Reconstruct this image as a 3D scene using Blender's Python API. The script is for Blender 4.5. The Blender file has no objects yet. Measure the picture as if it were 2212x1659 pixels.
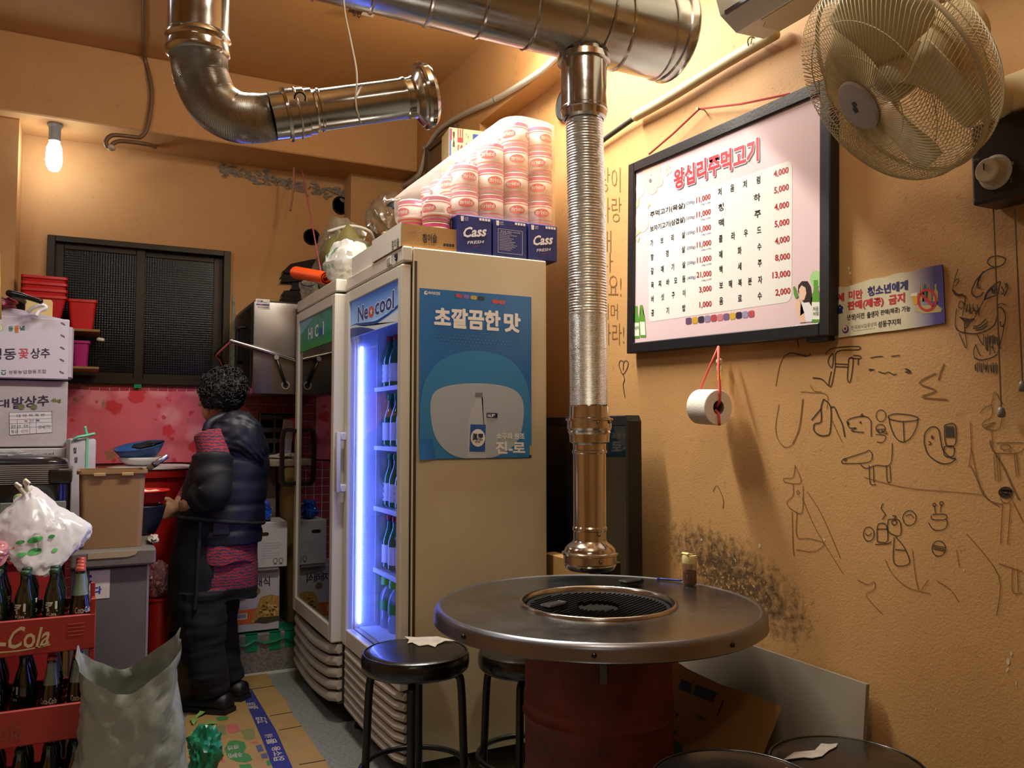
import bpy, bmesh, math, random
from mathutils import Vector, Matrix, noise
from mathutils.bvhtree import BVHTree
random.seed(7)
SC = bpy.context.scene
COL = SC.collection
R = math.radians
PI = math.pi

# ------------------------------------------------------------------ camera
CAM = Vector((0.0, 0.0, 1.22))
FPX, CX, CY = 1785.0, 1106.0, 829.5
PITCH, YAW = R(3.06), R(-27.02)
cd = bpy.data.cameras.new('camera')
cam = bpy.data.objects.new('camera', cd)
COL.objects.link(cam)
cam.location = CAM
cam.rotation_euler = (R(90) + PITCH, 0, YAW)
cd.sensor_width = 36.0
cd.lens = 36.0 * FPX / 2212.0
cd.clip_start = 0.02
SC.camera = cam

# ------------------------------------------------------------------ world, lamps, exposure
w = bpy.data.worlds.new('world')
SC.world = w
w.use_nodes = True
w.node_tree.nodes['Background'].inputs[0].default_value = (1.0, 0.85, 0.65, 1)
w.node_tree.nodes['Background'].inputs[1].default_value = 0.02
vs = SC.view_settings
vs.view_transform = 'Standard'
vs.look = 'None'
vs.gamma = 1.0
vs.use_curve_mapping = False
vs.exposure = 0.0
SC.cycles.use_denoising = True
SC.cycles.max_bounces = 8
SC.cycles.diffuse_bounces = 4
SC.cycles.glossy_bounces = 5
SC.cycles.transparent_max_bounces = 24
SC.cycles.transmission_bounces = 6
SC.cycles.sample_clamp_indirect = 4.0
SC.cycles.caustics_reflective = False
SC.cycles.caustics_refractive = False

def lamp(name, kind, loc, power, col, size=0.1, size_y=None, aim=None):
 ld = bpy.data.lights.new(name, kind)
 ld.energy = power
 ld.color = col
 if kind == 'AREA':
  ld.size = size
  if size_y:
   ld.shape = 'RECTANGLE'
   ld.size_y = size_y
 else:
  ld.shadow_soft_size = size
 o = bpy.data.objects.new(name, ld)
 COL.objects.link(o)
 o.location = loc
 if aim is not None:
  o.rotation_euler = (Vector(aim) - Vector(loc)).to_track_quat('-Z', 'Y').to_euler()
 return o

WARM = (1.0, 0.93, 0.80)
lamp('ceiling_tube_lamp', 'AREA', (1.02, 2.62, 2.97), 76, (1.0, 0.95, 0.84), 1.1, 0.10, (1.02, 2.62 - 1.15, 0))
lamp('ceiling_tube_glow', 'POINT', (1.34, 2.74, 2.86), 17, (1.0, 0.95, 0.84), 0.06)
lamp('ceiling_lamp_front', 'POINT', (0.70, 0.95, 2.74), 24, WARM, 0.08)
lamp('ceiling_lamp_room', 'AREA', (-0.8, -1.0, 2.98), 10, WARM, 1.0, 0.25)
lamp('kitchen_cool_fill', 'AREA', (-0.75, 2.7, 2.85), 6.5, (0.90, 0.92, 1.0), 0.5, 0.15, (-0.15, 3.9, 1.2))  # added cool fill for the cartons at the left, from an unseen source

# ------------------------------------------------------------------ pixel rays (2212 x 1659 frame)
FW = Vector((-math.sin(YAW), math.cos(YAW), 0))
RT = Vector((math.cos(YAW), math.sin(YAW), 0))
UP = Vector((0, 0, 1))
F3 = FW * math.cos(PITCH) + UP * math.sin(PITCH)
U3 = UP * math.cos(PITCH) - FW * math.sin(PITCH)

def ray(px, py):
 return F3 + RT * ((px - CX) / FPX) + U3 * ((CY - py) / FPX)

def onx(px, py, X):
 d = ray(px, py)
 return CAM + d * ((X - CAM.x) / d.x)

def ony(px, py, Y):
 d = ray(px, py)
 return CAM + d * ((Y - CAM.y) / d.y)

def onz(px, py, Z):
 d = ray(px, py)
 return CAM + d * ((Z - CAM.z) / d.z)

def att(px, py, t):
 return CAM + ray(px, py) * t

def zrow(py, X, Y):
 fw = FW.x * X + FW.y * Y
 v = (CY - py) / FPX
 sp, cp = math.sin(PITCH), math.cos(PITCH)
 return CAM.z + fw * (sp + v * cp) / (cp - v * sp)

# ------------------------------------------------------------------ materials
def srgb(h):
 h = h.lstrip('#')
 out = []
 for i in (0, 2, 4):
  c = int(h[i:i + 2], 16) / 255
  out.append(c / 12.92 if c <= 0.04045 else ((c + 0.055) / 1.055) ** 2.4)
 return tuple(out)

MATS = {}

def M(name, col='#888888', rough=0.55, metal=0.0, var=0.0, vscale=6.0, col2=None, bump=0.0, bscale=80.0,
  spec=None, emit=None, estr=0.0, alpha=None, coat=0.0, trans=0.0, rvar=0.0):
 if name in MATS:
  return MATS[name]
 m = bpy.data.materials.new(name)
 MATS[name] = m
 m.use_nodes = True
 nt = m.node_tree
 b = nt.nodes['Principled BSDF']
 c = srgb(col) if isinstance(col, str) else col
 b.inputs['Base Color'].default_value = (*c, 1)
 b.inputs['Roughness'].default_value = rough
 b.inputs['Metallic'].default_value = metal
 if spec is not None:
  b.inputs['Specular IOR Level'].default_value = spec
 if coat:
  b.inputs['Coat Weight'].default_value = coat
  b.inputs['Coat Roughness'].default_value = 0.08
 if trans:
  b.inputs['Transmission Weight'].default_value = trans
 if emit is not None:
  e = srgb(emit) if isinstance(emit, str) else emit
  b.inputs['Emission Color'].default_value = (*e, 1)
  b.inputs['Emission Strength'].default_value = estr
 if var or bump or rvar:
  tc = nt.nodes.new('ShaderNodeNewGeometry')
 if var or rvar:
  n = nt.nodes.new('ShaderNodeTexNoise')
  n.inputs['Scale'].default_value = vscale
  n.inputs['Detail'].default_value = 6
  n.inputs['Roughness'].default_value = 0.65
  nt.links.new(tc.outputs['Position'], n.inputs['Vector'])
  if var:
   mx = nt.nodes.new('ShaderNodeMix')
   mx.data_type = 'RGBA'
   c2 = srgb(col2) if col2 else tuple(v * 0.45 for v in c)
   mx.inputs[6].default_value = (*c, 1)
   mx.inputs[7].default_value = (*c2, 1)
   mr = nt.nodes.new('ShaderNodeMapRange')
   mr.inputs[1].default_value = 0.42
   mr.inputs[2].default_value = 0.75
   mr.inputs[3].default_value = 0.0
   mr.inputs[4].default_value = var
   nt.links.new(n.outputs['Fac'], mr.inputs[0])
   nt.links.new(mr.outputs[0], mx.inputs[0])
   nt.links.new(mx.outputs[2], b.inputs['Base Color'])
  if rvar:
   mr2 = nt.nodes.new('ShaderNodeMapRange')
   mr2.inputs[1].default_value = 0.35
   mr2.inputs[2].default_value = 0.7
   mr2.inputs[3].default_value = rough
   mr2.inputs[4].default_value = min(1, rough + rvar)
   nt.links.new(n.outputs['Fac'], mr2.inputs[0])
   nt.links.new(mr2.outputs[0], b.inputs['Roughness'])
 if bump:
  n2 = nt.nodes.new('ShaderNodeTexNoise')
  n2.inputs['Scale'].default_value = bscale
  n2.inputs['Detail'].default_value = 3
  nt.links.new(tc.outputs['Position'], n2.inputs['Vector'])
  bp = nt.nodes.new('ShaderNodeBump')
  bp.inputs['Strength'].default_value = bump
  bp.inputs['Distance'].default_value = 0.004
  nt.links.new(n2.outputs['Fac'], bp.inputs['Height'])
  nt.links.new(bp.outputs['Normal'], b.inputs['Normal'])
 return m

def film(name, col='#ffffff', clear=0.6, rough=0.25, spec=0.5, gloss=0.12):
 """thin plastic film: part clear, part diffuse, with a gloss"""
 if name in MATS:
  return MATS[name]
 m = bpy.data.materials.new(name)
 MATS[name] = m
 m.use_nodes = True
 nt = m.node_tree
 nt.nodes.remove(nt.nodes['Principled BSDF'])
 out = nt.nodes['Material Output']
 c = (*srgb(col), 1)
 tr = nt.nodes.new('ShaderNodeBsdfTransparent')
 df = nt.nodes.new('ShaderNodeBsdfDiffuse')
 df.inputs[0].default_value = c
 tl = nt.nodes.new('ShaderNodeBsdfTranslucent')
 tl.inputs[0].default_value = c
 gl = nt.nodes.new('ShaderNodeBsdfGlossy')
 gl.inputs['Roughness'].default_value = rough
 m1 = nt.nodes.new('ShaderNodeMixShader')
 m1.inputs[0].default_value = 0.35
 nt.links.new(df.outputs[0], m1.inputs[1])
 nt.links.new(tl.outputs[0], m1.inputs[2])
 m2 = nt.nodes.new('ShaderNodeMixShader')
 m2.inputs[0].default_value = clear
 nt.links.new(m1.outputs[0], m2.inputs[1])
 nt.links.new(tr.outputs[0], m2.inputs[2])
 m3 = nt.nodes.new('ShaderNodeMixShader')
 m3.inputs[0].default_value = gloss
 nt.links.new(m2.outputs[0], m3.inputs[1])
 nt.links.new(gl.outputs[0], m3.inputs[2])
 nt.links.new(m3.outputs[0], out.inputs[0])
 return m

def glass(name, tint='#ffffff', f0=1.5, rough=0.0, boost=1.0):
 """pane: clear with a Fresnel mirror reflection"""
 if name in MATS:
  return MATS[name]
 m = bpy.data.materials.new(name)
 MATS[name] = m
 m.use_nodes = True
 nt = m.node_tree
 nt.nodes.remove(nt.nodes['Principled BSDF'])
 out = nt.nodes['Material Output']
 tr = nt.nodes.new('ShaderNodeBsdfTransparent')
 tr.inputs[0].default_value = (*srgb(tint), 1)
 gl = nt.nodes.new('ShaderNodeBsdfGlossy')
 gl.inputs['Roughness'].default_value = rough
 fr = nt.nodes.new('ShaderNodeFresnel')
 gb = nt.nodes.new('ShaderNodeNewGeometry')
 mb_ = nt.nodes.new('ShaderNodeMix')
 mb_.inputs[2].default_value = f0
 mb_.inputs[3].default_value = 1 / f0
 nt.links.new(gb.outputs['Backfacing'], mb_.inputs[0])
 nt.links.new(mb_.outputs[0], fr.inputs['IOR'])
 mu = nt.nodes.new('ShaderNodeMath')
 mu.operation = 'MULTIPLY'
 mu.use_clamp = True
 mu.inputs[1].default_value = boost
 nt.links.new(fr.outputs[0], mu.inputs[0])
 mx = nt.nodes.new('ShaderNodeMixShader')
 nt.links.new(mu.outputs[0], mx.inputs[0])
 nt.links.new(tr.outputs[0], mx.inputs[1])
 nt.links.new(gl.outputs[0], mx.inputs[2])
 nt.links.new(mx.outputs[0], out.inputs[0])
 return m

# ------------------------------------------------------------------ mesh helpers
def B():
 return bmesh.new()

def box(bm, x0, y0, z0, x1, y1, z1, bev=0.0, seg=1):
 vs_ = [bm.verts.new(p) for p in ((x0, y0, z0), (x1, y0, z0), (x1, y1, z0), (x0, y1, z0),
          (x0, y0, z1), (x1, y0, z1), (x1, y1, z1), (x0, y1, z1))]
 fs = [bm.faces.new([vs_[i] for i in f]) for f in ((3, 2, 1, 0), (4, 5, 6, 7), (0, 1, 5, 4), (1, 2, 6, 5), (2, 3, 7, 6), (3, 0, 4, 7))]
 if bev > 0:
  es = list({e for f in fs for e in f.edges})
  bmesh.ops.bevel(bm, geom=es, offset=bev, segments=seg, affect='EDGES', profile=0.5)
 return bm

def cbox(x, y, z, sx, sy, sz, bev=0.0, seg=1):
 return box(B(), x - sx / 2, y - sy / 2, z - sz / 2, x + sx / 2, y + sy / 2, z + sz / 2, bev, seg)

def rings(bm, rs, close=False, cap=True):
 """rs: list of lists of points; bridge consecutive rings"""
 vv = [[bm.verts.new(p) for p in r] for r in rs]
 n = len(vv[0])
 last = len(vv) if close else len(vv) - 1
 for i in range(last):
  a, b = vv[i], vv[(i + 1) % len(vv)]
  for j in range(n):
   k = (j + 1) % n
   try:
    bm.faces.new((a[j], a[k], b[k], b[j]))
   except ValueError:
    pass
 if cap and not close:
  try:
   bm.faces.new(vv[0][::-1])
   bm.faces.new(vv[-1])
  except ValueError:
   pass
 return vv

def lathe(bm, prof, seg=24, c=(0, 0, 0), cap=True):
 """prof: (r, z) pairs from bottom to top about the z axis"""
 rs = []
 for r, z in prof:
  rs.append([(c[0] + r * math.cos(2 * PI * j / seg), c[1] + r * math.sin(2 * PI * j / seg), c[2] + z) for j in range(seg)])
 rings(bm, rs, cap=cap)
 return bm

def frames(pts, closed=False):
 P = [Vector(p) for p in pts]
 n = len(P)
 T = []
 for i in range(n):
  if closed:
   t = P[(i + 1) % n] - P[i - 1]
  else:
   t = P[min(i + 1, n - 1)] - P[max(i - 1, 0)]
  T.append(t.normalized() if t.length > 1e-9 else Vector((0, 0, 1)))
 a = Vector((0, 0, 1)) if abs(T[0].z) < 0.9 else Vector((1, 0, 0))
 N = (a - T[0] * a.dot(T[0])).normalized()
 out = []
 for i in range(n):
  if i:
   N = N - T[i] * N.dot(T[i])
   N = N.normalized() if N.length > 1e-6 else Vector((1, 0, 0))
  out.append((P[i], N.copy(), T[i].cross(N)))
 return out

def tube(bm, pts, r, seg=8, closed=False, cap=True):
 rs = []
 for i, (p, n, b) in enumerate(frames(pts, closed)):
  rr = r[i] if isinstance(r, (list, tuple)) else r
  rs.append([p + (n * math.cos(2 * PI * j / seg) + b * math.sin(2 * PI * j / seg)) * rr for j in range(seg)])
 rings(bm, rs, close=closed, cap=cap)
 return bm

def cyl(bm, p0, p1, r0, r1=None, seg=16, cap=True):
 return tube(bm, [p0, p1], [r0, r0 if r1 is None else r1], seg, cap=cap)

def smooth_path(pts, n=6, closed=False):
 P = [Vector(p) for p in pts]
 out = []
 m = len(P)
 for i in range(m if closed else m - 1):
  g = lambda k: P[k % m] if closed else P[max(0, min(m - 1, k))]
  p0, p1, p2, p3 = g(i - 1), g(i), g(i + 1), g(i + 2)
  for j in range(n):
   t = j / n
   out.append(0.5 * ((2 * p1) + (p2 - p0) * t + (2 * p0 - 5 * p1 + 4 * p2 - p3) * t * t + (3 * p1 - p0 - 3 * p2 + p3) * t ** 3))
 if not closed:
  out.append(P[-1])
 return out

def prism(bm, pts, y0, y1):
 """polygon (x, z) pulled from y0 to y1"""
 a = [bm.verts.new((p[0], y0, p[1])) for p in pts]
 b = [bm.verts.new((p[0], y1, p[1])) for p in pts]
 n = len(pts)
 bm.faces.new(a)
 bm.faces.new(b[::-1])
 for i in range(n):
  j = (i + 1) % n
  bm.faces.new((a[j], a[i], b[i], b[j]))
 return bm

def prismz(bm, pts, z0, z1):
 a = [bm.verts.new((p[0], p[1], z0)) for p in pts]
 b = [bm.verts.new((p[0], p[1], z1)) for p in pts]
 n = len(pts)
 bm.faces.new(a[::-1])
 bm.faces.new(b)
 for i in range(n):
  j = (i + 1) % n
  bm.faces.new((a[i], a[j], b[j], b[i]))
 return bm

def rrect(x0, z0, x1, z1, r, n=4):
 out = []
 for cx_, cz_, a0 in ((x1 - r, z1 - r, 0), (x0 + r, z1 - r, 90), (x0 + r, z0 + r, 180), (x1 - r, z0 + r, 270)):
  for i in range(n + 1):
   a = R(a0 + 90 * i / n)
   out.append((cx_ + r * math.cos(a), cz_ + r * math.sin(a)))
 return out

def disc(cx_, cz_, rx, rz=None, n=20):
 rz = rx if rz is None else rz
 return [(cx_ + rx * math.cos(2 * PI * i / n), cz_ + rz * math.sin(2 * PI * i / n)) for i in range(n)]

def blob(c, rad, seed=0, crumple=0.12, fine=0.05, sub=4, flat=None, ridge=True):
 """crumpled bag-like lump"""
 bm = B()
 bmesh.ops.create_icosphere(bm, subdivisions=sub, radius=1.0)
 for v in bm.verts:
  d = v.co.normalized()
  q = d * 1.7 + Vector((seed * 3.1, seed * 1.7, seed * 0.9))
  a = noise.noise(q) * crumple * 2
  b = (abs(noise.noise(q * 3.1)) if ridge else noise.noise(q * 3.1)) * fine * 4 + noise.noise(q * 7.0) * fine
  k = 1 + a - b
  p = Vector((d.x * rad[0] * k, d.y * rad[1] * k, d.z * rad[2] * k))
  if flat is not None and p.z < flat:
   p.z = flat
  v.co = p + Vector(c)
 return bm

# ------------------------------------------------------------------ scene helpers
NAMES = {}

def link(name, me, mat, parent=None, smooth=False):
 o = bpy.data.objects.new(name, me)
 COL.objects.link(o)
 for m_ in (mat if isinstance(mat, (list, tuple)) else [mat]):
  me.materials.append(m_)
 if smooth:
  me.shade_smooth()
  if smooth is not True:
   me.set_sharp_from_angle(angle=R(smooth))
 if parent is not None:
  o.parent = parent
 return o

def obj(name, bm, mat, parent=None, smooth=False, label=None, recalc=True):
 if recalc:
  bmesh.ops.recalc_face_normals(bm, faces=bm.faces[:])
 me = bpy.data.meshes.new(name)
 bm.to_mesh(me)
 bm.free()
 o = link(name, me, mat, parent, smooth)
 if label:
  o['label'] = label
 return o

def tag(o, label, cat, group=None):
 o['label'] = label
 o['category'] = cat
 if group:
  o['group'] = group
 return o

def thing(name, label, cat, loc=(0, 0, 0), rz=0.0, group=None, rot=None):
 o = bpy.data.objects.new(name, None)
 o.empty_display_size = 0.05
 COL.objects.link(o)
 o.location = loc
 o.rotation_euler = rot if rot else (0, 0, R(rz))
 return tag(o, label, cat, group)

def struct(name, bm, mat, parent=None, smooth=False):
 o = obj(name, bm, mat, parent, smooth)
 if parent is None:
  o['kind'] = 'structure'
 return o

def mw(o):
 """world matrix without a depsgraph update"""
 m = o.matrix_basis.copy()
 return mw(o.parent) @ m if o.parent else m

def dup(root, loc, rz=None, label=None, group=None, rot=None):
 r = root.copy()
 COL.objects.link(r)
 r.location = loc
 if rot is not None:
  r.rotation_euler = rot
 elif rz is not None:
  r.rotation_euler = (0, 0, R(rz))
 if label:
  r['label'] = label
 if group:
  r['group'] = group
 for ch in list(root.children):
  c = ch.copy()
  COL.objects.link(c)
  c.parent = r
  for g in list(ch.children):
   d = g.copy()
   COL.objects.link(d)
   d.parent = c
 return r

def uv(t, px, py, yl=0.0):
 """pixel -> (x, z) on the local plane y = yl of thing t"""
 m = mw(t).inverted()
 o = m @ CAM
 d = m.to_3x3() @ ray(px, py)
 k = (yl - o.y) / d.y
 p = o + d * k
 return p.x, p.z

def decal(t, pts, y, mat, name='print', label=None):
 """flat print: polygon of (x, z) on the local plane y, facing -y"""
 bm = B()
 bm.faces.new([bm.verts.new((p[0], y, p[1])) for p in pts])
 bmesh.ops.triangulate(bm, faces=bm.faces[:])
 for f in bm.faces:
  f.normal_update()
  if f.normal.y > 0:
   f.normal_flip()
 return obj(name, bm, mat, t, label=label, recalc=False)

def stuff(o):
 o['kind'] = 'stuff'
 return o

def multi_decal(t, polys, y, mat, name='print'):
 bm = B()
 for i, pts in enumerate(polys):
  bm.faces.new([bm.verts.new((p[0], y - i * 1e-5, p[1])) for p in pts])
 bmesh.ops.triangulate(bm, faces=bm.faces[:])
 for f in bm.faces:
  f.normal_update()
  if f.normal.y > 0:
   f.normal_flip()
 return stuff(obj(name, bm, mat, t, recalc=False))

TCACHE = {}

def tmesh(s, bold=0.0, res=2, space=1.0):
 k = (s, bold, res, space)
 if k not in TCACHE:
  c = bpy.data.curves.new('lettering', 'FONT')
  c.body = s
  c.resolution_u = res
  c.offset = bold
  c.space_character = space
  o = bpy.data.objects.new('lettering', c)
  me = o.to_mesh()
  vs_ = [v.co.copy() for v in me.vertices]
  fs = [tuple(p.vertices) for p in me.polygons]
  o.to_mesh_clear()
  bpy.data.objects.remove(o)
  bpy.data.curves.remove(c)
  x0 = min(v.x for v in vs_)
  x1 = max(v.x for v in vs_)
  y0 = min(v.y for v in vs_)
  y1 = max(v.y for v in vs_)
  TCACHE[k] = ([((v.x - x0) / (x1 - x0), (v.y - y0) / max(1e-6, y1 - y0)) for v in vs_], fs, (x1 - x0) / max(1e-6, y1 - y0))
 return TCACHE[k]

def tadd(bm, s, fn, bold=0.0, space=1.0):
 """add lettering; fn maps unit (a, b) to a 3D point"""
 if bold > .025:          # heavy strokes: shifted copies, each a hair further out
  _, _, asp = tmesh(s, .015, 2, space)
  d = (bold - .012) * 1.05
  sh = [(0, 0)] + [(d * math.cos(k * PI / 4) / asp, d * math.sin(k * PI / 4)) for k in range(8)]
  bold = .015
 else:
  sh = [(0, 0)]
 vs_, fs, _ = tmesh(s, bold, 2, space)
 for k, (du, dv) in enumerate(sh):
  vv = []
  for a, b in vs_:
   p = fn(a + du, b + dv)
   vv.append(bm.verts.new((p[0], p[1] - k * 1.5e-5, p[2])))
  for f in fs:
   try:
    bm.faces.new([vv[i] for i in f])
   except ValueError:
    pass
 return bm

def fit(x0, z0, x1, z1, y):
 return lambda a, b: (x0 + (x1 - x0) * a, y, z0 + (z1 - z0) * b)

def tx(t, items, y, mat, name='lettering', bold=0.0):
 """items: (string, x0, z0, x1, z1) fitted to boxes, joined as one print"""
 bm = B()
 for it in items:
  s, x0, z0, x1, z1 = it[:5]
  tadd(bm, s, fit(x0, z0, x1, z1, y), it[5] if len(it) > 5 else bold)
 for f in bm.faces:
  f.normal_update()
  if f.normal.y > 0:
   f.normal_flip()
 return stuff(obj(name, bm, mat, t, recalc=False))

def quadfit(t, q, y):
 """q: four pixels bl, br, tr, tl -> bilinear map on the local plane y"""
 P = [uv(t, p[0], p[1], y) for p in q]

 def fn(a, b):
  x = (1 - a) * (1 - b) * P[0][0] + a * (1 - b) * P[1][0] + a * b * P[2][0] + (1 - a) * b * P[3][0]
  z = (1 - a) * (1 - b) * P[0][1] + a * (1 - b) * P[1][1] + a * b * P[2][1] + (1 - a) * b * P[3][1]
  return (x, y, z)
 return fn

def txq(t, items, y, mat, name='lettering', bold=0.0):
 """items: (string, quad of pixels)"""
 bm = B()
 for it in items:
  tadd(bm, it[0], quadfit(t, it[1], y), it[2] if len(it) > 2 else bold)
 for f in bm.faces:
  f.normal_update()
  if f.normal.y > 0:
   f.normal_flip()
 return stuff(obj(name, bm, mat, t, recalc=False))

def ribbon(bm, pts, wd, fn):
 """stroke of width wd through 2D pts; fn maps 2D to 3D"""
 n = len(pts)
 L, Rr = [], []
 for i in range(n):
  a = pts[max(i - 1, 0)]
  b = pts[min(i + 1, n - 1)]
  dx, dz = b[0] - a[0], b[1] - a[1]
  l = math.hypot(dx, dz) or 1
  ww = wd * 0.5
  L.append(bm.verts.new(fn(pts[i][0] - dz / l * ww, pts[i][1] + dx / l * ww)))
  Rr.append(bm.verts.new(fn(pts[i][0] + dz / l * ww, pts[i][1] - dx / l * ww)))
 for i in range(n - 1):
  bm.faces.new((L[i], L[i + 1], Rr[i + 1], Rr[i]))
 return bm
# ------------------------------------------------------------------ the setting
XW, XL, YB, YBM, ZC, ZBM = 1.74, 1.64, 4.74, 4.41, 3.07, 2.69

def wall_mat(name, stain=False):
 m = M(name, '#c0925a', 0.72, var=0.28, vscale=2.2, col2='#9a6a38', bump=0.2, bscale=190)
 nt = m.node_tree
 b = nt.nodes['Principled BSDF']
 geo = [n for n in nt.nodes if n.type == 'NEW_GEOMETRY'][0]
 src = b.inputs['Base Color'].links[0].from_socket
 # fine dark flecks and scuffs
 n = nt.nodes.new('ShaderNodeTexNoise')
 n.inputs['Scale'].default_value = 30
 n.inputs['Detail'].default_value = 9
 n.inputs['Roughness'].default_value = 0.75
 nt.links.new(geo.outputs['Position'], n.inputs['Vector'])
 mr = nt.nodes.new('ShaderNodeMapRange')
 mr.inputs[1].default_value = 0.58
 mr.inputs[2].default_value = 0.80
 mr.inputs[4].default_value = 0.75 if stain else 0.5
 nt.links.new(n.outputs['Fac'], mr.inputs[0])
 mx = nt.nodes.new('ShaderNodeMix')
 mx.data_type = 'RGBA'
 mx.inputs[7].default_value = (*srgb('#6b4419'), 1)
 nt.links.new(mr.outputs[0], mx.inputs[0])
 nt.links.new(src, mx.inputs[6])
 last = mx.outputs[2]
 if stain:
  # scorched, greasy patch above the table edge
  c = onx(1580, 1250, XW)
  sp = nt.nodes.new('ShaderNodeSeparateXYZ')
  nt.links.new(geo.outputs['Position'], sp.inputs[0])

  def math_(op, a, bb, clamp=False):
   q = nt.nodes.new('ShaderNodeMath')
   q.operation = op
   q.use_clamp = clamp
   for i, vv in enumerate((a, bb)):
    if isinstance(vv, (int, float)):
     q.inputs[i].default_value = vv
    else:
     nt.links.new(vv, q.inputs[i])
   return q.outputs[0]
  dy = math_('DIVIDE', math_('SUBTRACT', sp.outputs[1], c.y), 0.25)
  dz = math_('DIVIDE', math_('SUBTRACT', sp.outputs[2], c.z), 0.105)
  slope = math_('MULTIPLY', dy, 0.55)
  dz2 = math_('SUBTRACT', dz, slope)
  d2 = math_('ADD', math_('MULTIPLY', dy, dy), math_('MULTIPLY', dz2, dz2))
  n3 = nt.nodes.new('ShaderNodeTexNoise')
  n3.inputs['Scale'].default_value = 38
  n3.inputs['Detail'].default_value = 8
  n3.inputs['Roughness'].default_value = 0.7
  nt.links.new(geo.outputs['Position'], n3.inputs['Vector'])
  e = math_('SUBTRACT', math_('MULTIPLY', n3.outputs['Fac'], 3.2), math_('MULTIPLY', d2, 0.55))
  f = math_('MULTIPLY', math_('SUBTRACT', e, 0.70), 1.1, True)
  f = math_('MULTIPLY', f, 0.88)
  mx2 = nt.nodes.new('ShaderNodeMix')
  mx2.data_type = 'RGBA'
  mx2.inputs[7].default_value = (*srgb('#33210d'), 1)
  nt.links.new(f, mx2.inputs[0])
  nt.links.new(last, mx2.inputs[6])
  # bare plaster chips inside the scorch
  n4 = nt.nodes.new('ShaderNodeTexNoise')
  n4.inputs['Scale'].default_value = 95
  n4.inputs['Detail'].default_value = 4
  nt.links.new(geo.outputs['Position'], n4.inputs['Vector'])
  g = math_('MULTIPLY', math_('MULTIPLY', math_('SUBTRACT', n4.outputs['Fac'], 0.60), 14.0, True),
     math_('MULTIPLY', math_('SUBTRACT', 0.75, d2), 2.0, True))
  mx3 = nt.nodes.new('ShaderNodeMix')
  mx3.data_type = 'RGBA'
  mx3.inputs[7].default_value = (*srgb('#c9a66a'), 1)
  nt.links.new(g, mx3.inputs[0])
  nt.links.new(mx2.outputs[2], mx3.inputs[6])
  last = mx3.outputs[2]
 nt.links.new(last, b.inputs['Base Color'])
 return m

WALLM = wall_mat('ochre_wall_paint')
WALLR = wall_mat('ochre_wall_paint_scorched', True)

M('terrazzo', '#8d9088', 0.45, var=0.75, vscale=85, col2='#4a4d49', bump=0.15, bscale=200)
M('terrazzo_step', '#8a857d', 0.5, var=0.9, vscale=110, col2='#3c3936', bump=0.15, bscale=200)

struct('floor', box(B(), -2.6, -2.6, -0.1, XW + 0.2, YB + 0.1, 0.0), MATS['terrazzo'])
struct('ceiling', box(B(), -2.6, -2.6, ZC, XW + 0.2, YB + 0.1, ZC + 0.1), WALLM)
# right wall: upper band in front, lower part set back under it as far as Y = 3.55
bm = B()
box(bm, XW, -2.6, 0, XW + 0.12, 3.56, ZBM)
box(bm, XL, -2.6, ZBM, XW + 0.12, YB, ZC)
box(bm, XL, 3.56, 0, XW + 0.12, YB, ZBM)
WALL_R = struct('wall_right', bm, WALLR)
# back wall with a window opening
wtl, wbr = ony(108, 513, YB), ony(487, 834, YB)
WX0, WX1, WZ0, WZ1 = wtl.x, wbr.x, ony(300, 826, YB).z, ony(300, 531, YB).z
bm = B()
box(bm, -2.6, YB, 0, WX0, YB + 0.1, ZC)
box(bm, WX1, YB, 0, XW + 0.12, YB + 0.1, ZC)
box(bm, WX0, YB, 0, WX1, YB + 0.1, WZ0)
box(bm, WX0, YB, WZ1, WX1, YB + 0.1, ZC)
WALL_B = struct('wall_back', bm, WALLM)
struct('wall_left', box(B(), -2.7, -2.6, 0, -2.6, YB + 0.1, ZC), WALLM)
struct('wall_front', box(B(), -2.6, -2.7, 0, XW + 0.2, -2.6, ZC), WALLM)
# downstand beam before the kitchen
struct('trim_1', box(B(), -2.6, YBM, ZBM, XL + 0.002, YB + 0.001, ZC, 0.006), WALLM)
# shallow pilaster in the corner behind the fridges
px0 = ony(745, 500, YB - 0.02).x
struct('trim_2', box(B(), px0, YB - 0.14, 1.2, XL + 0.002, YB, ZBM), WALLM)
# kitchen side pier, seen at the very left
struct('trim_4', box(B(), -0.62, 4.50, 0, ony(38, 500, 4.60).x, YB, ZBM), WALLM)
# raised terrazzo ledge of the kitchen
ly = onz(530, 1462, 0).y
st = struct('trim_3', box(B(), 0.40, ly, 0, 1.62, YB, 0.20, 0.004), MATS['terrazzo_step'])
bm = B()
box(bm, 0.40, ly - 0.006, 0.0, 1.6, ly + 0.001, 0.012)
obj('grout_line', bm, M('white_grout', '#d8d8d2', 0.6), st)
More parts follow.
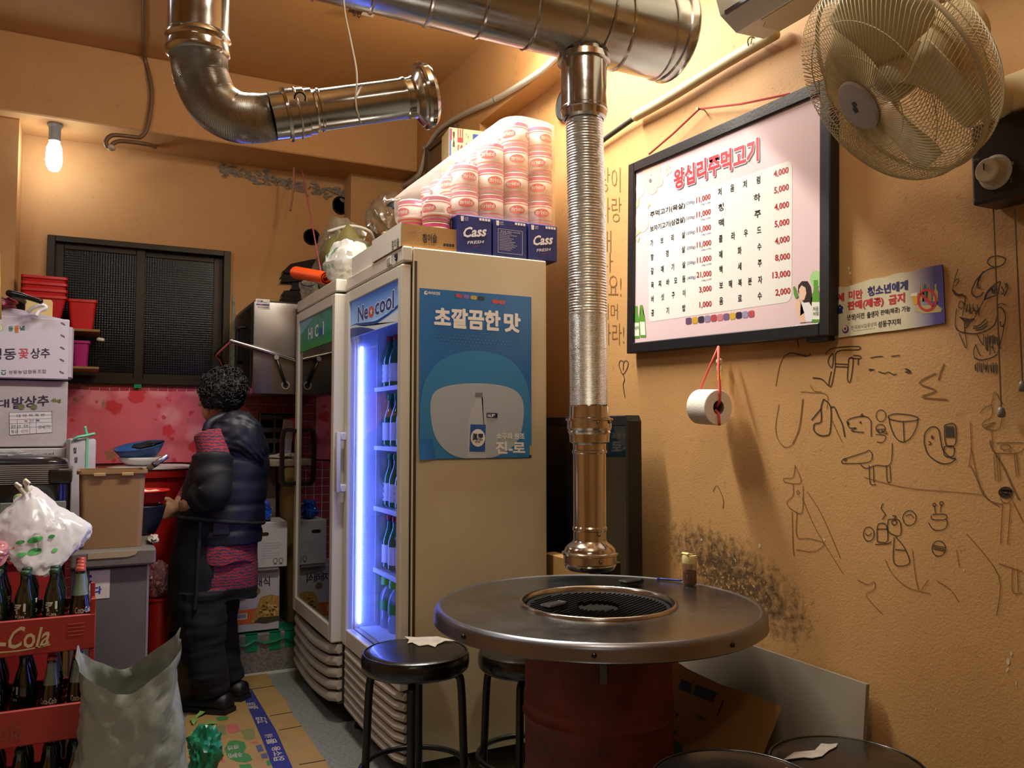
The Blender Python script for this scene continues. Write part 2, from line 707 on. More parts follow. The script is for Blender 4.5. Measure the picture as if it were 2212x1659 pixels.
# green tape over the ledge edge
GT = M('green_tape', '#0f8a62', 0.3, var=0.4, vscale=20)
for a, b_, c_ in ((530, 556, 1408), (582, 606, 1402), (615, 637, 1396)):
 p0, p1 = ony(a, 1380, ly).x, ony(b_, 1380, ly).x
 zb = ony((a + b_) / 2, c_, ly).z
 bm = B()
 box(bm, p0, ly - 0.003, zb, p1, ly + 0.0005, 0.2025)
 box(bm, p0, ly - 0.003, 0.1995, p1, ly + 0.10, 0.2025)
 obj('tape_strip', bm, GT, st)
GF = film('green_sheet', '#12906a', 0.15, 0.2)
bm = B()
g = [[None] * 9 for _ in range(3)]
for i in range(3):
 for j in range(9):
  x = ony(508, 1370, ly).x + j * 0.047
  g[i][j] = bm.verts.new((x, ly - 0.006 + i * 0.09 - (0.01 if i == 0 else 0), 0.2045 + 0.001 * noise.noise((x * 30, i * 3.3, 1)) - (0.045 + 0.012 * math.sin(j * 2.3) if i == 0 else 0)))
for i in range(2):
 for j in range(8):
  bm.faces.new((g[i][j], g[i][j + 1], g[i + 1][j + 1], g[i + 1][j]))
tag(obj('plastic_sheet', bm, GF, None, True), 'green plastic sheet taped over the edge of the terrazzo ledge', 'sheet')

# window: bronze aluminium frame, two figured panes
BR = M('bronze_aluminium', '#2c2418', 0.42, metal=0.55, var=0.3, vscale=12)
win = struct('window_1', box(B(), WX0, YB + 0.085, WZ0, WX1, YB + 0.099, WZ1), M('night_behind_window', '#05060a', 0.9))

def rect_frame(bm, x0, z0, x1, z1, wv, wh, y0, y1):
 box(bm, x0, y0, z0, x0 + wv, y1, z1, 0.002)
 box(bm, x1 - wv, y0, z0, x1, y1, z1, 0.002)
 box(bm, x0 + wv, y0, z0, x1 - wv, y1, z0 + wh, 0.002)
 box(bm, x0 + wv, y0, z1 - wh, x1 - wv, y1, z1, 0.002)
 return bm

obj('window_frame', rect_frame(B(), WX0 - 0.01, WZ0 - 0.012, WX1 + 0.012, WZ1 + 0.01, 0.035, 0.03, YB - 0.03, YB + 0.06), BR, win)
xm0, xm1 = ony(292, 680, YB).x, ony(312, 680, YB).x
obj('window_sash', rect_frame(B(), WX0 + 0.02, WZ0 + 0.012, xm1, WZ1 - 0.015, 0.045, 0.035, YB + 0.004, YB + 0.028), BR, win)
obj('window_sash', rect_frame(B(), xm0 - 0.005, WZ0 + 0.012, WX1 - 0.018, WZ1 - 0.015, 0.05, 0.035, YB + 0.028, YB + 0.05), BR, win)
pm = M('figured_glass', '#080b11', 0.2, spec=0.28)
nt = pm.node_tree
geo = nt.nodes.new('ShaderNodeNewGeometry')
sp = nt.nodes.new('ShaderNodeSeparateXYZ')
nt.links.new(geo.outputs['Position'], sp.inputs[0])
acc = None
for ax in (0, 2):
 mu = nt.nodes.new('ShaderNodeMath')
 mu.operation = 'MULTIPLY'
 mu.inputs[1].default_value = 2 * PI / 0.0125
 nt.links.new(sp.outputs[ax], mu.inputs[0])
 sn = nt.nodes.new('ShaderNodeMath')
 sn.operation = 'SINE'
 nt.links.new(mu.outputs[0], sn.inputs[0])
 if acc is None:
  acc = sn.outputs[0]
 else:
  ad = nt.nodes.new('ShaderNodeMath')
  ad.operation = 'ADD'
  nt.links.new(acc, ad.inputs[0])
  nt.links.new(sn.outputs[0], ad.inputs[1])
  acc = ad.outputs[0]
bp = nt.nodes.new('ShaderNodeBump')
bp.inputs['Strength'].default_value = 0.16
bp.inputs['Distance'].default_value = 0.0012
nt.links.new(acc, bp.inputs['Height'])
nt.links.new(bp.outputs[0], nt.nodes['Principled BSDF'].inputs['Normal'])
obj('pane', box(B(), WX0 + 0.06, YB + 0.012, WZ0 + 0.04, xm1 - 0.04, YB + 0.018, WZ1 - 0.045), pm, win)
obj('pane', box(B(), xm0 + 0.04, YB + 0.036, WZ0 + 0.04, WX1 - 0.06, YB + 0.042, WZ1 - 0.045), pm, win)

# small pink and white tiles under the window
TW = 0.0462
bm = B()
TMESH = None
zt, zb = WZ0 - 0.015, 0.21
nz = int((zt - zb) / TW)
nx = int((XL - (-0.33)) / TW)
for i in range(nx):
 for k in range(nz):
  x, z = -0.33 + i * TW, zt - (k + 1) * TW
  if k == 0 or (0.58 < x < 0.98 and 0.98 < z < 1.40) or (x < 0.32 and 0.96 < z < 1.08):
   if TMESH is None:
    TMESH = cbox(0, 0, 0, TW - .004, .006, TW - .004, .0015)
    tile0 = obj('tile', TMESH, M('pink_tile', '#a8323f', 0.25, var=0.5, vscale=7, col2='#c4808a'), WALL_B)
    to = tile0
   else:
    to = tile0.copy()
    COL.objects.link(to)
   to.location = (x + TW / 2, YB - .003, z + TW / 2)
   continue
  x0, x1, z0, z1 = x + 0.002, x + TW - 0.002, z + 0.002, z + TW - 0.002
  y0, y1 = YB - 0.0005, YB - 0.006
  a = [bm.verts.new(p) for p in ((x0, y0, z0), (x1, y0, z0), (x1, y0, z1), (x0, y0, z1))]
  b_ = [bm.verts.new(p) for p in ((x0 + .002, y1, z0 + .002), (x1 - .002, y1, z0 + .002), (x1 - .002, y1, z1 - .002), (x0 + .002, y1, z1 - .002))]
  bm.faces.new(b_)
  for q in range(4):
   bm.faces.new((a[q], a[(q + 1) % 4], b_[(q + 1) % 4], b_[q]))
o = obj('tile_field', bm, M('pink_tile', '#a8323f', 0.25, var=0.5, vscale=7, col2='#c4808a'), WALL_B)
o['kind'] = 'stuff'
obj('tile_grout', box(B(), -0.33, YB - 0.002, 0.21, XL, YB + 0.0005, zt), M('tile_grout', '#cfc3b6', 0.8), WALL_B)

# pink flowered vinyl sheet pinned over the tiles
vm = M('flowered_vinyl', '#e06d7c', 0.32, var=0.35, vscale=3.5, col2='#c55061')
nt = vm.node_tree
b = nt.nodes['Principled BSDF']
geo = [n for n in nt.nodes if n.type == 'NEW_GEOMETRY'][0]
src = b.inputs['Base Color'].links[0].from_socket

def spots(scale, thr, soft, rgb, seedoff, src, dist=0.6):
 mp = nt.nodes.new('ShaderNodeMapping')
 mp.inputs['Location'].default_value = (seedoff, 0, seedoff * 0.7)
 mp.inputs['Scale'].default_value = (1, 0.02, 1)
 nt.links.new(geo.outputs['Position'], mp.inputs['Vector'])
 nn = nt.nodes.new('ShaderNodeTexNoise')
 nn.inputs['Scale'].default_value = 34
 nt.links.new(mp.outputs[0], nn.inputs['Vector'])
 mxv = nt.nodes.new('ShaderNodeMix')
 mxv.data_type = 'VECTOR'
 mxv.inputs[0].default_value = 0.04 * dist
 nt.links.new(mp.outputs[0], mxv.inputs[4])
 nt.links.new(nn.outputs['Color'], mxv.inputs[5])
 vo = nt.nodes.new('ShaderNodeTexVoronoi')
 vo.inputs['Scale'].default_value = scale
 vo.inputs['Randomness'].default_value = 0.8
 nt.links.new(mxv.outputs[1], vo.inputs['Vector'])
 mr_ = nt.nodes.new('ShaderNodeMapRange')
 mr_.inputs[1].default_value = thr
 mr_.inputs[2].default_value = thr - soft
 mr_.inputs[3].default_value = 0
 mr_.inputs[4].default_value = 0.85
 nt.links.new(vo.outputs['Distance'], mr_.inputs[0])
 mx_ = nt.nodes.new('ShaderNodeMix')
 mx_.data_type = 'RGBA'
 mx_.inputs[7].default_value = (*srgb(rgb), 1)
 nt.links.new(mr_.outputs[0], mx_.inputs[0])
 nt.links.new(src, mx_.inputs[6])
 return mx_.outputs[2]

src = spots(6.5, 0.42, 0.2, '#f09aa4', 0.0, src)
src = spots(8.5, 0.24, 0.08, '#9b7a52', 3.3, src, 1.5)
src = spots(6.2, 0.25, 0.04, '#d5303c', 1.4, src, 1.2)
src = spots(12, 0.16, 0.04, '#cf3440', 5.2, src)
nt.links.new(src, b.inputs['Base Color'])
bm = B()
NXV, NZV = 40, 16
xa, xb = -0.30, ony(498, 900, YB).x
za, zb2 = ony(250, 1000, YB).z, WZ0 - 0.045
gv = []
for k in range(NZV + 1):
 row = []
 for i in range(NXV + 1):
  x = xa + (xb - xa) * i / NXV
  z = za + (zb2 - za) * k / NZV + 0.006 * noise.noise((x * 5, k, 2)) * (1 if k in (0, NZV) else 0)
  row.append(bm.verts.new((x, YB - 0.013 - 0.006 * (1 + noise.noise((x * 4.5, z * 1.3, 5)))
         - (0.012 * max(0, 1 - abs(x - ony(172, 900, YB).x) / 0.02)), z)))
 gv.append(row)
for k in range(NZV):
 for i in range(NXV):
  bm.faces.new((gv[k][i], gv[k][i + 1], gv[k + 1][i + 1], gv[k + 1][i]))
sheet = tag(obj('vinyl_sheet', bm, vm, None, True), 'pink flowered vinyl sheet pinned to the wall below the window', 'sheet')
for px in (297,):
 p = ony(px, 832, YB)
 obj('tape_strip', cbox(p.x, YB - 0.026, p.z - 0.004, 0.036, 0.004, 0.024), GT, sheet, label='green tape at the top edge')

# flaking plaster along the top of the back wall
bm = B()
rf = random.Random(3)
for i in range(150):
 px = rf.uniform(470, 760)
 f = (px - 470) / 290
 p = ony(px, 358 + f * 62 + rf.gauss(0, 7) + 6, YB - 0.004)
 if p.z > ZBM - 0.005:
  continue
 n = rf.randint(5, 8)
 r = rf.uniform(0.006, 0.024)
 vv = [bm.verts.new((p.x + r * rf.uniform(.5, 1.3) * math.cos(2 * PI * j / n), YB - rf.uniform(0.002, 0.012), p.z + r * 0.6 * rf.uniform(.5, 1.3) * math.sin(2 * PI * j / n))) for j in range(n)]
 bm.faces.new(vv)
o = obj('flaking_plaster', bm, M('bare_plaster', '#8f8371', 0.9, var=0.8, vscale=60, col2='#3d3226'), WALL_B)
o['kind'] = 'stuff'
# two dark pipe holes and a broken, blackened patch low in the corner
HOLE = M('sooty_hole', '#0b0907', 0.95)
for (hx, hy, rx, rz) in ((735, 444, 15, 17), (673, 512, 15, 15)):
 p = ony(hx, hy, YB)
 s = (p - CAM).length / FPX
 bm = B()
 rs = []
 for d_, k in ((0.0, 1.15), (-0.012, 1.1), (-0.010, 0.95), (0.0, 0.9)):
  rs.append([(p.x + rx * s * k * math.cos(2 * PI * j / 18) * (1 + .1 * noise.noise((j * .7, hx, 0))), YB + d_, p.z + rz * s * k * math.sin(2 * PI * j / 18)) for j in range(18)])
 rings(bm, rs, cap=True)
 obj('pipe_hole', bm, HOLE, WALL_B, True)
BW = M('charred_board', '#2a1d12', 0.85, var=0.6, vscale=25, col2='#120c07', bump=0.4, bscale=60)
rf = random.Random(12)
for i in range(13):
 a = ony(rf.uniform(600, 640), 572 + i * 7 + rf.uniform(-4, 4), YB)
 b_ = ony(rf.uniform(680, 745), 566 + i * 8 + rf.uniform(-6, 10), YB)
 bm = B()
 h = rf.uniform(0.012, 0.022)
 y0 = YB - 0.004 - rf.uniform(0, 0.02)
 prism(bm, [(a.x, a.z - h), (b_.x, b_.z - h * 1.3), (b_.x, b_.z + h), ((a.x + b_.x) / 2, (a.z + b_.z) / 2 + h * 1.4), (a.x + 0.02, a.z + h * .6)], y0, y0 - 0.008)
 obj('splintered_board', bm, BW, WALL_B)
# ------------------------------------------------------------------ marker drawings on the right wall
INK = M('marker_ink', '#332514', 0.7)
INKF = M('pencil_line', '#7a5528', 0.8)
DX = XW - 0.0012

def doodle(polys, org, sc, wd=2.4, mat=INK, close=False):
 bm = B()
 for pl in polys:
  pp = [(org[0] + a / sc, org[1] + b / sc) for a, b in pl]
  if len(pp) > 2:
   pp = [(v.x, v.y) for v in smooth_path([(a, b, 0) for a, b in pp], 4)]
  ribbon(bm, pp, wd * .82, lambda a, b: onx(a, b, DX))
 return obj('doodle', bm, mat, WALL_R, recalc=False)

def circ(x, y, rx, ry=None, n=14):
 ry = ry or rx
 return [(x + rx * math.cos(2 * PI * i / n), y + ry * math.sin(2 * PI * i / n)) for i in range(n + 1)]

Z6, S6 = (1700, 500), 3.607
Z7, S7 = (1650, 940), 2.308
Z8, S8 = (1900, 520), 2.859
Z4, S4 = (1330, 700), 2.764
rh = random.Random(5)
hatch = [[(x, 815 + rh.uniform(-15, 10)), (x + rh.uniform(-8, 8), 925 + rh.uniform(-60, 10))] for x in range(1545, 1660, 9)]
beard = [[(x, 1030 + rh.uniform(-12, 8)), (x + rh.uniform(-5, 8), 1085 + rh.uniform(-10, 28))] for x in range(1462, 1645, 11)]
fuzz = [[(x, 600 + rh.uniform(-40, 30)), (x + rh.uniform(-4, 4), 650 + rh.uniform(-30, 10))] for x in range(1395, 1500, 9)]
doodle([[(1560, 240), (1580, 205), (1640, 190), (1700, 210), (1690, 250), (1640, 275), (1590, 270), (1560, 240)],
  [(1640, 275), (1560, 300), (1490, 360), (1450, 430), (1440, 480), (1470, 510), (1510, 500), (1530, 470)],
  [(1530, 310), (1495, 370), (1480, 430), (1510, 440)], [(1520, 330), (1490, 390), (1490, 425)],
  [(1290, 460), (1320, 500), (1380, 500), (1390, 530), (1380, 570)], [(1295, 455), (1325, 488), (1375, 490)],
  [(1535, 540), (1560, 470), (1610, 420), (1660, 390), (1650, 440), (1640, 490), (1590, 510), (1535, 530)],
  [(1545, 520), (1570, 470), (1620, 425)], [(1590, 440), (1605, 480), (1630, 470), (1625, 430)], [(1600, 445), (1612, 470), (1622, 440)],
  [(1670, 430), (1690, 470), (1670, 490)], [(1710, 400), (1720, 440), (1690, 500)], [(1700, 405), (1708, 440)],
  [(1345, 665), (1385, 690), (1460, 680), (1430, 700), (1400, 745), (1385, 745), (1380, 700), (1345, 665)],
  [(1360, 672), (1440, 690)], [(1385, 700), (1420, 700)], [(1390, 715), (1410, 715)], [(1392, 730), (1402, 730)],
  [(1310, 730), (1330, 770), (1390, 790), (1480, 795), (1560, 770), (1620, 720), (1640, 640)],
  [(1450, 740), (1500, 730), (1550, 680)], [(1450, 755), (1510, 745), (1565, 705)], [(1470, 770), (1520, 760), (1560, 730)],
  [(1385, 745), (1385, 790)],
  [(1640, 640), (1640, 600), (1670, 595), (1700, 650), (1695, 720), (1670, 740), (1660, 700)],
  [(1460, 985), (1510, 1000), (1590, 985), (1640, 955)]], Z6, S6, 3.0)
doodle([[(1335, 290), (1310, 360), (1295, 430), (1290, 460)], [(1310, 430), (1330, 400), (1340, 375), (1320, 370), (1310, 390)],
  [(1335, 590), (1350, 545), (1375, 560), (1365, 600), (1335, 590)], [(1390, 560), (1375, 620), (1365, 660)],
  [(1530, 540), (1500, 600), (1460, 675)], [(1320, 600), (1315, 650), (1310, 730)],
  [(1340, 790), (1360, 840), (1390, 905), (1400, 890), (1390, 800)], [(1480, 800), (1510, 860), (1530, 880), (1530, 800)],
  [(1470, 880), (1455, 930), (1460, 985)], [(1640, 950), (1680, 800), (1690, 720)], [(1470, 880), (1490, 940), (1510, 970)],
  [(1580, 960), (1590, 890), (1620, 950)], [(1640, 580), (1670, 560), (1705, 575)]] + hatch + beard + fuzz, Z6, S6, 2.0)
doodle([[(300, 960), (320, 930), (380, 905), (550, 895), (555, 920), (390, 935), (375, 1050), (345, 1200), (325, 1185), (345, 1090)],
  [(330, 975), (360, 955), (350, 1060), (320, 1020), (330, 975)], [(375, 1030), (475, 1035)], [(375, 1052), (475, 1056)],
  [(480, 990), (470, 1150), (495, 1160), (515, 990), (480, 990)], [(490, 985), (565, 990), (570, 970), (515, 965)], [(555, 990), (553, 1040)]], Z6, S6)
doodle([[(0, 960), (40, 945), (130, 970), (175, 965), (180, 950)], [(80, 840), (90, 900)], [(650, 985), (700, 975), (745, 972)], [(810, 972), (880, 965)],
  [(710, 1090), (760, 1105), (790, 1095), (830, 1115), (855, 1110)], [(635, 1072), (680, 1076)], [(638, 1084), (670, 1076)],
  [(915, 1070), (960, 1085), (920, 1095), (965, 1100), (930, 1066)]], Z6, S6, 2.4)
doodle([[(1225, 1030), (1200, 1090), (1180, 1160)], [(1160, 1105), (1030, 1180), (1160, 1240), (1050, 1290), (1250, 1310)]], Z6, S6, 4.0, INKF)
doodle([[(285, 1305), (265, 1370), (265, 1480), (215, 1500), (210, 1550), (250, 1585), (300, 1590), (335, 1560), (340, 1370), (285, 1305)],
  [(340, 1370), (370, 1370), (400, 1440), (430, 1500), (450, 1600)], [(265, 1380), (190, 1470)], [(200, 1140), (270, 1150), (320, 1200)]], Z6, S6, 3.0)
doodle([[(105, 1248), (200, 1255), (310, 1272), (310, 1380)], [(180, 1195), (210, 1240), (270, 1250)], [(350, 1470), (390, 1560), (430, 1640)],
  [(125, 1300), (110, 1450), (90, 1560), (40, 1650)]], Z6, S6, 1.6, INKF)
doodle([[(465, 1490), (480, 1465), (540, 1445), (610, 1440), (650, 1470), (655, 1520), (655, 1600)],
  [(470, 1500), (490, 1530), (540, 1530), (500, 1550), (540, 1560), (600, 1565)], [(570, 1445), (585, 1420), (595, 1445)], circ(572, 1487, 5),
  circ(475, 1493, 7), circ(475, 1493, 3)], Z6, S6)
doodle([[(790, 1435), (850, 1420), (960, 1430), (1020, 1450), (1010, 1470), (900, 1480), (800, 1460), (790, 1435)],
  [(790, 1440), (810, 1530), (850, 1610), (910, 1640), (970, 1600), (1010, 1520), (1018, 1460)], [(905, 1480), (912, 1635)]], Z6, S6)
doodle([circ(728, 1535, 36, 32), [(695, 1540), (760, 1540)], circ(712, 1555, 6), circ(742, 1555, 6), [(760, 1545), (780, 1575), (755, 1570)],
  [(690, 1580), (765, 1590), (750, 1640), (700, 1640)], circ(732, 1435, 38, 45)], Z6, S6, 2.0)
doodle([[(395, 120), (505, 85), (525, 75), (540, 100), (520, 135), (395, 140), (395, 120)], [(480, 145), (510, 165), (560, 150), (630, 145), (640, 40)],
  [(525, 150), (530, 240), (560, 245)], [(545, 155), (548, 235)], [(610, 150), (615, 230), (635, 230)], [(628, 150), (632, 225)], circ(405, 122, 6)], Z7, S7, 2.2)
doodle([[(275, 1250), (280, 1190), (320, 1150), (360, 1160), (375, 1220), (390, 1290), (440, 1340), (470, 1345), (430, 1375), (370, 1370), (300, 1320), (275, 1250)],
  circ(325, 1213, 5, 7), [(302, 1238), (318, 1252), (303, 1262)], [(400, 1140), (465, 1135), (468, 1255), (410, 1260), (400, 1140)],
  [(400, 1270), (455, 1270), (455, 1330), (400, 1325), (400, 1270)]] + [[(x, 1145), (x + 4, 1215)] for x in range(408, 462, 8)], Z8, S8, 2.8)
doodle([[(620, 1065), (650, 1030), (690, 1010), (710, 935), (740, 980), (760, 1010)], [(690, 1010), (695, 1080), (640, 1120), (640, 1150), (680, 1165), (740, 1160), (760, 1060)],
  [(645, 1140), (715, 1120), (650, 1155), (700, 1140)], [(560, 1120), (565, 1280), (550, 1400)], [(565, 1280), (600, 1450), (640, 1570), (740, 1640)],
  [(720, 1250), (890, 1250), (860, 1310), (710, 1310)], circ(778, 1275, 32, 16), [(720, 1310), (735, 1490)], [(735, 1310), (748, 1480)], [(705, 1320), (715, 1480)],
  [(830, 1310), (845, 1460)], [(845, 1310), (860, 1450)], [(690, 1170), (700, 1270)]], Z8, S8, 2.2, INKF)
doodle([[(685, 1230), (690, 1275), (760, 1390), (830, 1540), (860, 1600)]], Z8, S8, 4.2, INKF)
doodle([circ(1205, 285, 32, 24), circ(1205, 285, 24, 17), circ(1205, 285, 14, 9), [(1180, 275), (1235, 280)], [(1178, 290), (1232, 295)]], Z7, S7, 5.0)
doodle([circ(1208, 312, 28, 26), [(1190, 340), (1180, 540)], [(1230, 340), (1215, 545)], [(1190, 345), (1110, 310), (1030, 150)], [(1240, 330), (1290, 430)],
  [(1010, 490), (1170, 700), (1160, 900)], [(1240, 660), (1240, 780), (1290, 785)], [(1265, 665), (1268, 780)], [(1170, 640), (1290, 680)]], Z7, S7, 2.2, INKF)
doodle([[(155, 150), (145, 210), (100, 215), (110, 235), (185, 235), (155, 150)], [(145, 240), (145, 300), (115, 330), (120, 350), (140, 370), (190, 385), (195, 250)],
  circ(170, 285, 6, 9), [(140, 380), (145, 550), (150, 600)], [(165, 380), (165, 505), (230, 515), (300, 540), (250, 580), (160, 570)],
  [(190, 310), (260, 470), (395, 690)], [(215, 280), (290, 400), (380, 610)]], Z7, S7, 1.8, INKF)
doodle([circ(523, 493, 27, 35), circ(726, 413, 33, 37), [(505, 490), (520, 500), (540, 488)], [(708, 405), (730, 395), (745, 410)],
  [(835, 400), (840, 420), (905, 420), (905, 395), (840, 395)], [(820, 435), (840, 465), (870, 475), (905, 465), (915, 435), (905, 415)],
  [(855, 390), (850, 350)], [(880, 385), (885, 345)], circ(850, 347, 8), circ(885, 340, 9), circ(872, 565, 34, 38), [(842, 548), (903, 560)], [(842, 556), (903, 570)],
  [(842, 565), (900, 578)]], Z7, S7, 2.2)
doodle([[(565, 530), (565, 460), (580, 440), (610, 450), (615, 530), (565, 530)], [(565, 468), (614, 468)], [(620, 420), (675, 425), (680, 500), (620, 480), (620, 420)],
  circ(650, 435, 12), [(650, 510), (650, 640), (725, 640), (700, 560), (655, 505)], [(655, 570), (705, 575)], [(590, 420), (605, 395), (585, 365), (595, 340)],
  [(555, 545), (620, 540), (635, 530)], [(640, 400), (660, 405), (650, 415)]], Z7, S7, 2.4)
doodle([[(605, 620), (640, 690), (720, 760), (830, 790)], [(740, 570), (755, 700), (770, 770)], [(820, 720), (780, 780)], [(465, 720), (520, 745), (550, 730), (550, 770), (510, 800), (590, 890)],
  [(500, 210), (700, 260), (900, 280), (1030, 290), (1100, 300)], [(860, 725), (930, 770), (970, 830)], [(960, 570), (975, 660)]], Z7, S7, 1.8, INKF)
doodle([[(975, 480), (955, 600), (965, 680), (1010, 735), (1060, 710), (1095, 610), (1115, 450)], [(955, 370), (985, 230), (1040, 175), (1150, 190)],
  [(580, 1000), (605, 965), (640, 1040), (640, 1100)]], Z4, S4, 1.8, INKF)
doodle([[(1347, 781), (1340, 779), (1337, 788), (1341, 801), (1346, 808), (1354, 797), (1357, 784), (1352, 779), (1347, 784), (1346, 800)],
  [(1346, 808), (1349, 820), (1346, 832), (1350, 858)]], (0, 0), 1, 1.8)
bm = B()
for s, x0, y0, x1, y1 in (('랑이', 1296, 415, 1340, 362), ('사랑', 1296, 480, 1342, 426), ('해', 1292, 545, 1320, 498), ('다', 1296, 588, 1324, 546), ('요!', 1314, 640, 1342, 595),
       ('이머', 1300, 690, 1334, 656), ('바라!', 1300, 745, 1348, 698)):
 P = [onx(x0, y0, DX), onx(x1, y0, DX), onx(x1, y1, DX), onx(x0, y1, DX)]
 tadd(bm, s, lambda a, b, P=P: P[0].lerp(P[1], a).lerp(P[3].lerp(P[2], a), b), -0.012)
obj('doodle', bm, INKF, WALL_R, recalc=False)
# chips and splashes of bare paint
rc = random.Random(21)
bm = B()
for px, py, r in ((2178, 1428, 7), (2176, 1446, 5), (2082, 1232, 3), (1780, 1166, 2.5), (2012, 1435, 2), (2021, 1532, 2.5), (1641, 1178, 4), (2170, 1216, 2), (1740, 1307, 2),
     (1515, 1166, 3), (1836, 590, 5), (1834, 580, 4), (2195, 1476, 4), (2184, 1412, 4), (1930, 1100, 2), (1600, 1305, 2)):
 n = 7
 vv = []
 for j in range(n):
  a = 2 * PI * j / n
  vv.append(bm.verts.new(onx(px + r * .7 * rc.uniform(.5, 1.2) * math.cos(a), py + r * 1.3 * rc.uniform(.5, 1.2) * math.sin(a), XW - 0.0008)))
 bm.faces.new(vv)
obj('paint_chip', bm, M('bare_paint', '#cfc2a4', 0.8), WALL_R, recalc=False)

# ------------------------------------------------------------------ menu board
XM = 1.70
bl = onx(1353, 764, XM)
menu = thing('menu_board', 'black framed pink and white Korean menu board hung on the ochre wall', 'menu board', bl, -90)
a_ = uv(menu, 1792, 724)
ang = math.atan2(a_[1], a_[0])
menu.rotation_euler = (0, -ang, R(-90))
MWID = uv(menu, 1792, 724)[0]
MHGT = uv(menu, 1349, 359)[1]
BLK = M('black_frame', '#16161a', 0.38, bump=0.1, bscale=120)
fw = 0.036
bm = B()
for x0, z0, x1, z1 in ((0, 0, fw, MHGT), (MWID - fw, 0, MWID, MHGT), (fw, 0, MWID - fw, fw), (fw, MHGT - fw, MWID - fw, MHGT)):
 box(bm, x0, 0, z0, x1, 0.034, z1, 0.003)
obj('frame', bm, BLK, menu)
pk = M('menu_print', '#e6cbcf', 0.25, coat=0.3)
obj('print_sheet', box(B(), fw - 0.004, 0.010, fw - 0.004, MWID - fw + 0.004, 0.030, MHGT - fw + 0.004), pk, menu)

def z3(a, b):
 return 1330 + a / 2.86, 200 + b / 2.86

def mbox(s, blp, trp, y=0.009, **k):
 x0, z0 = uv(menu, *z3(*blp), y)
 x1, z1 = uv(menu, *z3(*trp), y)
 return (s, x0, z0, x1, z1)

def spread(s, bx, cond=0.72):
 asp = abs((bx[3] - bx[1]) / (bx[4] - bx[2]))
 best = None
 for n in range(0, 16):
  q = (' ' * n).join(s)
  d = abs(math.log(tmesh(q, 0.012)[2] * cond / asp))
  if best is None or d < best[0]:
   best = (d, q)
 return (best[1],) + tuple(bx[1:])

x0, z0 = uv(menu, *z3(203, 1418), 0.0095)
x1, z1 = uv(menu, *z3(1090, 413), 0.0095)
decal(menu, rrect(x0, z0, x1, z1, 0.022), 0.0096, M('menu_white', '#ebe8e2', 0.25, coat=0.3), 'price_panel')
dark = M('menu_black_ink', '#191817', 0.4)
red = M('menu_red_ink', '#b01d22', 0.4)
blue = M('menu_blue_ink', '#4a4f86', 0.4)
tq = [z3(362, 600), z3(882, 418), z3(880, 278), z3(358, 482)]
t_ = ('왕십리주먹고기', tq)
txq(menu, [t_], 0.0092, M('menu_title_white', '#ffffff', 0.4), 'title_outline', 0.075)
txq(menu, [(t_[0], [(p[0] + 2.2, p[1] + 2.4) for p in tq])], 0.0094, M('menu_title_shadow', '#5b4a52', 0.4), 'title_shadow', 0.06)
txq(menu, [t_], 0.0088, M('menu_title_red', '#d8333f', 0.4), 'title_lettering', 0.038)
L = [('주먹고기(목살)', (212, 780), (428, 675)), ('보자기고기(삼겹살)', (212, 868), (428, 762)), ('가브리살', (214, 952), (428, 855)), ('항정살', (216, 1040), (428, 945)),
  ('갈매기살', (217, 1125), (430, 1040)), ('묵찌바모듬', (218, 1212), (430, 1128)), ('버섯구이', (219, 1297), (430, 1215)), ('공기밥', (219, 1383), (430, 1308)),
  ('처음처럼', (632, 640), (892, 512)), ('청하', (634, 737), (893, 618)), ('맥주', (636, 832), (896, 720)), ('클라우드', (637, 928), (898, 822)),
  ('매화수', (639, 1025), (899, 925)), ('백세주', (640, 1118), (901, 1027)), ('보해복분자', (640, 1215), (904, 1130)), ('음료수', (640, 1312), (902, 1230))]

def mq(s, bl_, tr_, h, sp=True):
 """row given by its lower left and upper right pixel and letter height"""
 q = [z3(*bl_), z3(tr_[0], tr_[1] + h), z3(*tr_), z3(bl_[0], bl_[1] - h)]
 if sp and '(' not in s:
  a = Vector(uv(menu, *q[0], .009))
  b_ = Vector(uv(menu, *q[1], .009))
  c_ = Vector(uv(menu, *q[3], .009))
  w_ = (b_ - a).length / (c_ - a).length
  s = spread(s, (0, 0, 0, w_, 1))[0]
 return (s, q)

txq(menu, [mq(s, p, q, 42 if p[0] < 500 else 48) for s, p, q in L], 0.009, dark, 'item_lettering', 0.02)
Pq = [('11,000', (497, 690), (585, 622)), ('11,000', (498, 780), (587, 716)), ('11,000', (500, 872), (588, 812)), ('11,000', (500, 966), (590, 907)), ('11,000', (502, 1060), (591, 1003)),
  ('21,000', (500, 1150), (591, 1098)), ('3,000', (515, 1242), (592, 1190)), ('1,000', (517, 1335), (592, 1285)), ('4,000', (975, 530), (1067, 455)), ('5,000', (978, 632), (1069, 560)),
  ('4,000', (980, 735), (1070, 668)), ('5,000', (981, 840), (1072, 775)), ('4,000', (983, 945), (1074, 880)), ('8,000', (984, 1048), (1076, 988)), ('13,000', (968, 1155), (1078, 1095)),
  ('2,000', (986, 1262), (1079, 1202))]
txq(menu, [mq(*q, 42 if q[1][0] < 600 else 47, False) for q in Pq], 0.009, red, 'price_lettering', 0.02)
gi = [mq('(200g)' if i < 5 else '(400g)', (434 + i * 1.6, 700 + i * 92.5), (488 + i, 662 + i * 93.2), 25, False) for i in range(6)]
gi += [mq('100g 5,500' if i < 5 else '100g 5,250', (525 + i * 1.4, 700 + i * 94), (585 + i * 1.2, 673 + i * 94.5), 13, False) for i in range(6)]
txq(menu, gi, 0.009, blue, 'weight_lettering', 0.0)

def mp(a, b, y=0.0092):
 return uv(menu, *z3(a, b), y)

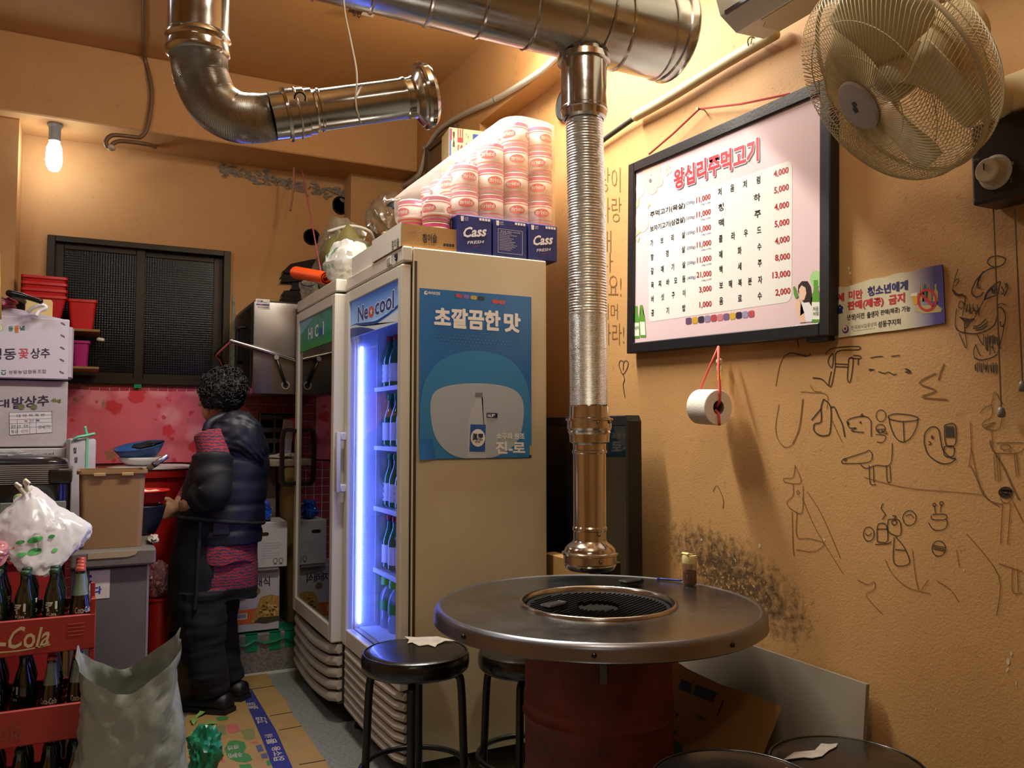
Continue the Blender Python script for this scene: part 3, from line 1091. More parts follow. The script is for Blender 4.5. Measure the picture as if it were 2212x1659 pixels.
def mpoly(pts, mat, name='print', y=0.0092):
 return decal(menu, [mp(a, b, y) for a, b in pts], y, mat, name)

FP = M('print_peach', '#efc3ae', 0.4)
FC = M('print_cream', '#f0e2c8', 0.4)
FG = M('print_leaf', '#b9bb95', 0.4)
pet = []
for k in range(5):
 a = k * 2 * PI / 5 + 0.3
 cx_, cy_ = 222 + 38 * math.cos(a), 520 + 62 * math.sin(a)
 pet.append([mp(cx_ + 34 * math.cos(t) * (1 + .1 * math.sin(3 * t)), cy_ + 48 * math.sin(t)) for t in [2 * PI * i / 12 for i in range(12)]])
for k in range(4):
 a = k * PI / 2 + .4
 pet.append([mp(319 + 14 * math.cos(a) + 12 * math.cos(t), 477 + 22 * math.sin(a) + 17 * math.sin(t)) for t in [2 * PI * i / 10 for i in range(10)]])
multi_decal(menu, pet, 0.0092, FP, 'flower_print')
multi_decal(menu, [[mp(150 + 28 * math.cos(t), 600 + 45 * math.sin(t)) for t in [2 * PI * i / 10 for i in range(10)]],
     [mp(160 + 45 * math.cos(t), 795 + 70 * math.sin(t)) for t in [2 * PI * i / 12 for i in range(12)]]], 0.0093, M('print_pale', '#f0cfc4', 0.4), 'flower_print')
multi_decal(menu, [[mp(214 + 9 * math.cos(t), 545 + 14 * math.sin(t), .0088) for t in [2 * PI * i / 8 for i in range(8)]]], 0.0088, M('print_grey', '#6c7078', 0.4), 'flower_print')
lv = [[mp(108, 735), mp(120, 680), mp(148, 640), mp(140, 700)], [mp(105, 940), mp(112, 890), mp(125, 905)], [mp(112, 900), mp(135, 850), mp(160, 855), mp(135, 880)],
  [mp(125, 915), mp(150, 890), mp(140, 925)], [mp(195, 665), mp(205, 690), mp(200, 725)], [mp(203, 680), mp(214, 690), mp(205, 710)]]
multi_decal(menu, lv, 0.0092, FG, 'leaf_print')
# printed green bottles bottom left, bottle and person with long dark hair bottom right
GB = M('print_green', '#5f9a3a', 0.35)
GL = M('print_label', '#e9efdc', 0.4)

def pbottle(cx_, top, bot, w_, lean=0):
 pr = [(-.22, 0), (-.22, .22), (-.3, .3), (-.5, .45), (-.5, 1), (.5, 1), (.5, .45), (.3, .3), (.22, .22), (.22, 0)]
 mpoly([(cx_ + a * w_ + lean * b, top + b * (bot - top)) for a, b in pr], GB, 'bottle_print')
 mpoly([(cx_ + a * w_ + lean * b, top + b * (bot - top)) for a, b in ((-.42, .52), (.42, .52), (.42, .93), (-.42, .93))], GL, 'bottle_label_print', .0089)

pbottle(128, 1318, 1518, 36, 2)
pbottle(158, 1312, 1512, 36, 12)
pbottle(1236, 1158, 1420, 62, 2)
mpoly([(1240 + 40 * math.cos(t), 1150 + 52 * math.sin(t)) for t in [2 * PI * i / 14 for i in range(14)]], M('print_lime', '#a5d48b', 0.4), 'speech_bubble_print', .0093)
HAIRP = M('print_hair', '#2a1d1a', 0.4)
SKP = M('print_skin', '#e8c3a8', 0.4)
mpoly([(1128, 1190), (1150, 1165), (1185, 1165), (1205, 1200), (1215, 1270), (1208, 1330), (1180, 1330), (1140, 1260), (1125, 1230)], HAIRP, 'person_print')
mpoly([(1132, 1215), (1148, 1190), (1172, 1205), (1178, 1240), (1165, 1280), (1148, 1285), (1135, 1255)], SKP, 'person_print', .0089)
mpoly([(1150, 1300), (1195, 1295), (1215, 1330), (1212, 1415), (1165, 1418), (1160, 1350)], M('print_white', '#e9e6ea', 0.4), 'person_print', .0088)
mpoly([(1108, 1300), (1130, 1270), (1142, 1300), (1140, 1380), (1165, 1360), (1172, 1418), (1135, 1422), (1112, 1340)], SKP, 'person_print', .0086)
mpoly([(1095, 1200), (1106, 1195), (1128, 1262), (1112, 1275), (1100, 1245)], GB, 'person_print', .0085)
txq(menu, [('처음처럼', [z3(118, 1468), z3(142, 1462), z3(142, 1440), z3(118, 1444)]), ('처음', [z3(1218, 1352), z3(1252, 1346), z3(1252, 1318), z3(1218, 1324)]),
   ('처럼', [z3(1218, 1382), z3(1252, 1376), z3(1252, 1350), z3(1218, 1356)])], .0084, dark, 'bottle_lettering')
bc = ['#6b4a6e', '#c9a23a', '#3a3140', '#8f86a6', '#b04a50', '#c77c86', '#7d5a86', '#d1ab3f', '#2f2b3c', '#9a93b4', '#bd4f55']
for i in range(11):
 xx = 432 + i * 38.8
 yy = 1412 - i * 4.4
 mpoly([(xx, yy - 14), (xx + 7, yy - 20), (xx + 29, yy - 23), (xx + 36, yy - 18), (xx + 36, yy + 12), (xx + 29, yy + 18), (xx + 7, yy + 21), (xx, yy + 15)], M('badge_%d' % i, bc[i], 0.4), 'badge_print')
# red string over a nail
nail = onx(1522, 238, XW)
pr_ = M('red_string', '#b23a35', 0.6)
s0, s1 = onx(1402, 333, XM + .01), onx(1705, 203, XM + .01)
n0 = Vector((XW - 0.022, nail.y, nail.z))
mi = mw(menu).inverted()
obj('hanging_string', tube(B(), [mi @ p for p in (s0, s0.lerp(n0, .5) + Vector((0, 0, -.004)), n0, n0.lerp(s1, .5) + Vector((0, 0, -.006)), s1)], 0.0035, 5), pr_, menu)
tag(obj('nail', lathe(B(), [(0.002, -0.02), (0.002, 0.026), (0.0055, 0.026), (0.0055, 0.029)], 8), M('nail_steel', '#8c8478', 0.4, metal=1)),
 'steel nail in the wall holding the red menu string', 'nail')
bpy.data.objects['nail'].location = (XW - .002, nail.y, nail.z)
bpy.data.objects['nail'].rotation_euler = (0, R(-90), 0)
# dark block showing behind the menu's lower edge
p0, p1 = onx(1745, 738, XW - .02), onx(1793, 734, XW - .02)
tag(obj('backing_block', box(B(), XW - .028, p1.y, p1.z - .001, XW, p0.y, p0.z + .06, .002), BLK), 'dark block behind the lower right corner of the menu board', 'block')

# ------------------------------------------------------------------ toilet roll on pink strings under the menu
XR = 1.655
rc0, rc1 = onx(1502, 875, XR), onx(1563, 884, XR)
nl = onx(1552, 748, XR + .03)
tr_ = thing('toilet_roll', 'white toilet roll hanging on pink strings below the menu board', 'toilet roll', rc0.lerp(rc1, .5))
ax = Vector((0.0, -1, -0.05)).normalized()
ln, rr = 0.085, 0.053

def along(p, axis):
 q = Vector((0, 0, 1)).rotation_difference(axis)
 return q @ Vector(p)

PAPER = M('tissue_paper', '#efe9dd', 0.9, bump=0.25, bscale=300)
bm = B()
pf = [(0.021, -ln / 2), (rr - .002, -ln / 2), (rr, -ln / 2 + .002), (rr, ln / 2 - .002), (rr - .002, ln / 2), (0.021, ln / 2)]
rs = [[along((r_ * math.cos(2 * PI * j / 32), r_ * math.sin(2 * PI * j / 32), z_), ax) for j in range(32)] for r_, z_ in pf]
rings(bm, rs, close=True)
obj('paper', bm, PAPER, tr_, 40)
bm = B()
rs = [[along((r_ * math.cos(2 * PI * j / 20), r_ * math.sin(2 * PI * j / 20), z_), ax) for j in range(20)] for r_, z_ in ((.0215, -ln / 2 + .001), (.0215, ln / 2 - .001), (.0195, ln / 2 - .001), (.0195, -ln / 2 + .001))]
rings(bm, rs, close=True)
obj('core', bm, M('roll_core', '#6d5346', 0.9), tr_, True)
bm = B()
lf = [along((-(rr + .0006) * math.cos(R(a)), -(rr + .0006) * math.sin(R(a)), 0), ax) for a in (0,)]
PS = M('pink_string', '#e2574a', 0.55)
b0 = nl - tr_.location
e0 = Vector((0, ln / 2 + .002, 0))
e1 = Vector((0, -ln / 2 - .003, 0))
bm = B()
tube(bm, [b0, b0.lerp(Vector((0, ln / 2, rr)), .5), Vector((0, ln / 2, rr - .002)), Vector((0, ln / 2 + .003, .01))], .0032, 6)
tube(bm, [b0, b0.lerp(Vector((0, -ln / 2, rr)), .5), Vector((0, -ln / 2 - .006, rr)), Vector((0, -ln / 2 - .004, .014)), Vector((0, -ln / 2 + .01, .002))], .0042, 6)
tube(bm, [Vector((-.004, -ln / 2 + .01, -.01)), Vector((-.004, -ln / 2 - .004, -.02)), Vector((-.002, -ln / 2 - .004, -rr + .01)), Vector((0, -ln / 2 - .002, -rr - .002))], .0042, 6)
obj('string', bm, PS, tr_, True)
# small bone coloured key charm with a yellow tag on the same nail
kc = thing('key_charm', 'small bone white charm with a yellow tag hanging behind the toilet roll strings', 'charm', onx(1554, 785, 1.71))
bm = lathe(B(), [(.003, -.004), (.0095, 0), (.011, .006), (.008, .013), (.003, .016)], 12)
obj('bead', bm, M('bone', '#d8cda0', 0.5), kc, True)
obj('ring', tube(B(), [(.002 * 0, .009 * math.cos(2 * PI * i / 12), -.014 + .011 * math.sin(2 * PI * i / 12)) for i in range(12)], .003, 6, closed=True), M('bone', '#d8cda0', 0.5), kc, True)
obj('tag', cbox(0, 0, -.038, .003, .018, .028, .001), M('yellow_tag', '#cfc43c', 0.5), kc)
obj('cord', tube(B(), [(0, 0, .016), (0, .001, .03), (-.002, 0, .045)], .0012, 5), M('brown_cord', '#6b5428', 0.8), kc)

# ------------------------------------------------------------------ torn notice about minors
nt0 = onx(1797, 732, XW - .003)
notice = thing('notice', 'torn white and violet Korean notice with a red no alcohol sign on the wall', 'notice', nt0, -90)

def nq(px, py, y=0.0):
 return uv(notice, px, py, y)

def z9(a, b):
 return 1700 + a / 6.144, 560 + b / 6.144

nm = M('notice_paper', '#d9cfae', 0.5, var=0.35, vscale=16, col2='#a8976a')
nt = nm.node_tree
b = nt.nodes['Principled BSDF']
src = b.inputs['Base Color'].links[0].from_socket
geo = [n for n in nt.nodes if n.type == 'NEW_GEOMETRY'][0]
sp = nt.nodes.new('ShaderNodeSeparateXYZ')
nt.links.new(geo.outputs['Position'], sp.inputs[0])
mr = nt.nodes.new('ShaderNodeMapRange')
mr.inputs[1].default_value = onx(1955, 650, XW).y
mr.inputs[2].default_value = onx(2022, 650, XW).y
nt.links.new(sp.outputs[1], mr.inputs[0])
mx = nt.nodes.new('ShaderNodeMix')
mx.data_type = 'RGBA'
mx.inputs[7].default_value = (*srgb('#4b3f87'), 1)
nt.links.new(mr.outputs[0], mx.inputs[0])
nt.links.new(src, mx.inputs[6])
nt.links.new(mx.outputs[2], b.inputs['Base Color'])
ol = [(1797, 732), (1797, 624)] + [z9(*p) for p in ((640, 370), (800, 365), (900, 335), (1010, 300), (1110, 265), (1200, 250), (1300, 240), (1420, 195), (1500, 180), (1620, 170), (1760, 130), (1900, 100), (2060, 68),
             (2075, 250), (2085, 500), (2100, 845), (1950, 870), (1760, 900), (1550, 930), (1350, 955), (1160, 975), (1000, 1000), (800, 1025), (640, 1050))]
bm = B()
pts = [nq(*p) for p in ol]
prism(bm, pts, -0.0009, 0.002)
bmesh.ops.triangulate(bm, faces=[f for f in bm.faces if len(f.verts) > 4])
obj('paper', bm, nm, notice)
NB = M('notice_navy', '#232468', 0.5)
NR = M('notice_red', '#c3272f', 0.5)
NK = M('notice_black', '#24201a', 0.5)

def nt_q(s, blx, bly, brx, bry, h0, h1):
 return (s, [z9(blx, bly), z9(brx, bry), z9(brx, bry - h1), z9(blx, bly - h0)])

txq(notice, [nt_q('청소년에게', 1070, 495, 1600, 405, 125, 130), nt_q('술', 660, 725, 745, 712, 115, 115)], -.0014, NB, 'lettering', 0.035)
txq(notice, [nt_q('9세', 622, 570, 755, 555, 105, 110), nt_q('미만', 820, 535, 1000, 518, 110, 118), nt_q('판매(제공)', 805, 695, 1280, 625, 130, 130), nt_q('금지', 1350, 605, 1560, 570, 125, 130)], -.0014, NR, 'lettering', 0.035)
txq(notice, [nt_q('년생)이전', 800, 825, 1025, 795, 90, 90), nt_q('출생자', 1060, 785, 1215, 760, 85, 85), nt_q('판매(제공)', 1240, 755, 1495, 715, 80, 85), nt_q('가능', 1520, 705, 1635, 690, 80, 80),
    nt_q('성동구지회', 1205, 910, 1505, 862, 85, 80)], -.0014, NK, 'lettering', 0.018)
txq(notice, [nt_q('한국외식업중앙회', 850, 940, 1185, 885, 55, 55), nt_q('Korea Foodservice Industry Association', 880, 965, 1170, 925, 22, 22)], -.0014, M('notice_grey', '#85795f', 0.5), 'lettering')

def ndisc(cx_, cy_, rx, ry, y, mat, name='print', n=18):
 return decal(notice, [nq(*z9(cx_ + rx * math.cos(2 * PI * i / n), cy_ + ry * math.sin(2 * PI * i / n)), y) for i in range(n)], y, mat, name)

ndisc(775, 930, 45, 55, -.0012, M('emblem_violet', '#53386e', 0.5), 'emblem')
ndisc(768, 918, 33, 40, -.0014, M('emblem_white', '#d8cfb8', 0.5), 'emblem')
ndisc(772, 922, 16, 20, -.0016, M('emblem_red', '#8f3448', 0.5), 'emblem')
# bottles and a beer mug behind the barred circle
for cx_, c_ in ((1785, '#b58a4a'), (1830, '#2f6a52'), (1885, '#a9752f'), (1970, '#b59a55')):
 decal(notice, [nq(*z9(cx_ + a, b_), -.0012) for a, b_ in ((-32, 560), (-32, 430), (-10, 390), (-10, 330), (12, 330), (12, 390), (34, 430), (34, 560))], -.0012, M('nb' + c_, c_, 0.5), 'bottle_print')
decal(notice, [nq(*z9(*p), -.0012) for p in ((1650, 480), (1725, 460), (1735, 590), (1685, 610))], -.0012, M('nbeer', '#d39a2a', 0.5), 'mug_print')
decal(notice, [nq(*z9(*p), -.0014) for p in ((1640, 490), (1645, 455), (1730, 440), (1728, 490))], -.0014, M('nfoam', '#e6dcbf', 0.5), 'mug_print')
decal(notice, [nq(*z9(*p), -.0012) for p in ((1700, 690), (1700, 620), (1990, 600), (2060, 660), (2040, 700), (1820, 720))], -.0012, M('ntray', '#b9a26a', 0.5), 'bottle_print')
bm = B()
n = 28
O_, I_ = [], []
for i in range(n):
 a = 2 * PI * i / n
 q = nq(*z9(1858 + 132 * math.cos(a), 543 + 152 * math.sin(a)), -.0016)
 O_.append(bm.verts.new((q[0], -.0016, q[1])))
 q = nq(*z9(1858 + 104 * math.cos(a), 543 + 120 * math.sin(a)), -.0016)
 I_.append(bm.verts.new((q[0], -.0016, q[1])))
for i in range(n):
 j = (i + 1) % n
 bm.faces.new((O_[i], O_[j], I_[j], I_[i]))
q4 = [nq(*z9(*p), -.0016) for p in ((1762, 470), (1785, 445), (1955, 610), (1930, 640))]
bm.faces.new([bm.verts.new((q[0], -.0016, q[1])) for q in q4])
obj('no_alcohol_sign', bm, NR, notice, label='red barred circle')
# ------------------------------------------------------------------ extraction ducts
CHR = M('polished_steel', '#c9c4bc', 0.13, metal=1.0, rvar=0.08, vscale=30)
ALU = M('aluminium_foil', '#f0f0ee', 0.24, metal=1.0, rvar=0.12, vscale=60)
GAL = M('galvanised_steel', '#b9b6ae', 0.17, metal=1.0, rvar=0.15, vscale=9)
DARKM = M('black_gasket', '#171615', 0.5)
SCREW = M('screw_steel', '#8d8a84', 0.3, metal=1)

# --- big spiral duct along X
YD, ZD, RD = 1.87, 2.355, 0.128
XD0, XD1 = -0.30, 1.475
duct = thing('spiral_duct', 'large round spiral duct running across the ceiling to the right wall', 'duct', (0, YD, ZD))
rs = []
NS = 40
x = XD0
pr = []
while x < XD1 - 0.03:
 pr += [(x, RD), (x + 0.128, RD), (x + 0.131, RD + .004), (x + 0.136, RD + .0045), (x + 0.139, RD)]
 x += 0.142
pr = [p for p in pr if p[0] < XD1 - .03] + [(XD1 - .03, RD)]
for x_, r_ in pr:
 ring = []
 for j in range(NS):
  a = 2 * PI * j / NS
  xx = x_ + 0.142 * (j / NS - .5) * (1 if 0.02 < x_ - XD0 else 0)
  xx = min(max(xx, XD0), XD1 - .03)
  ring.append((xx, r_ * math.cos(a), r_ * math.sin(a)))
 rs.append(ring)
bm = B()
rings(bm, rs, cap=False)
obj('duct_shell', bm, GAL, duct, 35)
bm = B()
ep = [(XD1 - .034, RD + .001), (XD1 - .03, RD + .004), (XD1 - .012, RD + .003), (XD1 - .006, RD + .006), (XD1, RD + .002), (XD1, RD - .02), (XD1 - .006, RD - .03), (XD1 - .006, .001)]
rings(bm, [[(x_, r_ * (1 + .012 * noise.noise((j * .9, x_ * 60, 3))) * math.cos(2 * PI * j / NS), r_ * (1 + .012 * noise.noise((j * .9, x_ * 60, 3))) * math.sin(2 * PI * j / NS)) for j in range(NS)] for x_, r_ in ep], cap=True)
obj('end_cap', bm, GAL, duct, 35)
for xx in (0.25, 1.2):
 bm = B()
 box(bm, xx - .011, -.012, RD - .002, xx + .011, -.010, ZC - ZD)
 tube(bm, [(xx, (RD + .003) * math.cos(2 * PI * j / 24), (RD + .003) * math.sin(2 * PI * j / 24)) for j in range(24)], .003, 4, closed=True)
 obj('hanger_strap', bm, GAL, duct)

# --- hood pipe over the table
PX, PY = 1.185, 1.87

def prow(rows, mat_rows):
 """rows: (py, half width px) -> (r, z) profile about the pipe axis"""
 out = []
 for py, hw in rows:
  z = zrow(py, PX, PY)
  t = (Vector((PX, PY, z)) - CAM).dot(F3)
  out.append((hw * t / FPX, z))
 return out

hood = thing('hood_pipe', 'polished steel extractor pipe with bell mouth hanging straight over the grill table', 'extractor pipe', (PX, PY, 0))

def hp(name, rows, mat, seg=32, dx=0.0, cap=False, smooth=30, label=None):
 p = prow(rows, mat)[::-1]
 bm = B()
 lathe(bm, p, seg, (dx, 0, 0), cap)
 return obj(name, bm, mat, hood, smooth, label)

dt = -0.012
hp('saddle', [(70, 46), (88, 50), (100, 52), (118, 47), (126, 47)], CHR, dx=dt)
hp('flange', [(124, 48), (126, 56), (139, 57), (140, 50)], CHR, dx=dt)
hp('upper_pipe', [(139, 49.5), (236, 49.5), (238, 51), (243, 51), (245, 49), (258, 47.5), (262, 42)], CHR, dx=dt)
# flexible foil section, crinkled
z_t, z_b = zrow(258, PX, PY), zrow(882, PX, PY)
rs = []
nst = 420
for i in range(nst + 1):
 f = i / nst
 z = z_t + (z_b - z_t) * f
 cx_ = dt * (1 - f) ** 1.3 + 0.002 * math.sin(f * 5)
 py_ = 258 + 624 * f
 rad = (40 + 1.2 * math.sin(f * 3)) * 2.2 / FPX if f < .8 else (40.5) * 2.2 / FPX
 rad *= 1.0
 ple = 0.0011 * math.sin(i * PI / 2) if f < .68 else (0.0006 if i % 2 else -.0006)
 ring = []
 for j in range(48):
  a = 2 * PI * j / 48
  crk = noise.noise((math.cos(a) * 5, math.sin(a) * 5, z * 70)) * (0.0013 if f < .68 else 0.0001)
  rr_ = rad + ple + crk
  ring.append((cx_ + rr_ * math.cos(a), rr_ * math.sin(a), z))
 rs.append(ring)
bm = B()
rings(bm, rs, cap=False)
obj('flexible_section', bm, ALU, hood, 25)
hp('collar', [(876, 42), (878, 42.5), (902, 43), (904, 51), (908, 51), (910, 47.5), (925, 48), (930, 45), (934, 46.5), (938, 43.5), (955, 42.5), (958, 37), (960, 36)], CHR)
hp('lower_pipe', [(957, 35.5), (971, 35.5), (973, 37.5), (978, 37.5), (980, 35.5), (1136, 35.5), (1139, 37.5), (1144, 37.5), (1147, 35.5), (1168, 36)], CHR)
hp('bell_mouth', [(1166, 36), (1170, 38), (1176, 47), (1184, 54), (1190, 55.5), (1192, 61), (1196, 61.5), (1198, 57.5), (1214, 57.5), (1216, 56), (1219, 57), (1226, 53), (1230, 48), (1230, 40), (1216, 34)], CHR)
bm = B()
for a, py, hw in ((-100, 912, 48), (-60, 912, 48), (-95, 930, 46), (-90, 1152, 36), (-100, 1206, 58), (-80, 125, 48), (-150, 112, 50)):
 z = zrow(py, PX, PY)
 r_ = hw * 2.2 / FPX
 d = Vector((math.cos(R(a)), math.sin(R(a)), 0))
 p = d * r_ + Vector((0, 0, z))
 cyl(bm, p, p + d * .004, .0045, .003, 8)
obj('screw', bm, SCREW, hood, True)['kind'] = 'stuff'
# round dial on the wall, half hidden by the upper pipe
dd = thing('round_dial', 'small round grey dial with dark rim on the wall half hidden by the hood pipe', 'dial', onx(1222, 226, XW - .008), -90)
bm = B()
rings(bm, [[(r_ * math.cos(2 * PI * i / 24), y_, r_ * math.sin(2 * PI * i / 24)) for i in range(24)] for r_, y_ in ((.066, .008), (.064, -.008), (.056, -.010), (.001, -.010))], cap=True)
obj('dial_face', bm, M('dial_grey', '#3c4244', 0.4), dd, 40)
obj('dial_rim', tube(B(), [(.064 * math.cos(2 * PI * i / 24), -.006, .064 * math.sin(2 * PI * i / 24)) for i in range(24)], .005, 6, closed=True), DARKM, dd, True)

# --- raised elbow pipe on the left
EX, EY = att(428, 90, 1.76).x, 1.87
elb = thing('elbow_pipe', 'steel elbow pipe folded sideways with its bell mouth pointing right', 'extractor pipe', (0, 0, 0))

def ept(px, py, t):
 return att(px, py, t)

zt_ = ZD - RD * .6
c0 = ept(428, 92, 1.76)
rv = 0.0625
bm = B()
tube(bm, [Vector((c0.x, c0.y, ZD - RD * .7)), Vector((c0.x, c0.y, c0.z + .012))], rv, 32, cap=False)
for a in (0.0,):
 pass
obj('upper_pipe', bm, CHR, elb, True)
bm = B()
tube(bm, smooth_path([c0 + Vector((0, 0, h)) for h in (.016, .010, .004, -.002, -.008, -.022, -.028, -.034)], 1), [rv, rv + .004, rv + .005, rv + .001, rv + .001, rv + .004, rv + .003, rv - .004], 32, cap=False)
obj('collar', bm, CHR, elb, 40)
path = smooth_path([c0 + Vector((0, 0, -.024)), ept(430, 130, 1.757), ept(437, 172, 1.757), ept(462, 222, 1.757), ept(508, 252, 1.76), ept(560, 256, 1.765), ept(590, 252, 1.77)], 40)
fr = frames(path)
rs = []
for i, (p, n, b_) in enumerate(fr):
 r_ = 0.0585 - 0.010 * (i / len(fr)) ** 1.5 + (0.0004 if i % 2 else -0.0004)
 rs.append([p + (n * math.cos(2 * PI * j / 40) + b_ * math.sin(2 * PI * j / 40)) * r_ for j in range(40)])
bm = B()
rings(bm, rs, cap=False)
obj('flexible_bend', bm, M('ribbed_aluminium', '#a9a69f', 0.24, metal=1.0, rvar=0.12, vscale=50), elb, 30)
A0, A1 = ept(588, 252, 1.772), ept(934, 205, 1.88)
axd = (A1 - A0)
AL = axd.length
axd = axd.normalized()
q0 = Vector((0, 0, 1)).rotation_difference(axd)

def arm(name, prof, mat, seg=32, cap=False, smooth=35):
 rs_ = [[A0 + q0 @ Vector((r_ * math.cos(2 * PI * j / seg), r_ * math.sin(2 * PI * j / seg), u_ * AL)) for j in range(seg)] for u_, r_ in prof]
 bm_ = B()
 rings(bm_, rs_, cap=cap)
 return obj(name, bm_, mat, elb, smooth)

arm('collar', [(-.01, .047), (0, .0505), (.005, .0505), (.075, .0505), (.078, .0575), (.094, .0585), (.098, .053), (.2, .052), (.205, .049), (.245, .049), (.252, .0455), (.262, .044)], CHR)
arm('arm_pipe', [(.25, .044), (.275, .044), (.28, .0465), (.29, .0465), (.295, .044), (.80, .044), (.81, .0465), (.825, .0465), (.83, .044), (.87, .0445)], CHR)
arm('bell_mouth', [(.86, .0445), (.875, .047), (.892, .058), (.905, .0645), (.918, .066), (.924, .073), (.94, .0745), (.945, .070), (.975, .070), (.985, .067), (1.0, .062), (1.0, .05), (.96, .045)], CHR)
kp = ept(648, 212, 1.745)
bm = B()
kd = (CAM - kp).normalized()
cyl(bm, kp - kd * .004 + Vector((0, 0, -.02)), kp + Vector((0, 0, -.006)), .004, .004, 8)
cyl(bm, kp - kd * .006, kp + kd * .006, .0135, .0135, 10)
kn = obj('damper_knob', bm, M('brass_black_knob', '#2c241c', 0.35), elb, 30)
bm = B()
cyl(bm, kp + kd * .006, kp + kd * .0075, .0095, .009, 14)
obj('knob_cap', bm, M('knob_cream', '#d9c49a', 0.4), kn, 30)
bm = B()
tube(bm, [A0 + q0 @ Vector((.0535 * math.cos(2 * PI * j / 28), .0535 * math.sin(2 * PI * j / 28), .15 * AL)) for j in range(28)], .0022, 5, closed=True)
obj('clamp_band', bm, CHR, elb, True)
# white tie wire down to the arm
wp = [onz(742, -40, ZC - .01)]
tw = tag(obj('tie_wire', tube(B(), smooth_path([att(741, -30, 1.86), att(745, 25, 1.84), att(757, 85, 1.82), att(768, 140, 1.79), att(771, 175, 1.775), att(768, 210, 1.772), att(771, 240, 1.775), att(780, 268, 1.795)], 5), .0022, 6),
    M('white_wire', '#d8d2c0', 0.5), None, True), 'thin white wire tied round the arm of the elbow pipe', 'wire')
# small white bracket on the ceiling
bk = thing('ceiling_bracket', 'small white plastic bracket with a steel plate on the ceiling by the duct', 'bracket', onz(790, 10, ZC))
bk.location = onz(775, 22, ZC - .02)
obj('plastic_base', cbox(.035, .0, .008, .075, .05, .03, .004), M('off_white_plastic', '#d9d4c8', 0.45), bk)
obj('steel_plate', cbox(-.015, -.005, -.008, .06, .045, .004, .001), SCREW, bk)
bm = B()
tube(bm, [(-.03, -.02, -.01), (-.03, -.02, -.035), (-.025, -.02, -.04), (-.02, -.02, -.032)], .0025, 5)
tube(bm, [(-.01, -.02, -.01), (-.01, -.02, -.04), (-.005, -.02, -.045), (0, -.02, -.036)], .0025, 5)
obj('hook', bm, DARKM, bk)

# ------------------------------------------------------------------ brown cable on the beam
cb = smooth_path([onz(311, -90, ZC - .014), onz(310, 40, ZC - .014), onz(310, 85, ZC - .018), ony(312, 122, YBM - .016), ony(324, 170, YBM - .012), ony(328, 215, YBM - .012), ony(318, 275, YBM - .012), ony(305, 295, YBM - .01),
     ony(290, 296, YBM - .03), ony(245, 292, YBM - .05), ony(229, 305, YBM - .05), ony(235, 318, YBM - .05), ony(258, 305, YBM - .05), ony(320, 312, YBM - .02), onz(335, 318, ZBM - .006)], 6)
tag(obj('brown_cable', tube(B(), cb, .0105, 8), M('cable_brown', '#6f5236', 0.5), None, True), 'brown cable drooping down the beam and curling near the bulb', 'cable')
bm = B()
p = ony(240, 318, YBM - .045)
lathe(bm, [(.004, -.018), (.018, -.012), (.022, 0), (.014, .012), (.004, .016)], 14)
jb = tag(obj('cable_insulator', bm, M('porcelain', '#b9ab8e', 0.3), None, True), 'small porcelain knob in the curl of the brown cable', 'insulator')
jb.location = p

# ------------------------------------------------------------------ kitchen bulb
bx_, by_ = ony(118, 300, 4.50).x, 4.50
bulb = thing('light_bulb', 'bright white bulb glowing under the beam of the kitchen', 'light bulb', (bx_, by_, ZBM))
obj('lamp_holder', lathe(B(), [(.018, -.09), (.026, -.085), (.027, -.02), (.034, -.012), (.034, 0)], 20), M('holder_grey', '#8a8a88', 0.5), bulb, 40)
obj('bulb_glass', lathe(B(), [(.004, -.235), (.022, -.228), (.033, -.205), (.036, -.18), (.033, -.12), (.026, -.1), (.02, -.088)], 20), M('glowing_bulb', '#ffffff', 0.5, emit=(0.88, 0.94, 1.0), estr=38), bulb, True)

# ------------------------------------------------------------------ conduit on the right wall
cpts = [onx(1208, 118, XL - .012), onx(1160, 160, XL - .012), onx(1072, 214, XL - .012), onx(1000, 248, XL - .012), onx(950, 280, XL - .012), onx(924, 318, XL - .012), onx(914, 355, XL - .012),
  onx(902, 382, XL - .014), onx(870, 402, XL - .02)]
cpts[0:0] = [onx(1290, 40, XL - .012)]
cond = thing('wall_conduit', 'pale grey conduit curving down the right wall above the fridges', 'conduit', (0, 0, 0))
obj('conduit_pipe', tube(B(), smooth_path(cpts, 7), .0135, 10), M('conduit_grey', '#b9b7a8', 0.45), cond, True)
for k, (px, py) in enumerate(((1072, 214), (918, 320), (901, 384))):
 p = onx(px, py, XL - .012)
 d = (onx(px + 14, py - 12 if k == 0 else py - 16, XL - .012) - p).normalized()
 cyl_ = B()
 cyl(cyl_, p - d * .006, p + d * .006, .0155, .0155, 12)
 obj('saddle_clip', cyl_, M('clip_grey', '#8d8b80', 0.4), cond, True)

# ------------------------------------------------------------------ air conditioner, drain pipe
acp = thing('air_conditioner', 'white wall air conditioner high on the right wall above the menu', 'air conditioner', onx(1650, 84, XL - .002), -90)
bm = B()
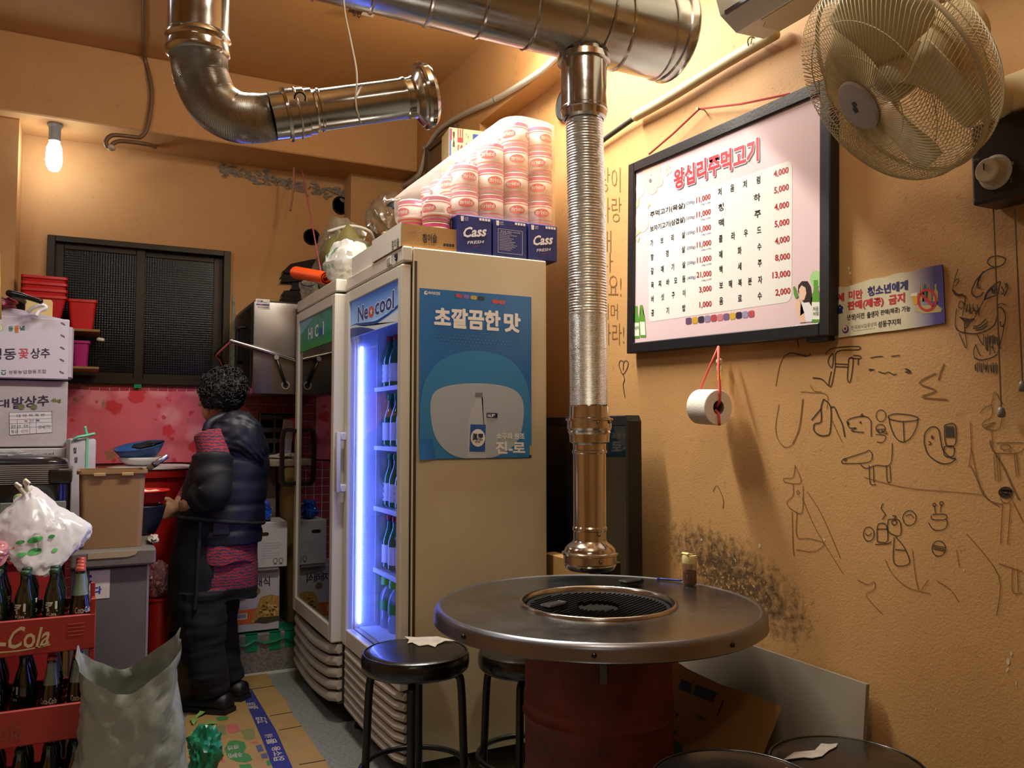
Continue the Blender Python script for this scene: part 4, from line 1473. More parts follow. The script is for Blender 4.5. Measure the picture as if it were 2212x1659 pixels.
# side outline (depth, height) swept along the wall
prof = [(0, .0), (-.10, -.005), (-.155, .03), (-.175, .09), (-.175, .26), (-.15, .29), (0, .29)]
Lx = 0.75
f0_ = [(0, d, h) for d, h in prof]
f1_ = [(Lx, d, h) for d, h in prof]
rings(bm, [f0_, f1_], cap=True)
obj('casing', bm, M('ac_white', '#dcd8c8', 0.4), acp, 30)
obj('underside_panel', prismz(B(), [(.06, -.003), (.06, -.06), (.085, -.075), (.085, -.092), (Lx, -.095), (Lx, -.003)], -.0065, -.002), M('ac_cream', '#cfc4a0', 0.45), acp)
obj('louvre_gap', box(B(), .02, -.158, .024, Lx - .02, -.150, .034), DARKM, acp)
dp = thing('drain_pipe', 'cream insulated drain pipe sloping down the right wall to the menu', 'pipe', (0, 0, 0))
obj('insulated_sleeve', tube(B(), smooth_path([onx(1676, 72, XW - .03), onx(1560, 140, XW - .03), onx(1450, 208, XW - .03), onx(1372, 252, XW - .028)], 6), .0175, 12), M('sleeve_cream', '#c9bb93', 0.6, var=.3, vscale=9), dp, True)
obj('dark_hose', tube(B(), smooth_path([onx(1380, 248, XW - .026), onx(1340, 276, XW - .022), onx(1296, 308, XW - .02), onx(1258, 338, XW - .02)], 6), .0095, 10), M('hose_black', '#2c2924', 0.5), dp, True)
bm = B()
tube(bm, [onx(1638, 52, XL + .06), onx(1624, 84, XW - .05), onx(1622, 96, XW - .05)], .0016, 5)
cc = onx(1626, 94, XW - .03)
dcc = (onx(1560, 140, XW - .03) - onx(1680, 70, XW - .03)).normalized()
qq = Vector((0, 0, 1)).rotation_difference(dcc)
tube(bm, [cc + qq @ Vector((.0195 * math.cos(2 * PI * i / 16), .0195 * math.sin(2 * PI * i / 16), 0)) for i in range(16)], .002, 5, closed=True)
obj('green_tie', bm, M('green_twine', '#35612f', 0.7), dp)

# ------------------------------------------------------------------ wall fan
CREAM = M('fan_cream', '#d8c89c', 0.4)
WIREM = M('fan_wire', '#cdc09a', 0.35)
fc = att(1934, 168, 1.63)
fa = Vector((-.725, .339, -.60)).normalized()
fan = thing('wall_fan', 'cream caged electric fan on the right wall pointing down at the room', 'fan', fc)
fq = Vector((0, 0, 1)).rotation_difference(fa)

def fl(x_, y_, z_):
 return fq @ Vector((x_, y_, z_))

RF = 0.212

def cage(nw, front):
 bm_ = B()
 for i in range(nw):
  a0 = 2 * PI * i / nw
  pts = []
  n_ = 9
  for k in range(n_ + 1):
   u = k / n_
   r_ = .045 + (RF - .045) * math.sin(u * PI / 2) ** .85 if u < 1 else RF
   if front:
    z_ = .004 + .088 * math.cos(u * PI / 2) ** .62
    tw_ = .55 * u
   else:
    z_ = -.004 - .085 * math.cos(u * PI / 2) ** .62
    tw_ = -.45 * u
   a = a0 + tw_
   pts.append(fl(r_ * math.cos(a), r_ * math.sin(a), z_))
  tube(bm_, pts, .0011, 3, cap=False)
 for r_, z_ in (((.10, .0855), (.16, .066)) if front else ((.09, -.085), (.16, -.064), (.19, -.04))):
  tube(bm_, [fl(r_ * math.cos(2 * PI * i / 40), r_ * math.sin(2 * PI * i / 40), z_ - .003 * (1 if front else -1)) for i in range(40)], .0012, 4, closed=True)
 return bm_

stuff(obj('front_grille', cage(120, True), WIREM, fan, True))
stuff(obj('rear_grille', cage(120, False), WIREM, fan, True))
obj('grille_rim', tube(B(), [fl(RF * math.cos(2 * PI * i / 64), RF * math.sin(2 * PI * i / 64), 0) for i in range(64)], .0045, 8, closed=True), WIREM, fan, True)
bm = B()
rings(bm, [[fl(r_ * math.cos(2 * PI * j / 32), r_ * math.sin(2 * PI * j / 32), z_) for j in range(32)] for r_, z_ in ((.048, .086), (.053, .089), (.053, .095), (.049, .099), (.02, .101))], cap=True)
bd = obj('badge', bm, M('badge_silver', '#a9a49c', 0.35, metal=.6), fan, 40)
# blocky dark emblem on the badge
emx = fq.inverted() @ Vector((-.2, -.98, .0))
e1_ = Vector((emx.x, emx.y, 0)).normalized()
e2_ = Vector((0, 0, 1)).cross(e1_)
bm = B()
for (u0, v0, u1, v1) in ((-.011, -.012, -.006, .002), (-.004, -.012, .001, .002), (-.011, -.007, .001, -.003), (-.004, .002, .0, .012), (.004, .002, .008, .012), (-.004, .009, .008, .013), (-.002, .002, .008, .005)):
 vv = [bm.verts.new(fq @ (e1_ * u * .9 + e2_ * v * .9 + Vector((0, 0, .1022)))) for u, v in ((u0, v0), (u1, v0), (u1, v1), (u0, v1))]
 bm.faces.new(vv)
obj('emblem', bm, M('emblem_dark', '#26222b', 0.4), bd)
bm = B()
rings(bm, [[fl(r_ * math.cos(2 * PI * j / 24), r_ * math.sin(2 * PI * j / 24), z_) for j in range(24)] for r_, z_ in ((.040, -.02), (.042, .0), (.040, .022), (.03, .032), (.012, .036))], cap=True)
obj('hub', bm, M('hub_clear', '#c9bd98', 0.25), fan, True)
BL = film('fan_blade_tint', '#d9cb9a', 0.25, 0.2)
for k in range(4):
 a0 = R(90 * k + 28)
 bm = B()
 g = []
 for i in range(9):
  u = i / 8
  r_ = .036 + .158 * u
  w0, w1 = -.28 - .42 * math.sin(u * PI * .75), .25 + .50 * math.sin(u * PI * .62)
  if u > .8:
   k2 = math.sqrt(max(0, 1 - ((u - .8) / .2) ** 2))
   w0, w1 = w0 * (.45 + .55 * k2), w1 * (.45 + .55 * k2)
  row = []
  for j in range(7):
   v = j / 6
   a = a0 + (w0 + (w1 - w0) * v) * (1.0)
   row.append(bm.verts.new(fl(r_ * math.cos(a), r_ * math.sin(a), (v - .5) * .05 + .006 * math.sin(v * PI))))
  g.append(row)
 for i in range(8):
  for j in range(6):
   bm.faces.new((g[i][j], g[i][j + 1], g[i + 1][j + 1], g[i + 1][j]))
 o = obj('blade', bm, CREAM, fan, True)
 sm_ = o.modifiers.new('thick', 'SOLIDIFY')
 sm_.thickness = .0025
bm = B()
rings(bm, [[fl(r_ * math.cos(2 * PI * j / 28), r_ * math.sin(2 * PI * j / 28), z_) for j in range(28)] for r_, z_ in ((.045, -.06), (.064, -.085), (.068, -.10), (.066, -.15), (.055, -.185), (.03, -.2))], cap=True)
obj('motor_housing', bm, CREAM, fan, 50)
m0 = fl(0, 0, -.14)
mb = onx(2168, 240, XW - .06) - fc
obj('neck', tube(B(), smooth_path([m0, m0.lerp(mb, .5) + Vector((0.01, 0, -.01)), mb], 5), .03, 14), CREAM, fan, True)
bm = B()
gt = fc + fl(0, 0, 0)
g0 = att(2018, 45, 1.60) - fc
tube(bm, [g0, g0 + Vector((.004, -.002, -.012)), g0 + Vector((.0, .0, -.03)), g0 + Vector((.02, -.01, -.045)), g0 + Vector((.035, -.02, -.06))], .003, 5)
tube(bm, [g0 + Vector((.0, .0, -.028)), g0 + Vector((.03, -.015, -.055))], .006, 5)
obj('green_tie', bm, M('green_twine', '#35612f', 0.7), fan)
# wall box with speed knob and pull cords
ctl = thing('fan_control_box', 'cream and black wall box of the fan with a round speed knob', 'fan control', onx(2100, 446, XW - .08), -90)
mwc = uv(ctl, 2212, 440)[0] + .05
zb0 = 0.0
zt1 = uv(ctl, 2100, 272)[1]
bm = B()
box(bm, 0, 0, 0, mwc, .079, zt1, .006, 2)
obj('black_case', bm, M('fan_black', '#151310', 0.35), ctl)
bm = B()
zt2 = uv(ctl, 2130, 172)[1]
box(bm, .012, .004, zt1 + .001, mwc - .012, .079, zt2, .016, 3)
obj('cream_cover', bm, CREAM, ctl, 40)
kx, kz = uv(ctl, 2150, 372)
bm = B()
rings(bm, [[(kx + r_ * math.cos(2 * PI * j / 28), y_, kz + r_ * math.sin(2 * PI * j / 28)) for j in range(28)] for r_, y_ in ((.036, .001), (.036, -.002), (.030, -.004), (.029, -.003))], cap=True)
obj('dial_ring', bm, M('dial_white', '#b9b4a6', 0.5), ctl, 40)
bm = B()
rings(bm, [[(kx + r_ * math.cos(2 * PI * j / 28), y_, kz + r_ * math.sin(2 * PI * j / 28)) for j in range(28)] for r_, y_ in ((.026, -.003), (.025, -.028), (.022, -.031), (.0, -.031))], cap=False)
kb = obj('speed_knob', bm, M('knob_ivory', '#c7bca0', 0.4), ctl, 40)
obj('pointer_line', cbox(kx - .004, -.0318, kz + .008, .002, .0012, .014), DARKM, kb)
tx(ctl, [('ON', kx - .05, kz + .035, kx - .035, kz + .041), ('1', kx + .035, kz + .005, kx + .039, kz + .012), ('2', kx + .03, kz - .03, kx + .035, kz - .022), ('OFF', kx - .06, kz - .05, kx - .045, kz - .044)], -.0008, M('dial_print', '#8d8778', 0.5))
for (a, b_, lab) in (((2146, 452), (2163, 888), 'grey pull cord of the fan hanging over the drawn lion'), ((2192, 452), (2209, 832), 'grey pull cord of the fan nearer the right edge')):
 p0, p1 = onx(*a, XW - .045), onx(*b_, XW - .02)
 pc = thing('pull_cord', lab, 'cord', p0)
 obj('cord', tube(B(), [(0, 0, 0), (p1 - p0) * .5, p1 - p0], .0016, 5), M('cord_grey', '#6d6046', 0.7), pc)
 e = p1 - p0
 obj('cord_bell', lathe(B(), [(.003, -.014), (.0075, -.012), (.0085, -.004), (.006, .006), (.002, .009)], 12, e), M('bell_grey', '#77736a', 0.4), pc, True)

# ------------------------------------------------------------------ black framed glass panel leaning on the wall
gp1 = onx(1385, 900, 1.66)
gz1 = zrow(897, 1.64, gp1.y)
gpan = thing('glass_panel', 'black framed dark glass panel standing on edge between fridge and wall', 'glass panel', (1.605, 3.05, 0.0), -90)
GW = 3.05 - gp1.y
gf = 0.014
GT_ = .055
bm = B()
ol_ = [(0, .30), (GW, .30), (GW, gz1 - .02), (GW - .022, gz1), (0, gz1)]
# frame as four mitred bars around an opening
il = [(gf, .35), (GW - gf, .35), (GW - gf, gz1 - gf), (gf, gz1 - gf)]
box(bm, 0, 0, .0, gf, GT_, gz1, .003)
box(bm, gf, 0, .0, GW - gf, GT_, .35, .003)
prism(bm, [(GW - gf, 0), (GW, 0), (GW, gz1 - .02), (GW - .012, gz1), (GW - gf, gz1)], 0, GT_)
box(bm, gf, 0, gz1 - .036, GW - gf, GT_, gz1, .003)
obj('frame', bm, M('panel_black', '#12110f', 0.5), gpan)
obj('glass', box(B(), gf - .002, .004, .34, GW - gf + .002, .010, gz1 - .034), M('dark_glass', '#08090a', 0.03, spec=1.0, metal=0.0, coat=1.0), gpan)
# ------------------------------------------------------------------ grill table
TX, TY, TZ, TR = 1.225, 1.895, 0.752, 0.437
tab = thing('grill_table', 'round steel topped barrel table with a grill pit in the middle', 'table', (TX, TY, 0))
STT = M('table_steel', '#8f9092', 0.20, metal=1.0, rvar=0.10, vscale=6)
STR = M('table_rim_steel', '#7f8085', 0.30, metal=1.0, rvar=0.08, vscale=8)
HR = 0.208
rows = [(HR, TZ), (.30, TZ), (TR - .022, TZ), (TR - .014, TZ - .001)]
bm = B()
lathe(bm, [(HR, TZ - .018), (HR, TZ - .0005), (HR + .02, TZ), (TR - .03, TZ), (TR - .020, TZ - .0005)], 72, cap=False)
obj('table_top', bm, STT, tab, 40)
bm = B()
lathe(bm, [(TR - .021, TZ - .001), (TR - .014, TZ + .002), (TR - .005, TZ - .002), (TR - .0, TZ - .012), (TR, TZ - .034), (TR + .002, TZ - .038), (TR - .004, TZ - .042), (TR - .03, TZ - .040), (.22, TZ - .038)], 72, cap=False)
obj('edge_band', bm, STR, tab, 40)
bm = B()
lathe(bm, [(HR + .004, TZ), (HR + .003, TZ + .006), (HR - .003, TZ + .0085), (HR - .009, TZ + .006), (HR - .011, TZ - .004), (HR - .012, TZ - .02)], 64, cap=False)
obj('pit_ring', bm, M('pit_ring_steel', '#b5b0a6', 0.2, metal=1.0), tab, True)
bm = B()
lathe(bm, [(.02, TZ - .075), (.14, TZ - .07), (HR - .014, TZ - .04), (HR - .012, TZ - .012)], 48, cap=False)
bmesh.ops.contextual_create(bm, geom=[e for e in bm.edges if len(e.link_faces) == 1 and e.verts[0].co.z < TZ - .07])
obj('fire_pit', bm, M('sooty_iron', '#0d0c0b', 0.7, bump=.4, bscale=90), tab, True)
# barrel
DR = M('rusty_red_barrel', '#742411', 0.62, var=1.0, vscale=4.5, col2='#150c08', bump=0.2, bscale=60)  # near-black mottling stands for soot and for shadow put into the colour
dprof = []
r0 = .196
for z in [i / 60 * .712 for i in range(61)]:
 k = 0
 for zc in (.245, .475, .505):
  k += .007 * math.exp(-((z - zc) / .0065) ** 2)
 dprof.append((r0 + k, z))
dprof = [(r0 - .01, 0), (r0 + .004, .002), (r0 + .004, .012)] + dprof[2:] + [(r0 + .002, .713)]
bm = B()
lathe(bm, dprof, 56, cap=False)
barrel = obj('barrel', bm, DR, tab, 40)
# bracket strap under the rim at the front, and rim screws
vd = (CAM - Vector((TX, TY, 0)))
va = math.atan2(vd.y, vd.x)
bm = B()
d = Vector((math.cos(va + .06), math.sin(va + .06), 0))
s = Vector((-d.y, d.x, 0))
for (z0, z1, o0, o1) in ((.60, .712, .200, .2045),):
 vv = [d * o + s * k * .009 + Vector((0, 0, z)) for o in (o0, o1) for k in (-1, 1) for z in (z0, z1)]
 V = [bm.verts.new(v) for v in vv]
 for f in ((0, 1, 3, 2), (4, 6, 7, 5), (0, 4, 5, 1), (2, 3, 7, 6), (0, 2, 6, 4), (1, 5, 7, 3)):
  bm.faces.new([V[i] for i in f])
obj('bracket_strap', bm, M('strap_grey', '#5b5f55', 0.5, metal=.6), tab)
for k in range(8):
 a = va - .02 + k * 2 * PI / 8
 d = Vector((math.cos(a), math.sin(a), 0))
 bm = B()
 cyl(bm, d * (TR - .001) + Vector((0, 0, TZ - .022)), d * (TR + .005) + Vector((0, 0, TZ - .022)), .0065, .004, 10)
 obj('rim_screw', bm, M('dark_screw', '#3a3632', 0.35, metal=1), tab, True)
# grill plate: bars as parts, two dark clips
gp = thing('grill_plate', 'black ridged round grill plate set in the table pit', 'grill', (TX, TY, TZ - .012))
IRON = M('cast_iron', '#0f0e0d', 0.6, spec=.2, bump=.3, bscale=150)
bm = B()
GR = HR - .016
lathe(bm, [(.002, -.012), (GR * .45, -.012), (GR * .75, -.006), (GR, .0), (GR, .006), (GR - .006, .007), (GR - .01, .002), (GR * .74, -.002), (.07, -.005), (.002, -.006)], 56)
obj('plate', bm, IRON, gp, True)
for i in range(-13, 14):
 y_ = i * .0135
 h = math.sqrt(max(0, (GR - .012) ** 2 - y_ ** 2))
 if h < .03:
  continue
 segs_ = [(-h, h)] if abs(y_) > .055 else [(-h, -math.sqrt(.055 ** 2 - y_ ** 2) - .005), (math.sqrt(.055 ** 2 - y_ ** 2) + .005, h)]
 for a, b_ in segs_:
  prism_pts = [(-.0032, -.004), (.0032, -.004), (.0016, .0055), (-.0016, .0055)]
  bm = B()
  rings(bm, [[(a, y_ + q[0], q[1]) for q in prism_pts], [(b_, y_ + q[0], q[1]) for q in prism_pts]])
  obj('grill_bar', bm, IRON, gp).rotation_euler = (0, 0, R(28))

def clip(px, py, ang, lab):
 p = onz(px, py, TZ)
 t = thing('grill_clip', lab, 'clip', (p.x, p.y, TZ + .006), ang)
 bm_ = B()
 box(bm_, -.032, -.018, 0, .032, .014, .010, .003)
 box(bm_, -.036, -.020, .010, .030, .018, .017, .004)
 obj('clip_body', bm_, M('burnt_clip', '#191512', 0.45, bump=.3, bscale=120), t)
 bm_ = B()
 prism(bm_, [(.028, .003), (.036, .001), (.040, .010), (.032, .018), (.026, .016)], -.016, .012)
 obj('clip_lip', bm_, M('burnt_clip', '#191512', 0.45), t)
 return t

clip(1362, 1268, 10, 'charred grip block on the far edge of the grill pit')
clip(1196, 1322, 18, 'charred grip block on the near left edge of the grill pit')

# ------------------------------------------------------------------ seasoning bottle and blue stick
sp_ = onz(1490, 1264, TZ)
sb = thing('sauce_bottle', 'small clear bottle of brown seasoning with a cream cap on the table edge', 'bottle', (sp_.x, sp_.y, TZ + .001))
obj('bottle_glass', lathe(B(), [(.017, 0), (.0205, .003), (.021, .01), (.0205, .062), (.020, .066)], 24, cap=True), film('clear_plastic', '#8a6a55', 0.72, 0.05, gloss=.14), sb, 40)
obj('seasoning', lathe(B(), [(.016, .002), (.0193, .005), (.0193, .038), (.018, .042), (.001, .041)], 20), M('pepper_powder', '#6d4026', 0.9, var=.5, vscale=120, col2='#3b2114'), sb)
bm = lathe(B(), [(.0215, .064), (.0218, .066), (.0218, .084), (.0205, .088), (.012, .0885), (.001, .0885)], 24)
cap_ = obj('cap', bm, M('cap_cream', '#e6d69a', 0.4), sb, 40)
bm = B()
prism(bm, [(-.018, .088), (.002, .088), (.000, .094), (-.014, .096), (-.020, .093)], -.014, .014)
obj('cap_flap', bm, M('cap_cream', '#e6d69a', 0.4), cap_)
obj('cap_hole', cbox(.010, -.006, .0888, .010, .012, .0012), DARKM, cap_)
a, b_ = onz(1420, 1254, TZ), onz(1474, 1258, TZ)
bm = tube(B(), [a + Vector((0, 0, .005)), a.lerp(b_, .2) + Vector((0, 0, .0055)), a.lerp(b_, .9) + Vector((0, 0, .005)), b_ + Vector((0, 0, .005))], [.0045, .0032, .003, .002], 8)
tag(obj('blue_stick', bm, M('blue_plastic', '#1f2f8f', 0.3), None, True), 'short blue plastic stick lying beside the seasoning bottle', 'stick')

# ------------------------------------------------------------------ stools
VIN = M('black_vinyl', '#0c0b0b', 0.28, bump=.25, bscale=40, coat=.3)
STL = M('black_steel_tube', '#0f0e0d', 0.42)
TAPE = M('peeled_backing', '#a59e93', 0.8, var=.5, vscale=40, col2='#6b655c')
st_spots = [((.922, 2.47), .53, 20, 'black vinyl stool with peeling seat top in front of the lit fridge'),
   ((1.288, 2.40), .505, 5, 'black vinyl stool half hidden behind the barrel table'),
   ((1.115, 1.245), .55, 40, 'black stool in front of the barrel at the bottom edge of the view'),
   ((1.475, 1.300), .50, 70, 'black stool with a pale torn strip beside the right wall')]

def make_stool(loc, h, rz, lab):
 t = thing('bar_stool', lab, 'stool', (loc[0], loc[1], 0), rz, 'black round stools around the barrel table')
 r_ = .168
 bm_ = lathe(B(), [(r_ - .03, h - .062), (r_ - .012, h - .060), (r_ - .002, h - .050), (r_, h - .034), (r_ - .001, h - .016), (r_ - .006, h - .007), (r_ - .009, h - .0085), (r_ - .013, h - .004), (r_ - .03, h + .001), (.06, h + .004), (.001, h + .005)], 48)
 seat = obj('seat', bm_, VIN, t, 60)
 obj('seat_piping', tube(B(), [((r_ - .007) * math.cos(2 * PI * i / 48), (r_ - .007) * math.sin(2 * PI * i / 48), h - .0055) for i in range(48)], .0028, 6, closed=True), VIN, seat, True)
 for k in range(4):
  a_ = R(45 + 90 * k)
  d_ = Vector((math.cos(a_), math.sin(a_), 0))
  pts_ = smooth_path([d_ * .02 + Vector((0, 0, h - .072)), d_ * .09 + Vector((0, 0, h - .072)), d_ * .128 + Vector((0, 0, h - .078)), d_ * .142 + Vector((0, 0, h - .11)), d_ * .150 + Vector((0, 0, h * .45)), d_ * .158 + Vector((0, 0, .012))], 5)
  lg = obj('leg', tube(B(), pts_, .0125, 10), STL, t, True)
  obj('foot_cap', lathe(B(), [(.014, 0), (.0155, .002), (.0155, .022), (.013, .026)], 10, d_ * .158), M('rubber', '#0a0a0a', 0.8), lg, True)
 obj('foot_ring', tube(B(), [(.166 * math.cos(2 * PI * i / 40), .166 * math.sin(2 * PI * i / 40), .17) for i in range(40)], .0095, 8, closed=True), STL, t, True)
 return t, seat, h

for i, (loc, h, rz, lab) in enumerate(st_spots):
 t, seat, h = make_stool(loc, h, rz, lab)

 def patch(pix, mat=TAPE):
  m_ = mw(t).inverted()
  bm_ = B()
  P_ = []
  for px, py in pix:
   p = m_ @ onz(px, py, h + .006)
   P_.append(p)
  vv = [bm_.verts.new((p.x, p.y, h + .0035 + .0022 * (1 - (p.x ** 2 + p.y ** 2) / .024))) for p in P_]
  bm_.faces.new(vv)
  bmesh.ops.triangulate(bm_, faces=bm_.faces[:])
  r2 = bmesh.ops.extrude_face_region(bm_, geom=bm_.faces[:])
  bmesh.ops.translate(bm_, vec=(0, 0, .0016), verts=[v for v in r2['geom'] if isinstance(v, bmesh.types.BMVert)])
  obj('torn_vinyl', bm_, mat, seat, label='pale torn patch')
 if i == 0:
  patch([(873, 1374), (900, 1376), (945, 1374), (985, 1384), (962, 1384), (945, 1392), (940, 1398), (925, 1393), (905, 1396), (890, 1388), (880, 1390), (884, 1382)])
 if i == 3:
  patch([(1692, 1640), (1715, 1625), (1760, 1621), (1774, 1606), (1790, 1608), (1810, 1606), (1806, 1614), (1790, 1622), (1776, 1634), (1755, 1638), (1735, 1636), (1715, 1638)])
 if i == 2:
  patch([(1630, 1700), (1662, 1668), (1700, 1658), (1720, 1668), (1690, 1690)])
  bm_ = B()

# ------------------------------------------------------------------ boards leaning at the foot of the right wall
b0, b1 = onx(1860, 1482, XW - .05), onx(1500, 1384, XW - .05)
zt = b0.z
lb = thing('leaning_board', 'dull white board leaning on the right wall behind the table', 'board', (0, 0, 0))
bm = B()
P_ = [Vector((XW - .02, b0.y, zt)), Vector((XW - .02, 2.19, zt + .005)), Vector((XW - .115, 2.19, .0)), Vector((XW - .115, b0.y - .02, .0))]
n_ = (P_[1] - P_[0]).cross(P_[3] - P_[0]).normalized()
n_ = n_ if n_.x < 0 else -n_
a_ = [bm.verts.new(p) for p in P_]
c_ = [bm.verts.new(p + n_ * .012) for p in P_]
bm.faces.new(a_)
bm.faces.new(c_[::-1])
for i in range(4):
 j = (i + 1) % 4
 bm.faces.new((a_[j], a_[i], c_[i], c_[j]))
obj('panel', bm, M('board_white', '#857b6c', 0.55, var=.3, vscale=6), lb)
# brown flattened carton leaning in front of it, with print
cx0 = thing('flattened_carton', 'flattened brown carton with printing leaning at the wall behind the barrel', 'carton', (0, 0, 0))
KR = M('kraft_board', '#a9814a', 0.8, var=.25, vscale=8, bump=.1, bscale=200)

def cplane(px, py):
 """leaning plane: X = 1.61 at z = 0.5, X = 1.36 at z = 0"""
 o_ = Vector((1.36, 0, 0))
 nn = Vector((.5, 0, -.25)).normalized()
 d_ = ray(px, py)
 return CAM + d_ * ((o_ - CAM).dot(nn) / d_.dot(nn)), nn

co = [(1440, 1415), (1486, 1445), (1560, 1480), (1640, 1505), (1690, 1527), (1672, 1572), (1640, 1650), (1600, 1760), (1420, 1700), (1400, 1500)]
bm = B()
V0 = []
for px, py in co:
 p, nn = cplane(px, py)
 V0.append(p)
nn = nn if nn.x < 0 else -nn
a_ = [bm.verts.new(p) for p in V0]
c_ = [bm.verts.new(p + nn * .004) for p in V0]
bm.faces.new(a_)
bm.faces.new(c_[::-1])
for i in range(len(V0)):
 j = (i + 1) % len(V0)
 bm.faces.new((a_[j], a_[i], c_[i], c_[j]))
bmesh.ops.triangulate(bm, faces=[f for f in bm.faces if len(f.verts) > 4])
obj('carton_sheet', bm, KR, cx0)

def cprint(polys, mat, name='print'):
 bm_ = B()
 for pl in polys:
  f_ = bm_.faces.new([bm_.verts.new(cplane(px, py)[0] + nn * .0052) for px, py in pl])
 bmesh.ops.triangulate(bm_, faces=bm_.faces[:])
 return stuff(obj(name, bm_, mat, cx0))

PB = M('carton_print_blue', '#37445c', 0.8)
PG = M('carton_print_green', '#3e6a4c', 0.8)
cprint([[(1474, 1468), (1498, 1478), (1494, 1500), (1468, 1488)], [(1506, 1480), (1552, 1497), (1543, 1518), (1499, 1502)]], PB, 'label_print')
cprint([[(1447, 1532), (1460, 1536), (1469, 1546), (1462, 1551), (1446, 1544)]], M('carton_print_violet', '#3a2f5c', 0.8))
cprint([[(1446, 1596), (1460, 1598), (1474, 1612), (1478, 1626), (1446, 1632)], [(1450, 1574), (1466, 1580), (1464, 1588), (1448, 1584)]], PG)
cprint([[(1505, 1545), (1520, 1548), (1530, 1556), (1520, 1558), (1508, 1552)]], M('carton_print_leaf', '#5a6a2c', 0.8))
cprint([[(1448, 1460), (1458, 1462), (1456, 1472), (1447, 1470)]], M('carton_print_red', '#8a2a22', 0.8))
cprint([[(1462 + k * 9, 1458 + k * 4), (1465 + k * 9, 1459 + k * 4), (1464 + k * 9, 1461 + k * 4), (1461 + k * 9, 1460 + k * 4)] for k in range(11)], PB)
slot = B()
tube(slot, [cplane(1565, 1515)[0] + nn * .005, cplane(1552, 1546)[0] + nn * .005], .0022, 4)
obj('hand_slot', slot, DARKM, cx0)
# low tan box peeping out between fridge and table
tb = thing('tan_box', 'low tan box edge between the fridge side and the glass panel', 'box', (1.543, 2.60, 0), -90)
obj('box_body', box(B(), -.16, 0, 0, .16, .05, zrow(1210, 1.55, 2.55), .003), KR, tb)
# ------------------------------------------------------------------ the two glass door fridges
CAB = M('fridge_cream', '#cfc2a2', 0.42, var=.12, vscale=4, bump=.05, bscale=300)
DOORW = M('fridge_door_white', '#d5cfc0', 0.38)
GRIL = M('fridge_grille', '#bdb5a6', 0.45, var=.3, vscale=10)
INN = M('fridge_inside_white', '#dfe6f2', 0.4)
GASK = M('gasket_dark', '#2b2722', 0.6)
FH = 1.85

